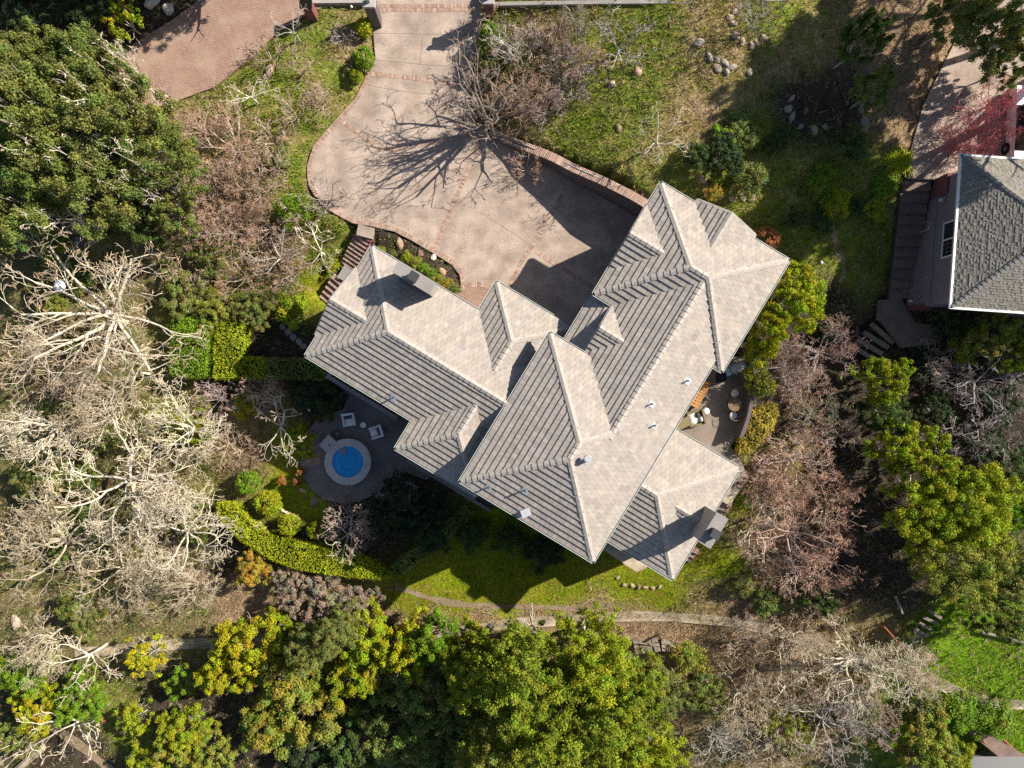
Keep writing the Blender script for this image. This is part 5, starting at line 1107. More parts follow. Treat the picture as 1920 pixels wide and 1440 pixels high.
WHIP = [bare_mesh('bare_shrub', 230+i, 1.7, .5, 8, .06, 3, .24, (5, 4, 3), .05, (.35, 1.1), rmin=.013, seg=(.3, .22, .18, .14), twig=(.85, .68, .62)) for i in range(3)]
FEWB = [bare_mesh('small_bare_tree', 240+i, 2.2, 1.5, 6, .09, 3, .2, (4, 3.5, 3), .03, (.2, .8), rmin=.013, seg=(.4, .3, .22, .16), twig=(.85, .7, .66)) for i in range(2)]
PINE = [(trunk_mesh('trunk', 170+i, 2.6, 19.0, .26, 6), crown_mesh('crown', 175+i, 3.4, 3.6, 120, 21000, .15, 11.6, rad=(.12, .22), lob=.25), 3.4, 15.2) for i in range(2)]
TALL = [bare_mesh('tall_bare_tree', 250, 4.2, .9, 16, .21, 4, .11, (4.4, 3.5, 2.4, 1.6), .03, (.45, 1.25), rmin=.015, seg=(.6, .4, .3, .24, .18), twig=(.85, .68, .6))]
KINDS = dict(oak=OAK, bushy=BUSHY, conif=CONIF, shrub=SHRUB, mixed=MIXED, ball=BALL, sparse=SPARSE, strap=STRAP, syc=SYC, lich=LICH, maple=MAPLE, whip=WHIP, few=FEWB, tall=TALL, pine=PINE)
BARE = {'syc', 'lich', 'maple', 'whip', 'few', 'tall'}
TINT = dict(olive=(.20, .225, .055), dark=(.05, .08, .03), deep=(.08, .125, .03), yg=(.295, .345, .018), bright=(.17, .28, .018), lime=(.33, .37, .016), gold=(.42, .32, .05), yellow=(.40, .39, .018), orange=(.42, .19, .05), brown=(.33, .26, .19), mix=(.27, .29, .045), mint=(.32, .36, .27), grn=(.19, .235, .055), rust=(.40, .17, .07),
            white=(.66, .60, .48), cream=(.50, .43, .32), barkdk=(.24, .20, .17), fresh=(.23, .285, .022), tan=(.46, .37, .27), pink=(.50, .40, .33), red=(.48, .36, .295), mauve=(.46, .40, .39), grey=(.30, .28, .28), crimson=(.55, .22, .25), lgrey=(.42, .39, .35), bone=(.72, .67, .57))
BARKT = (.42, .38, .30, 1)
_cnt = {}
def plant(kind, px, py, rpx, h, tint, label, group=None, name=None, cat=None, base=False):
    var = KINDS[kind]; i = _cnt.get(kind, 0); _cnt[kind] = i+1; v = var[i % len(var)]
    f = 0.0 if base else .62
    x, y, z = G(px, py, h*f); R_ = rpx*(CAM_H-z-h*f)/FPX; s = R_/v[2]; sz = h/v[3]
    nm = name or {'oak': 'oak_tree', 'bushy': 'leafy_tree', 'conif': 'conifer_tree', 'shrub': 'shrub', 'mixed': 'autumn_shrub', 'ball': 'clipped_bush', 'sparse': 'sparse_shrub', 'strap': 'strap_leaf_plant', 'syc': 'bare_tree', 'lich': 'lichen_tree', 'maple': 'twiggy_tree', 'whip': 'bare_shrub', 'few': 'small_bare_tree', 'tall': 'tall_bare_tree', 'pine': 'pine_tree'}[kind]
    ct = cat or ('shrub' if ('shrub' in nm or nm in ('strap_leaf_plant',)) else 'bush' if 'bush' in nm else 'tree')
    root = empty(nm, (x, y, z-.05), float(RNG.uniform(0, 6.28))); tag(root, label, ct, group)
    root.scale = (s, s, sz)
    t = TINT[tint] if isinstance(tint, str) else tint; j = RNG.uniform(.92, 1.08)
    if v[0] is not None:
        o = link('stems' if ct != 'tree' else 'trunk', v[0], root); o.color = (*[c*j for c in t], 1) if kind in BARE else BARKT
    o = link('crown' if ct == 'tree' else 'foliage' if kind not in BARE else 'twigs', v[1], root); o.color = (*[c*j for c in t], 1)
    return root
P_ = plant
# --- oaks of the upper wooded corner
for a in [('oak', 50, 135, 85, 7.0, 'olive', 'evergreen oak at the picture edge just below the shaded corner'), ('oak', 175, 138, 78, 7.0, 'grn', 'evergreen oak crown standing nearest the herringbone brick drive'),
          ('oak', 85, 225, 118, 8, 'olive', 'evergreen oak crown in the middle of the wooded corner, at the picture edge'), ('oak', 215, 215, 100, 7.5, 'olive', 'evergreen oak with pale limbs showing beside the end of the brick drive'),
          ('oak', 55, 345, 105, 7.5, 'grn', 'evergreen oak crown above the big pale bare tree, at the picture edge'), ('oak', 175, 335, 100, 7.5, 'olive', 'evergreen oak crown directly above the dark slate bench'),
          ('oak', 285, 300, 85, 6.5, 'grn', 'evergreen oak at the inner edge of the oak grove by the pinkish brush'), ('bushy', 320, 395, 50, 5, 'olive', 'smaller dark oak at the lower tip of the oak grove'), ('bushy', 235, 400, 60, 5, 'deep', 'dark leafy oak low in the grove beside the slate bench')]: P_(*a, group='evergreen oak grove')
for a in [('bushy', 40, 25, 60, 2.6, 'dark', 'shaded leafy tree in the very corner above the oaks'), ('bushy', 150, 20, 50, 2.4, 'dark', 'shaded leafy tree at the top edge beside the corner tree'), ('sparse', 232, 35, 40, 3, 'yg', 'thin yellowish shrub in the shade by the pale boulders')]: P_(*a)  # dark tint puts the corner's shade into the leaf colour
# pale limbs of dead oak branches over the grove
for a in [('few', 232, 130, 60, 9.0, 'white', 'bleached dead branches rising from the oak nearest the brick drive'), ('few', 110, 275, 60, 9.3, 'white', 'bleached dead branches showing in the middle of the oak grove'), ('few', 225, 300, 60, 9.0, 'bone', 'bleached crooked limb over the oak grove edge'), ('few', 200, 175, 55, 8.6, 'bone', 'bleached forked limb beside the brick drive oak'), ('few', 45, 190, 50, 8.6, 'bone', 'bleached twigs in the oak at the picture edge'), ('few', 150, 330, 55, 8.8, 'bone', 'bleached limb above the slate bench oak'), ('few', 280, 355, 50, 7.4, 'bone', 'bleached limb at the lower inner edge of the oaks'), ('few', 110, 400, 50, 8.2, 'bone', 'bleached limb at the lower rim of the oak grove')]: P_(*a, name='dead_branches', cat='branches')
# --- left woodland, bare
P_('syc', 145, 590, 190, 8.5, 'white', 'huge bare tree with thick white limbs radiating over brown litter')
for a in [('lich', 205, 905, 165, 7.5, 'white', 'dense white lichen-covered bare tree at the heart of the woodland'), ('lich', 335, 820, 110, 6.5, 'white', 'white lichen-covered bare tree below the two hedge blocks'), ('lich', 70, 1040, 135, 7, 'cream', 'cream bare tree at the picture edge above the pale boulder'),
          ('lich', 320, 1010, 115, 6.5, 'white', 'white bare tree touching the wide end of the curved hedge'), ('lich', 55, 800, 110, 7, 'white', 'white bare tree at the picture edge below the huge radiating tree'), ('lich', 190, 760, 100, 6, 'cream', 'cream bare tree between the huge radiating tree and the dense lichen tree'),
          ('lich', 200, 1075, 105, 6, 'cream', 'cream bare tree over the sandy slope near the concrete path'), ('lich', 350, 1120, 80, 5.5, 'cream', 'cream bare tree whose stem leans over the dark bank'), ('lich', 60, 1210, 85, 6, 'cream', 'cream bare tree tangled with green shrubs at the lower picture edge'), ('few', 150, 1240, 70, 5, 'white', 'crooked white bare branches over the start of the concrete path'),
          ('few', 120, 1370, 75, 5, 'white', 'white bare branches above the fallen log'), ('few', 30, 1400, 60, 5, 'cream', 'cream bare branches in the bottom corner by the fallen log'), ('few', 240, 700, 70, 4.5, 'white', 'white bare tree reaching the corner of the outer hedge block'), ('lich', 120, 660, 90, 4, 'tan', 'tan twiggy tree under the limbs of the huge radiating tree')]: P_(*a, group='bare woodland trees')
for a in [('maple', 430, 270, 78, 3.6, 'pink', 'pinkish bare bush just below the brick drive'), ('maple', 385, 350, 72, 3.4, 'pink', 'pinkish bare bush beside the inner edge of the oaks'), ('maple', 478, 345, 62, 3.2, 'tan', 'tan bare bush between the pinkish brush and the driveway curve'), ('maple', 430, 430, 68, 3.2, 'pink', 'lower pinkish bare bush in the brushy slope'), ('whip', 350, 500, 55, 2.6, 'tan', 'tan bare shrub above the outer hedge block'),
          ('few', 590, 465, 62, 3.6, 'white', 'small white bare tree beside the upper brick stairs'), ('few', 520, 480, 58, 3.4, 'lgrey', 'pale grey bare tree on the slope left of the brick stairs'), ('maple', 455, 520, 60, 2.8, 'tan', 'tan bare shrub above the inner hedge'), ('whip', 610, 360, 48, 2.8, 'lgrey', 'thin pale bare branches hanging over the driveway curve'),
          ('few', 462, 170, 50, 3.0, 'white', 'cut-back bare tree with spreading stubs by the brick drive'), ('few', 545, 50, 48, 3.0, 'lgrey', 'cut-back bare tree near the brick pier at the top'), ('whip', 545, 205, 42, 2.8, 'tan', 'small bare tree on the grassy bank with its shadow pointing down'), ('whip', 600, 185, 38, 2.0, 'pink', 'low twiggy bare shrub on the bank by the brick border'), ('whip', 500, 100, 40, 2.2, 'tan', 'tan bare shrub at the edge of the brick drive'),
          ('whip', 560, 130, 36, 1.6, 'tan', 'tan wispy shrub in the grass beside the big mossy boulder'), ('whip', 640, 60, 30, 1.6, 'mauve', 'mauve twigs in the shade behind the clipped shrubs'),
          ('few', 512, 800, 80, 4.2, 'white', 'white bare tree beside the spa deck'), ('maple', 400, 745, 52, 3.0, 'mauve', 'mauve bare shrub directly below the two hedge blocks'), ('maple', 480, 735, 50, 3.0, 'pink', 'pinkish bare shrub below the inner hedge'), ('few', 420, 835, 50, 3.0, 'tan', 'tan bare shrub with claw-like branches by the lichen trees'), ('maple', 440, 850, 44, 2.4, 'pink', 'pinkish bare shrub above the round clipped bushes'),
          ('maple', 645, 985, 58, 4.0, 'mauve', 'pinkish-white bare tree in front of the spa deck'), ('few', 650, 1010, 55, 3.6, 'white', 'white branching bare tree standing by the dark bed below the spa'), ('whip', 745, 905, 48, 2.6, 'grey', 'grey bare shrub in the shade at the end of the spa deck')]: P_(*a, group='bare shrubs and small trees')
# --- upper garden
for a in [('tall', 908, 250, 112, 7.0, 'barkdk', 'bare tree at the wall end whose branching shadow covers the driveway', None, None, None, True), ('maple', 985, 165, 66, 3.0, 'tan', 'tan bare shrub in the garden right of the bare driveway tree'), ('whip', 960, 85, 58, 2.8, 'lgrey', 'pale bare shrub near the gate end of the garden'), ('maple', 1020, 205, 42, 2.0, 'mauve', 'mauve twiggy shrub just above the brick-capped wall'), ('whip', 890, 130, 36, 2.2, 'pink', 'pinkish bare twigs leaning over the driveway edge'),
          ('whip', 1165, 75, 68, 3.4, 'lgrey', 'pale bare vase-shaped shrub in the middle of the top lawn'), ('maple', 1100, 110, 45, 2.0, 'pink', 'pinkish low twiggy shrub in the upper garden'), ('few', 1238, 255, 58, 3.4, 'white', 'small white bare tree above the garage with crisp shadow'), ('whip', 1422, 28, 48, 3.0, 'grey', 'grey bare tree inside the stone ring'), ('maple', 985, 312, 40, 2.2, 'pink', 'pinkish twigs hanging over the retaining wall into the court'),
          ('whip', 1045, 60, 42, 2.0, 'tan', 'tan wispy shrub near the street wall'), ('whip', 1075, 165, 40, 1.8, 'mauve', 'mauve wispy shrub beside the small garden stones')]: P_(*(a[:7]), group='bare shrubs of the upper garden', base=len(a) > 7)
for a in [('shrub', 920, 60, 22, 1.3, 'bright', 'green shrub beside the brick gate pillar'), ('shrub', 915, 105, 24, 1.2, 'grn', 'green shrub at the driveway edge below the gate'), ('shrub', 910, 205, 20, 1.0, 'deep', 'dark green shrub at the foot of the bare driveway tree'), ('shrub', 1310, 290, 28, 1.6, 'deep', 'dark shrub in the shaded part of the upper garden'), ('bushy', 1360, 290, 38, 1.8, 'dark', 'large dark shrub among the shaded garden stones'), ('shrub', 1410, 330, 34, 1.8, 'grn', 'leafy shrub in dappled shade above the tiled gable'), ('shrub', 1340, 360, 18, 1.0, 'gold', 'small golden shrub at the top corner of the tiled roof'),
          ('bushy', 1622, 70, 42, 6.0, 'deep', 'tall dark green tree at the top of the shaded garden'), ('bushy', 1640, 165, 38, 4.5, 'grn', 'green tree in the sun below the tall dark tree'), ('shrub', 1600, 270, 34, 1.8, 'deep', 'dark shrub under the tall dark green tree'), ('strap', 1688, 300, 32, 1.0, 'lime', 'bright strap-leaved plant beside the stair landing'), ('strap', 1665, 345, 28, 1.0, 'bright', 'second strap-leaved plant lower beside the timber-edged steps'), ('shrub', 1640, 390, 24, 1.0, 'yg', 'yellow-green shrub at the sunny edge near the steps'), ('shrub', 1570, 380, 26, 1.1, 'lime', 'bright leafy clump in the dappled lawn'),
          ('bushy', 1865, 60, 62, 6, 'olive', 'olive tree crown over the neighbouring driveway'), ('bushy', 1800, 25, 50, 6, 'olive', 'olive tree crown at the top edge'), ('bushy', 1915, 105, 45, 5, 'grn', 'olive tree crown at the edge above the crimson tree'),
          ('ball', 1440, 448, 31, 2.0, 'rust', 'round orange-red bush at the corner of the tiled roof')]: P_(*a)
P_('maple', 1850, 225, 68, 3.8, 'crimson', 'crimson bare-twigged tree beside the white car'); P_('maple', 1795, 262, 45, 2.8, 'crimson', 'smaller crimson twiggy tree above the stair landing'); P_('maple', 1885, 180, 52, 3.4, 'crimson', 'crimson twiggy tree under the olive crown at the edge'); P_('maple', 1835, 258, 46, 2.6, 'crimson', 'low crimson twigs touching the shingle roof corner')
# tall trees that stand outside the frame and shade the upper garden
for a in [('pine', 1862, 12, 100, 15, 'deep', 'tall bare-trunked pine beyond the top edge that shades the upper garden'), ('pine', 1905, 70, 105, 15, 'deep', 'tall bare-trunked pine beyond the edge beside the olive crowns'), ('pine', 1950, 135, 100, 14, 'deep', 'tall bare-trunked pine beyond the neighbouring driveway'), ('pine', 1930, 195, 105, 14.5, 'deep', 'tall bare-trunked pine beyond the crimson tree'), ('pine', 1890, -40, 90, 14, 'deep', 'tall bare-trunked pine above the olive trees'), ('conif', 330, -110, 90, 12, 'deep', 'tall conifer above the brick drive'), ('conif', 480, -140, 90, 13, 'deep', 'tall conifer above the street wall'), ('conif', 465, -62, 75, 8, 'deep', 'dense conifer just above the picture shading the brick drive'), ('conif', 90, -90, 80, 11, 'deep', 'tall conifer above the oaks'), ('conif', 190, -130, 90, 12, 'deep', 'tall conifer above the shaded corner')]: P_(*a, base=True)
# --- thickets of bare brush, too alike to tell apart
def thicket(n, seed, x0, x1, y0, y1, kinds, tints, h, r, label, group, poly_px=None):
    rng = np.random.default_rng(seed); done = 0; used = []
    while done < n:
        px, py = rng.uniform(x0, x1), rng.uniform(y0, y1)
        if poly_px is not None and not inside(np.array([[px, py]]), np.array(poly_px, float))[0]: continue
        if any((px-a)**2+(py-b)**2 < (r*.75)**2 for a, b in used) and rng.random() < .9: continue
        used.append((px, py)); plant(kinds[done % len(kinds)], px, py, r*rng.uniform(.8, 1.25), h*rng.uniform(.8, 1.25), tints[int(rng.integers(0, len(tints)))], label, group); done += 1
thicket(15, 1, 320, 560, 200, 570, ['maple', 'whip'], ['pink', 'tan', 'pink'], 2.4, 42, 'pinkish-tan bare bush in the brushy slope between oaks and driveway', 'brushy slope thicket', [(330, 200), (480, 130), (560, 260), (560, 380), (600, 450), (540, 530), (330, 530), (370, 420)])
thicket(13, 2, 890, 1130, 20, 270, ['whip', 'maple'], ['tan', 'lgrey', 'mauve'], 1.9, 34, 'thin bare bush in the upper garden thicket beside the driveway', 'upper garden thicket', [(915, 10), (1120, 20), (1120, 140), (1040, 215), (945, 195), (890, 140)])
thicket(19, 3, 1400, 1620, 610, 1140, ['maple', 'maple', 'whip'], ['pink', 'red', 'pink', 'mauve'], 2.6, 46, 'grey-pink bare bush in the dense thicket below the patio', 'patio thicket', [(1450, 640), (1600, 620), (1590, 780), (1610, 1000), (1580, 1120), (1440, 1090), (1380, 1000), (1410, 900), (1470, 800)])
thicket(16, 4, 1320, 1740, 1160, 1440, ['whip', 'maple'], ['tan', 'lgrey', 'cream'], 2.0, 40, 'pale bare brush under the lichen trees below the path bend', 'path bend thicket', [(1420, 1170), (1700, 1180), (1740, 1260), (1680, 1400), (1330, 1440), (1330, 1250)])
thicket(13, 5, 0, 400, 420, 1200, ['whip', 'maple'], ['tan', 'cream', 'pink'], 1.9, 44, 'tan bare brush under the white woodland trees', 'woodland brush', [(0, 430), (300, 440), (280, 590), (280, 720), (380, 850), (390, 1000), (380, 1190), (0, 1190)])
thicket(12, 7, 1300, 1690, 190, 440, ['shrub'], ['deep', 'grn', 'bright'], .8, 22, 'low leafy scrub on the shaded slope of the upper garden', 'shaded slope scrub', [(1320, 260), (1480, 120), (1580, 130), (1660, 260), (1650, 400), (1560, 440), (1490, 420), (1400, 300)])
thicket(12, 8, 0, 380, 440, 1190, ['bushy', 'shrub'], ['olive', 'grn', 'mix'], 1.2, 34, 'olive scrub on the ground under the white woodland trees', 'woodland scrub', [(0, 440), (300, 440), (290, 700), (380, 850), (370, 1180), (0, 1180)])
# --- right side
for a in [('bushy', 1490, 562, 60, 4.6, 'lime', 'bright yellow-green tree beside the tiled roof end'), ('bushy', 1440, 615, 42, 5.2, 'lime', 'bright yellow-green shrub below the tree at the roof end'), ('shrub', 1525, 545, 30, 2.0, 'yg', 'yellow-green shrub at the outer side of the roof-end tree'), ('shrub', 1422, 662, 32, 3.9, 'yg', 'yellow-green shrub overhanging the grill'), ('shrub', 1428, 722, 28, 2.6, 'mix', 'olive-gold shrub behind the low patio wall'), ('shrub', 1482, 500, 14, 1.4, 'grn', 'small sprig touching the tiled roof corner'),
          ('bushy', 1662, 712, 50, 4.0, 'yg', 'sunlit yellow-green tree next to the grey bare shrubs'), ('bushy', 1668, 785, 50, 3.2, 'deep', 'shaded dark tree below the sunlit yellow-green tree'), ('bushy', 1682, 838, 52, 4.2, 'yg', 'yellow-green tree at the top of the bright tree row'), ('bushy', 1745, 880, 68, 5.0, 'yg', 'broad yellow-green tree in the middle of the bright tree row'), ('oak', 1735, 968, 75, 5.4, 'yg', 'yellow-green tree on the path side of the bright tree row'), ('oak', 1822, 955, 85, 5.6, 'yg', 'largest yellow-green crown of the bright tree row'), ('oak', 1800, 1055, 85, 5.4, 'mix', 'olive-yellow tree at the lower end of the bright tree row'), ('bushy', 1895, 965, 45, 4.5, 'bright', 'green tree at the picture edge beside the largest crown'), ('bushy', 1895, 1070, 60, 5, 'olive', 'olive tree at the picture edge beside the lower row end'), ('bushy', 1880, 1155, 50, 4, 'olive', 'olive tree above the long timber rail'),
          ('bushy', 1870, 618, 58, 3.6, 'mix', 'yellow-olive tree below the shingle roof'), ('shrub', 1815, 640, 36, 2.0, 'yg', 'yellow-green shrub beside the shaded landing'), ('bushy', 1785, 592, 42, 2.8, 'dark', 'dark tree in the shade at the corner of the neighbouring house'), ('bushy', 1912, 665, 40, 3.2, 'yg', 'yellow-green tree at the edge below the shingle roof'), ('shrub', 1550, 620, 24, 1.2, 'dark', 'dark low shrub in the shaded lawn')]: P_(*a)
for a in [('maple', 1545, 660, 66, 3.4, 'mauve', 'mauve bare tree between the bright roof-end tree and the sleeper steps'), ('maple', 1485, 690, 56, 4.4, 'mauve', 'mauve bare shrub behind the patio shrubs'), ('maple', 1530, 775, 50, 2.6, 'mint', 'pale mint lichen shrub in the bare thicket'), ('maple', 1500, 860, 80, 3.8, 'pink', 'tan-pink bare tree above the big reddish thicket'), ('maple', 1490, 1000, 112, 4.4, 'red', 'big reddish-brown twiggy tree below the patio'), ('maple', 1565, 955, 66, 3.6, 'pink', 'pinkish twiggy tree at the dark path edge'), ('few', 1420, 985, 62, 3.6, 'white', 'white-stemmed bare tree beside the square chimney'), ('maple', 1545, 1060, 60, 3.4, 'red', 'reddish twiggy tree at the lower end of the thicket'), ('maple', 1440, 910, 50, 3.0, 'red', 'reddish twiggy shrub beside the patio steps'),
          ('few', 1845, 715, 70, 3.6, 'grey', 'grey bare tree in the deep shade below the neighbouring house'), ('maple', 1790, 700, 52, 3.0, 'grey', 'grey twiggy shrub in the shade beside the sunlit tree'), ('few', 1805, 820, 62, 3.4, 'mauve', 'mauve bare tree at the edge of the bright tree row'), ('few', 1900, 780, 50, 3.0, 'grey', 'grey bare shrub in the shade at the picture edge'),
          ('lich', 1620, 1270, 115, 5.5, 'white', 'white lichen-covered bare tree over the end of the path'), ('lich', 1490, 1210, 85, 4.8, 'cream', 'cream bare tree over the middle of the path bend'), ('lich', 1700, 1270, 66, 4.4, 'white', 'white bare tree reaching the bright green slope'), ('lich', 1390, 1320, 95, 5.4, 'cream', 'cream tangled bare tree beside the big conifers'), ('lich', 1350, 1405, 80, 5, 'lgrey', 'grey tangled bare tree at the bottom edge by the conifers'), ('lich', 1560, 1370, 95, 5.2, 'lgrey', 'grey-white tangled bare tree at the bottom edge below the path'), ('few', 1490, 1300, 60, 4, 'white', 'crooked white limbs over the dark gully'), ('maple', 1640, 1350, 62, 3.4, 'mauve', 'mauve twiggy shrub above the timber box frame'), ('lich', 1460, 1420, 80, 4.6, 'cream', 'cream bare tree at the bottom edge between two grey ones'), ('maple', 1540, 1150, 50, 2.6, 'tan', 'tan bare shrub just above the path bend'), ('whip', 1720, 1215, 40, 1.8, 'lgrey', 'pale wispy shrub below the plank steps')]: P_(*a, group='bare thicket trees')
for a in [('bushy', 1745, 1395, 62, 3.4, 'mix', 'olive leafy tree beside the timber box frame'), ('shrub', 1800, 1340, 40, 1.6, 'bright', 'bright green shrub below the path on the slope'), ('shrub', 1870, 1350, 42, 1.6, 'bright', 'bright green shrub above the corner deck'), ('shrub', 1740, 1330, 34, 1.6, 'grn', 'green shrub at the edge of the white bare tree'), ('bushy', 1790, 1425, 42, 2.8, 'yg', 'yellow-olive tree at the bottom edge near the shed'), ('shrub', 1440, 1130, 30, 1.4, 'grn', 'green shrub on the dry bank above the path'), ('shrub', 1395, 1100, 24, 1.1, 'olive', 'olive shrub on the dry bank below the reddish tree'), ('bushy', 1540, 1115, 40, 2.4, 'deep', 'dark shrub under the reddish thicket'), ('shrub', 1290, 1235, 34, 2.2, 'mix', 'orange-tinged shrub below the broken board fence'), ('bushy', 1320, 1300, 52, 3.2, 'olive', 'olive shrub between conifers and tangled bare trees'), ('shrub', 1620, 1330, 40, 1.6, 'olive', 'olive shrub in the gully below the white bare tree'), ('bushy', 1480, 1370, 50, 2.6, 'mix', 'olive scrub under the bottom bare trees')]: P_(*a)
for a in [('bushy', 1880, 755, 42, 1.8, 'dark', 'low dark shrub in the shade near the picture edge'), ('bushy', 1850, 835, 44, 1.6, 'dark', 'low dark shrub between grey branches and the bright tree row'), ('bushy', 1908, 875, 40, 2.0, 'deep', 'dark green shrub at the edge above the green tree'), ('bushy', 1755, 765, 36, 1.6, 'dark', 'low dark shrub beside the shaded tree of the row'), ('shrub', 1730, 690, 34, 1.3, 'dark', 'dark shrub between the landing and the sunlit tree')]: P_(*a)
thicket(9, 6, 1730, 1920, 660, 880, ['whip', 'few'], ['grey', 'mauve'], 2.4, 42, 'grey bare brush in the shade below the neighbouring house', 'shaded grey brush')
# --- bottom belt
for a in [('conif', 985, 1265, 100, 11, 'fresh', 'tall yellow-green conifer nearest the lawn path'), ('conif', 1115, 1235, 88, 10, 'yg', 'tall yellow-green conifer next to the leaning board fence'), ('conif', 1030, 1370, 100, 12, 'fresh', 'tallest yellow-green conifer in the bottom belt'), ('conif', 1150, 1345, 90, 11, 'fresh', 'tall yellow-green conifer beside the tangled bare trees'), ('conif', 1215, 1425, 80, 11, 'yg', 'yellow-green conifer at the bottom edge near the bare thicket'), ('conif', 930, 1420, 85, 11, 'mix', 'olive conifer at the bottom edge beside the dark trees'), ('conif', 1100, 1450, 80, 11, 'fresh', 'conifer cut by the bottom edge below the tallest one'), ('conif', 885, 1265, 70, 8, 'fresh', 'yellow-green conifer at the dark hollow side of the belt'), ('conif', 1190, 1290, 66, 9, 'fresh', 'yellow-green conifer filling the belt behind the board fence'), ('conif', 1225, 1300, 62, 8, 'olive', 'olive conifer behind the broken board fence')]: P_(*a, group='conifers of the bottom belt')
for a in [('bushy', 900, 1235, 62, 5, 'yg', 'yellow-green tree between the conifers and the lawn'), ('bushy', 815, 1200, 52, 5, 'bright', 'green tree overhanging the path below the lawn'), ('bushy', 755, 1215, 60, 4.6, 'yellow', 'yellowish tree below the sunny lawn'), ('bushy', 690, 1200, 60, 4.4, 'yg', 'yellow-green tree below the brown shrubs'), ('conif', 630, 1185, 48, 7, 'olive', 'feathery olive conifer below the brown shrubs'), ('conif', 585, 1215, 50, 7, 'olive', 'feathery olive conifer beside the orange-flecked tree'), ('mixed', 535, 1260, 68, 4.6, 'mix', 'orange-flecked tree next to the yellow trees'), ('bushy', 470, 1215, 66, 4.6, 'yellow', 'golden-yellow tree above the shaded hollow'), ('bushy', 415, 1262, 48, 4.2, 'yellow', 'smaller golden-yellow tree at the hollow edge'), ('mixed', 575, 1335, 78, 4.6, 'mix', 'large orange-flecked tree in the bottom belt'), ('mixed', 500, 1360, 60, 4.0, 'mix', 'orange-flecked tree beside the shaded hollow at the bottom'), ('mixed', 660, 1265, 52, 4.4, 'yg', 'yellow-flecked tree between the olive conifer and dark hollow'), ('bushy', 525, 1175, 36, 3.2, 'yg', 'yellow-green shrub tree under the brown shrubs'), ('mixed', 700, 1330, 55, 3.4, 'deep', 'shaded tree between the orange-flecked tree and the dark hollow'),
          ('bushy', 790, 1290, 85, 4.6, 'grn', 'dark shaded tree in the shadow of the conifers'), ('bushy', 860, 1340, 70, 4.8, 'grn', 'dark shaded tree closest to the conifers'), ('bushy', 770, 1400, 85, 4.4, 'grn', 'dark shaded tree at the bottom edge below the hollow'), ('bushy', 660, 1410, 70, 3.6, 'deep', 'blue-dark shaded tree at the bottom edge'), ('bushy', 570, 1425, 60, 3.0, 'dark', 'shaded dark tree at the bottom edge under the orange-flecked tree'), ('bushy', 860, 1425, 66, 4.6, 'grn', 'dark tree at the bottom edge beside the olive conifer'),
          ('bushy', 345, 1370, 50, 3.6, 'yg', 'yellow-green tree in the bottom hollow'), ('mixed', 330, 1395, 44, 3.4, 'mix', 'orange-flecked shrub in the bottom hollow'), ('bushy', 395, 1415, 50, 3.6, 'mix', 'olive tree at the bottom edge left of the shaded trees'), ('sparse', 272, 1235, 42, 3.0, 'yellow', 'yellow-leaved sparse shrub over the concrete path'), ('sparse', 340, 1280, 36, 2.6, 'bright', 'thin green sapling in the dark hollow'), ('sparse', 255, 1350, 38, 2.4, 'yg', 'yellow-green sparse shrub beside the orange-brown stump'), ('bushy', 45, 1262, 52, 3.4, 'bright', 'green shrub tree at the lower picture edge'), ('bushy', 70, 1330, 50, 3.4, 'yellow', 'golden shrub tree under the cream bare branches'), ('bushy', 150, 1310, 52, 3.4, 'bright', 'green shrub tree at the rim of the dark hollow'), ('bushy', 30, 1380, 45, 3.2, 'olive', 'olive shrub in the lower picture corner'), ('bushy', 270, 1435, 40, 2.6, 'yg', 'yellow-green tree at the bottom edge beside the lower track')]: P_(*a, group='trees of the bottom belt')
for a in [('bushy', 550, 1105, 42, 2.6, 'brown', 'grey-brown leafy shrub at the hedge end of the brown mass'), ('bushy', 612, 1128, 50, 2.8, 'brown', 'grey-brown leafy shrub in the middle of the brown mass'), ('bushy', 675, 1140, 44, 2.6, 'brown', 'grey-brown leafy shrub nearest the sunny lawn'), ('bushy', 590, 1165, 40, 2.4, 'brown', 'grey-brown leafy shrub at the lower side of the brown mass')]: P_(*a, name='brown_shrub', group='grey-brown shrubs')
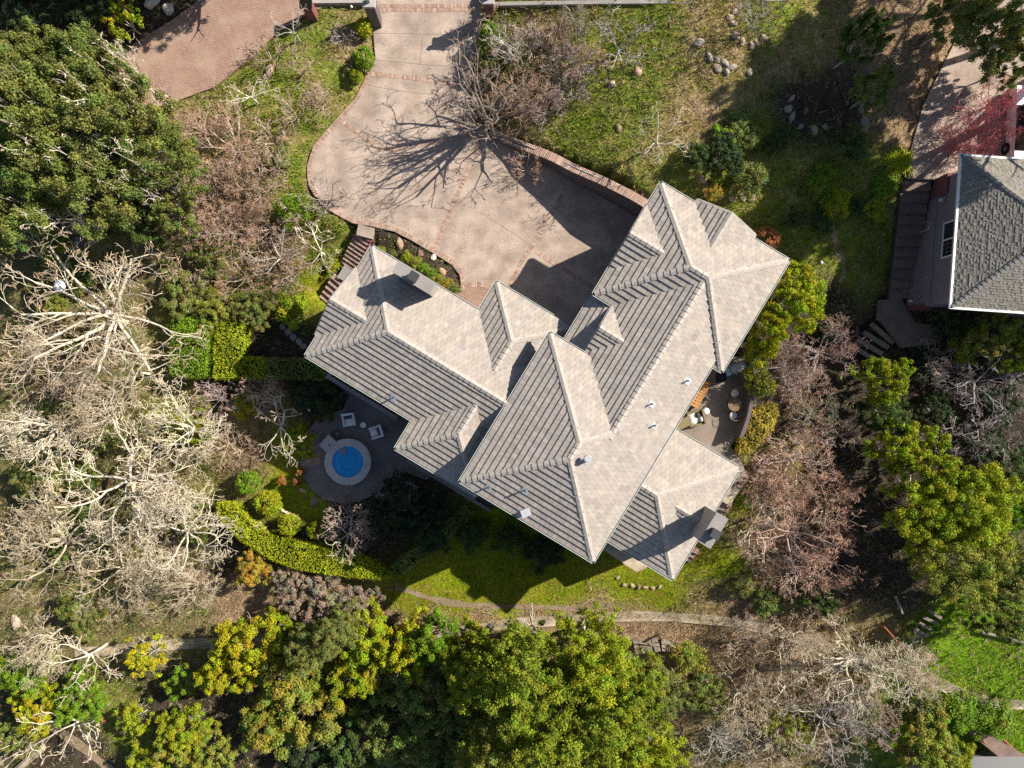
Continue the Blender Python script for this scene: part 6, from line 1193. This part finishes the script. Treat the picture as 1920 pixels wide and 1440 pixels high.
for a in [('mixed', 474, 1070, 38, 2.4, 'gold', 'orange-yellow shrub just below the curved hedge'), ('shrub', 455, 762, 24, 1.8, 'yellow', 'bright yellow shrub among the bare shrubs below the hedges'), ('bushy', 558, 828, 34, 2.0, 'lime', 'lime-green shrub under the white bare tree by the spa'), ('ball', 462, 905, 28, 1.9, 'bright', 'green clipped round bush farthest from the spa'), ('ball', 500, 945, 30, 1.9, 'lime', 'yellow-green clipped round bush in the row by the curved hedge'), ('ball', 540, 985, 26, 1.7, 'lime', 'squarish clipped bush third along the curved hedge'), ('ball', 592, 995, 22, 1.6, 'yg', 'smallest clipped round bush next to the pinkish bare tree'),
          ('shrub', 576, 738, 34, 1.6, 'dark', 'dark shrub in the shade between hedge and spa deck'), ('shrub', 605, 722, 22, 1.3, 'deep', 'dark shrub at the corner of the grey ledge'), ('shrub', 605, 772, 20, 1.1, 'deep', 'dark low shrub at the rim of the spa deck'), ('bushy', 760, 935, 48, 2.6, 'dark', 'big dark shrub in the shade below the spa deck'), ('bushy', 800, 990, 45, 2.0, 'dark', 'dark shrub at the head of the shaded hedge'), ('shrub', 885, 1000, 34, 1.6, 'deep', 'green shrub in the shade below the long eave'), ('shrub', 955, 1008, 30, 1.4, 'deep', 'second green shrub under the long eave'), ('shrub', 1020, 1035, 36, 1.4, 'dark', 'dark shrub under the long eave corner'), ('bushy', 720, 975, 40, 2.2, 'dark', 'dark shrub behind the pinkish bare tree'),
          ('ball', 680, 48, 19, 1.7, 'lime', 'yellow-green clipped shrub beside the gate pillar'), ('ball', 680, 105, 25, 1.9, 'bright', 'largest clipped green shrub at the driveway edge'), ('ball', 667, 140, 15, 1.3, 'yg', 'smallest clipped shrub at the start of the brick border'),
          ('bushy', 345, 545, 50, 2.2, 'olive', 'olive brush above the outer hedge block'), ('bushy', 400, 575, 44, 2.0, 'mix', 'yellow-olive brush touching the hedge gap'), ('bushy', 470, 575, 46, 2.2, 'olive', 'olive brush above the inner hedge'), ('shrub', 545, 580, 34, 1.8, 'yg', 'yellow-green shrub below the lower brick stairs'), ('shrub', 620, 500, 14, 1.0, 'lime', 'bright leafy tuft at the brick stair side'), ('shrub', 545, 390, 34, 1.4, 'bright', 'green shrub on the bank below the driveway curve'), ('bushy', 400, 480, 44, 2.2, 'olive', 'olive brush in the middle of the brushy slope'), ('shrub', 520, 290, 28, 1.0, 'olive', 'low olive shrub in the bank grass'), ('shrub', 370, 640, 26, 1.0, 'bright', 'bright shrub growing into the outer hedge'), ('bushy', 360, 800, 46, 1.8, 'yg', 'green brush below the outer hedge block'),
          ('shrub', 100, 470, 34, 1.6, 'yg', 'yellow-green shrub under the oak edge by the slate bench'), ('bushy', 150, 1150, 46, 2.2, 'olive', 'olive brush near the pale boulder'), ('bushy', 60, 900, 46, 1.8, 'olive', 'olive brush under the woodland trees at the edge'), ('bushy', 180, 820, 40, 1.6, 'olive', 'olive brush in the middle of the woodland')]: P_(*a)
for px, py, r, t, l in [(563, 885, 9, 'orange', 'orange-leaved small plant farthest from the deck'), (527, 902, 9, 'orange', 'orange-leaved small plant casting a long shadow to the clipped bush'), (556, 904, 8, 'rust', 'reddish small plant nearest the spa deck edge')]: P_('shrub', px, py, r, .9, t, l)
for k, (px, py, t, l) in enumerate([(762, 482, 'yg', 'first small plant in the bed behind the chimney'), (778, 491, 'mix', 'second small plant in the bed behind the chimney'), (793, 502, 'bright', 'third small plant in the bed behind the chimney'), (808, 512, 'bright', 'fourth small plant in the bed behind the chimney'), (822, 523, 'mix', 'fifth small plant in the bed behind the chimney'), (838, 532, 'gold', 'orange-tinged plant in the bed near the brick fan'), (852, 541, 'grn', 'last green plant in the bed beside the brick fan'), (716, 468, 'yg', 'tiny plant in the bed at the stair head'), (735, 476, 'olive', 'sprawling small plant in the bed by the stair head')]): P_('shrub', px, py, 12 if k < 7 else 8, .6, t, l, group='planting bed beside the driveway')

# ------------------------------------------------------------------ hedges
def inset(q, d):
    n = len(q); out = []; ar = sum(q[i][0]*q[(i+1) % n][1]-q[(i+1) % n][0]*q[i][1] for i in range(n)); sg = 1 if ar > 0 else -1
    for i in range(n):
        a = q[i]-q[i-1]; b = q[(i+1) % n]-q[i]; a = a/np.hypot(*a); b = b/np.hypot(*b); m = np.array([-a[1]-b[1], a[0]+b[0]])*sg; m = m/max(np.hypot(*m), 1e-6); out.append(tuple(q[i]+m*d))
    return out
def hedge(label, pts, h, tint, zb=None, dens=230, leaf=.06):
    c = np.mean(np.array(pts), axis=0); g0 = G(c[0], c[1], h); zt0 = g0[2]+h if zb is None else zb+h
    pg = np.array([P(x, y, zt0) for x, y in pts]); o0 = pg.mean(0); rng = np.random.default_rng(int(abs(c[0]*7+c[1])))
    zt = np.array([zg(*p) for p in pg]).mean()+h; root = empty('hedge', (float(o0[0]), float(o0[1]), float(zt-h))); tag(root, label, 'hedge'); q = pg-o0
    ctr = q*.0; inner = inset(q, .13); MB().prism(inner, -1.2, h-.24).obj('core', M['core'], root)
    mn, mx_ = q.min(0), q.max(0); area = (mx_-mn).prod(); n = int(area*dens*1.3); p = rng.uniform(mn, mx_, (n, 2)); p = p[inside(p, q)]
    bump = .06*np.sin(p[:, 0]*3.1+1)+.06*np.sin(p[:, 1]*2.7)+.05*np.sin(p[:, 0]*7+p[:, 1]*5); C = [np.column_stack([p, h+bump+rng.normal(0, .035, len(p))])]; N_ = [np.column_stack([rng.normal(0, .6, (len(p), 2)), np.ones(len(p))])]
    for i in range(len(q)):
        a, b = q[i], q[(i+1) % len(q)]; L_ = np.hypot(*(b-a)); m = int(L_*h*dens); t = rng.random(m); zz = h*rng.random(m)**.7; nr = np.array([(b-a)[1], -(b-a)[0]])/max(L_, 1e-6)
        if inside(((a+b)/2+nr*.05)[None], q)[0]: nr = -nr
        C.append(np.column_stack([a+(b-a)*t[:, None]+nr*(rng.normal(0.02, .06, (m, 1))), zz])); N_.append(np.column_stack([nr+rng.normal(0, .6, (m, 2)), rng.normal(.4, .5, m)]))
    C = np.vstack(C); N_ = np.vstack(N_); V, Q = leaf_quads(rng, C, N_, leaf*rng.uniform(.6, 1.3, len(C))); patch = 1+.18*np.sin(C[:, :1]*1.9+C[:, 1:2]*1.3)
    col = patch*rng.uniform(.65, 1.35, (len(C), 1))*(1+rng.normal(0, .1, (len(C), 3))*np.array([1.3, .5, .8]))
    o = link('foliage', raw_mesh('foliage', V, [Q], M['leaf'], np.clip(col, .1, 2.2)), root); o.color = (*TINT[tint], 1); return root
hedge('outer clipped hedge block beside the white woodland trees', [(322, 600), (362, 597), (390, 600), (386, 660), (381, 706), (352, 708), (318, 700)], 1.7, 'bright')
hedge('inner L-shaped clipped hedge with bronze top beside the shaded lawn', [(408, 601), (457, 606), (455, 640), (448, 671), (490, 672), (496, 690), (492, 708), (402, 709), (401, 660)], 1.6, 'yg')
hedge('straight clipped hedge in the house shade running to the eave', [(498, 674), (560, 673), (600, 676), (640, 700), (600, 710), (500, 708)], 1.5, 'grn')
hedge('curved clipped hedge sweeping below the round bushes', [(404, 944), (440, 950), (470, 985), (505, 1008), (545, 1018), (600, 1030), (650, 1042), (700, 1062), (732, 1082), (715, 1088), (660, 1084), (600, 1076), (545, 1066), (505, 1050), (460, 1022), (425, 992), (405, 968)], 1.5, 'lime')
hedge('shaded hedge running up from the curved hedge to the house', [(735, 1062), (790, 1020), (840, 975), (872, 945), (890, 962), (850, 1000), (800, 1045), (745, 1082)], 1.2, 'grn')
hedge('golden clipped hedge outside the patio wall', [(1412, 772), (1455, 758), (1460, 775), (1448, 806), (1408, 850), (1385, 850), (1390, 822)], 1.3, 'gold')

# ------------------------------------------------------------------ boulders
def rock_mesh(seed):
    import bmesh
    bm = bmesh.new(); bmesh.ops.create_icosphere(bm, subdivisions=3, radius=1.0); rng = np.random.default_rng(seed); K = rng.standard_normal((9, 3)); ph = rng.uniform(0, 6, 9); pl = rng.standard_normal((7, 3)); pl /= np.linalg.norm(pl, axis=1, keepdims=True)
    for v in bm.verts:
        p = np.array(v.co); d = 1+sum(.05*math.sin(K[i]@p*2+ph[i]) for i in range(9)); 
        for n_ in pl:
            e = p@n_*d
            if e > .74: d *= .74/e
        v.co = Vector(p*d); v.co.z *= .72
    me = bpy.data.meshes.new('boulder'); bm.to_mesh(me); bm.free(); me.materials.append(M['rock']); return me
ROCKS = [rock_mesh(300+i) for i in range(4)]; RN = [0]
def rock(px, py, r, label, tint=(1, 1, 1), group=None, nm='boulder'):
    x, y, z = G(px, py); k = r*(CAM_H-z)/FPX; o = link(nm, ROCKS[RN[0] % 4], None, (x, y, z+k*.08), float(RNG.uniform(0, 6.28)), (k*RNG.uniform(.85, 1.3), k*RNG.uniform(.6, 1.0), k*RNG.uniform(.6, 1.1))); RN[0] += 1
    o.color = (*tint, 1); tag(o, label, 'boulder' if r > 9 else 'stone', group); return o
for a in [(505, 135, 15, 'big mossy boulder in the grass by the cut-back tree', (1.1, 1.0, .8)), (285, 5, 15, 'larger pale boulder at the top edge by the brick drive', (1.6, 1.7, 1.8)), (315, 17, 13, 'smaller pale boulder beside the brick drive', (1.6, 1.7, 1.8)), (528, 262, 13, 'brown boulder on the bank beside the pale light', (1.0, .8, .6)), (30, 1165, 14, 'pale boulder at the woodland edge', (1.4, 1.3, 1.2)), (195, 1350, 8, 'orange-brown stump at the rim of the dark hollow', (1.4, .7, .4)),
          (749, 457, 9, 'tan rock in the planting bed near the stair head', (1.2, 1.0, .8)), (788, 476, 8, 'dark red rock in the planting bed', (.7, .5, .45)), (830, 509, 9, 'pink rock in the planting bed nearest the brick fan', (1.5, 1.1, .9)), (813, 482, 6, 'white stones in the planting bed', (2.4, 2.4, 2.2)),
          (568, 919, 7, 'pinkish rock at the spa deck edge', (1.5, 1.2, 1.0)), (588, 940, 9, 'flat brown rock below the spa deck edge', (.9, .75, .5)), (1208, 361, 8, 'brown rock at the end of the retaining wall', (1.2, 1.0, .8)), (1100, 127, 9, 'grey rock among the upper garden twigs', (1.1, 1.1, 1.1)), (1195, 135, 9, 'pink-grey rock in the upper garden', (1.3, 1.0, .9)), (1148, 157, 8, 'pale ring-shaped rock in the upper garden', (1.5, 1.4, 1.3)), (1168, 155, 6, 'dark rock next to the pale ring-shaped rock', (.8, .7, .6)), (1160, 240, 8, 'brown rock under the small white bare tree', (1.0, .8, .6)), (1215, 230, 7, 'dark rock beside the small white bare tree', (.8, .7, .6)),
          (540, 268, 7, 'small brown rock beside the bank boulder', (1.0, .8, .6)), (600, 765, 8, 'grey rock in the shaded bed at the deck rim', (1, 1, 1)), (1520, 1215, 8, 'grey rock under the path bend trees', (1, 1, 1)), (1735, 1230, 11, 'large pale rock below the plank steps', (1.3, 1.2, 1.0))]: rock(*a)
for px, py, r in [(1385, 12, 7), (1376, 22, 7), (1368, 33, 8), (1374, 44, 8), (1379, 68, 9), (1392, 78, 8), (1408, 86, 8), (1418, 80, 7), (1432, 72, 8)]: rock(px, py, r, 'rounded stone in the ring round the grey bare tree', (1.1, 1.0, .95), 'stone ring by the grey bare tree', 'ring_stone')
for px, py, r in [(1310, 80, 11), (1330, 108, 9), (1345, 112, 8), (1358, 118, 10), (1372, 126, 10), (1345, 128, 9), (1362, 135, 9), (1405, 136, 9)]: rock(px, py, r, 'grey stone in the outer arc below the ring of the bare tree', (1.0, 1.0, 1.0), 'outer arc of stones', 'ring_stone')
for px, py, r in [(1484, 185, 8), (1478, 204, 10), (1485, 220, 9), (1500, 237, 8), (1526, 244, 9), (1546, 238, 6)]: rock(px, py, r, 'stone in the curved edge of the shaded round bed', (.9, .85, .8), 'round bed edging stones', 'edging_stone')
for px, py, r in [(1612, 150, 9), (1613, 168, 10), (1613, 188, 10), (1614, 205, 9), (1622, 228, 11), (1620, 244, 9)]: rock(px, py, r, 'stone in the straight shaded row under the tall dark tree', (.9, .85, .8), 'straight row of stones', 'edging_stone')
for px, py, r in [(1307, 290, 8), (1310, 305, 9), (1318, 335, 9), (1325, 355, 10), (1350, 368, 9), (1372, 372, 9), (1392, 370, 8), (1410, 370, 8), (1300, 275, 7)]: rock(px, py, r, 'stone in the low dry wall above the tiled gable', (1.2, 1.05, .9), 'dry stones above the gable', 'edging_stone')
for px, py, r in [(1158, 1083, 4), (1170, 1095, 5), (1185, 1098, 5), (1197, 1101, 6), (1210, 1101, 5), (1224, 1102, 5), (1237, 1100, 5)]: rock(px, py, r, 'small stone in the curved edging below the lower terrace', (1.1, 1.0, .8), 'edging stones on the mossy bank', 'edging_stone')
for px, py, r in [(530, 957, 5), (537, 961, 5), (545, 964, 5), (552, 967, 5), (560, 970, 4)]: rock(px, py, r, 'white stone in the short row beside the clipped bushes', (2.2, 2.1, 1.9), 'white edging stones', 'edging_stone')

# ------------------------------------------------------------------ ground cover that nobody could count
HOUSE_RECTS = [(b['s0']+.3, b['s1']-.3, b['t0']+.3, b['t1']-.3) for b in BL]
def free(pts):
    ok = np.ones(len(pts), bool)
    for pg, z, _ in PADS: ok &= ~inside(pts, pg)
    s = pts@E1; t = pts@E2
    for a, b, c, d in HOUSE_RECTS: ok &= ~((s > a) & (s < b) & (t > c) & (t < d))
    return ok
def scatter(n, seed, wk):
    rng = np.random.default_rng(seed); p = np.column_stack([rng.uniform(-38, 38, n), rng.uniform(-31, 27, n)]); p = p[free(p)]
    W = zone_w(p, 2.0); kinds = np.array(sorted(wk)); kw = np.stack([W[:, _kk == k].sum(1) for k in kinds], 1); pk = kinds[(np.cumsum(kw, 1)/kw.sum(1, keepdims=True) > rng.random((len(p), 1))).argmax(1)]
    cl = .5+.5*np.sin(p[:, 0]*1.7+np.sin(p[:, 1]*1.1)*2)*np.sin(p[:, 1]*1.9+np.sin(p[:, 0]*.8)*2); keep = rng.random(len(p)) < np.array([wk[k] for k in pk])*(.35+.65*cl)
    return p[keep], pk[keep], rng
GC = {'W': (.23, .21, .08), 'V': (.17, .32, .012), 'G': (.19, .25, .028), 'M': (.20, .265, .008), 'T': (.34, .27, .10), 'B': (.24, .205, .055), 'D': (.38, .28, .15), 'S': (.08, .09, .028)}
p, pk, rng = scatter(620000, 401, {'G': 1, 'M': .75, 'T': .7, 'B': .6, 'D': .22, 'S': .12, 'W': .3, 'V': 1}); n = len(p); z = zg(p[:, 0], p[:, 1]); az = rng.uniform(0, 6.28, n); h = rng.uniform(.07, .24, n)*np.where(pk == 'M', .55, 1); le = h*rng.uniform(.2, 1.3, n); w = rng.uniform(.014, .036, n)
b0 = np.column_stack([p, z-.01]); sx = np.column_stack([-np.sin(az)*w, np.cos(az)*w, np.zeros(n)]); tip = b0+np.column_stack([np.cos(az)*le, np.sin(az)*le, h]); V = np.stack([b0-sx, b0+sx, tip], 1).reshape(-1, 3)
col = np.array([GC[k] for k in pk])*rng.uniform(.6, 1.5, (n, 1))*(1+rng.normal(0, .12, (n, 3))); dry = rng.random(n) < .14; col[dry] = np.array([.42, .32, .17])*rng.uniform(.7, 1.2, (dry.sum(), 1))
o = link('grass', raw_mesh('grass', V, [np.arange(n*3).reshape(n, 3)], M['grass'], np.clip(col, .005, .6))); tag(o, 'short winter grass and moss growing over the garden', 'grass', kind='stuff')
p, pk, rng = scatter(240000, 402, {'G': .10, 'M': .05, 'T': .5, 'B': .6, 'D': 1.0, 'S': .45, 'W': .8, 'V': .03}); n = len(p); z = zg(p[:, 0], p[:, 1])
V, Q = leaf_quads(rng, np.column_stack([p, z+rng.uniform(0, .05, n)]), np.column_stack([rng.normal(0, .45, (n, 2)), np.ones(n)]), rng.uniform(.025, .065, n), .6)
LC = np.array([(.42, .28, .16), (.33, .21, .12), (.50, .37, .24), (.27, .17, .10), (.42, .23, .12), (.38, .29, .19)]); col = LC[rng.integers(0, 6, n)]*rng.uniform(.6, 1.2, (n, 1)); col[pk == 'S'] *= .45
o = link('leaf_litter', raw_mesh('leaf_litter', V, [Q], M['litter'], col)); tag(o, 'brown fallen leaves lying under trees and shrubs', 'leaves', kind='stuff')
# coarser tufts standing out of the grass
p, pk, rng = scatter(26000, 405, {'G': .9, 'M': .12, 'T': .8, 'B': .9, 'D': .4, 'S': .15, 'W': .5, 'V': .8}); m = len(p); kb = 11; n = m*kb; q = np.repeat(p, kb, axis=0)+rng.normal(0, .05, (n, 2)); z = zg(q[:, 0], q[:, 1]); az = rng.uniform(0, 6.28, n); h = np.repeat(rng.uniform(.12, .32, m), kb)*rng.uniform(.7, 1.2, n); le = h*rng.uniform(.5, 1.6, n); w = rng.uniform(.014, .03, n)
b0 = np.column_stack([q, z-.01]); sx = np.column_stack([-np.sin(az)*w, np.cos(az)*w, np.zeros(n)]); tip = b0+np.column_stack([np.cos(az)*le, np.sin(az)*le, h]); V = np.stack([b0-sx, b0+sx, tip], 1).reshape(-1, 3)
tc = np.array([GC[k] for k in pk])*rng.uniform(.6, 1.5, (m, 1)); dry = rng.random(m) < .3; tc[dry] = np.array([.42, .33, .18])*rng.uniform(.6, 1.2, (dry.sum(), 1)); col = np.repeat(tc, kb, axis=0)*rng.uniform(.75, 1.25, (n, 1))
o = link('grass_tufts', raw_mesh('grass_tufts', V, [np.arange(n*3).reshape(n, 3)], M['grass'], np.clip(col, .005, .6))); tag(o, 'coarse green and straw-coloured grass tufts', 'grass', kind='stuff')
# dry sticks and low scrub under the trees
p, pk, rng = scatter(60000, 403, {'G': .12, 'M': .02, 'T': .2, 'B': .9, 'D': .8, 'S': .3, 'W': .4, 'V': .02}); n = len(p); z = zg(p[:, 0], p[:, 1]); az = rng.uniform(0, 6.28, n); L_ = rng.uniform(.15, .6, n); b0 = np.column_stack([p, z+.02]); tip = b0+np.column_stack([np.cos(az)*L_, np.sin(az)*L_, rng.uniform(.0, .45, n)*L_*1.3])
seg = np.column_stack([b0, tip, rng.uniform(.006, .015, n), rng.uniform(.004, .009, n), np.full(n, 2.5)]); me = tube_mesh('undergrowth', seg, M['bark'], (.9, .8, .7)); o = link('undergrowth', me); o.color = (.48, .37, .27, 1); tag(o, 'dry twigs and brush lying under the bare trees', 'undergrowth', kind='stuff')
p, pk, rng = scatter(330000, 404, {'G': .35, 'M': .03, 'T': .12, 'B': .7, 'D': .14, 'S': .3, 'W': .8, 'V': .5}); cl = np.sin(p[:, 0]*.9+2*np.sin(p[:, 1]*.7))*np.sin(p[:, 1]*1.1+1.5*np.sin(p[:, 0]*.6)); k = cl > .1; p = p[k]; pk = pk[k]; n = len(p); z = zg(p[:, 0], p[:, 1])
V, Q = leaf_quads(rng, np.column_stack([p, z+rng.uniform(.03, .4, n)*np.clip(cl[k], .2, 1)]), np.column_stack([rng.normal(0, .7, (n, 2)), np.ones(n)]), rng.uniform(.04, .085, n)); LC = np.array([(.16, .19, .035), (.22, .22, .045), (.11, .15, .03), (.28, .23, .065)]); col = LC[rng.integers(0, 4, n)]*rng.uniform(.6, 1.4, (n, 1))
o = link('weeds', raw_mesh('weeds', V, [Q], M['litter'], col)); tag(o, 'low green weeds and ivy between the shrubs', 'weeds', kind='stuff')
# leaves blown onto the drive, thicker along its edges
rng = np.random.default_rng(409); q = rng.uniform(DRIVE.min(0), DRIVE.max(0), (60000, 2)); q = q[inside(q, DRIVE)]; dd = dist_poly(q, DRIVE); q = q[rng.random(len(q)) < .05*np.exp(-dd/.5)+.006]; n = len(q)
V, Q = leaf_quads(rng, np.column_stack([q, np.full(n, .022)]), np.column_stack([rng.normal(0, .3, (n, 2)), np.ones(n)]), rng.uniform(.02, .05, n), .6); LC = np.array([(.30, .18, .09), (.22, .13, .07), (.36, .25, .13)])
o = link('fallen_leaves', raw_mesh('fallen_leaves', V, [Q], M['litter'], LC[rng.integers(0, 3, n)])); tag(o, 'scattered brown leaves blown onto the driveway', 'leaves', kind='stuff')
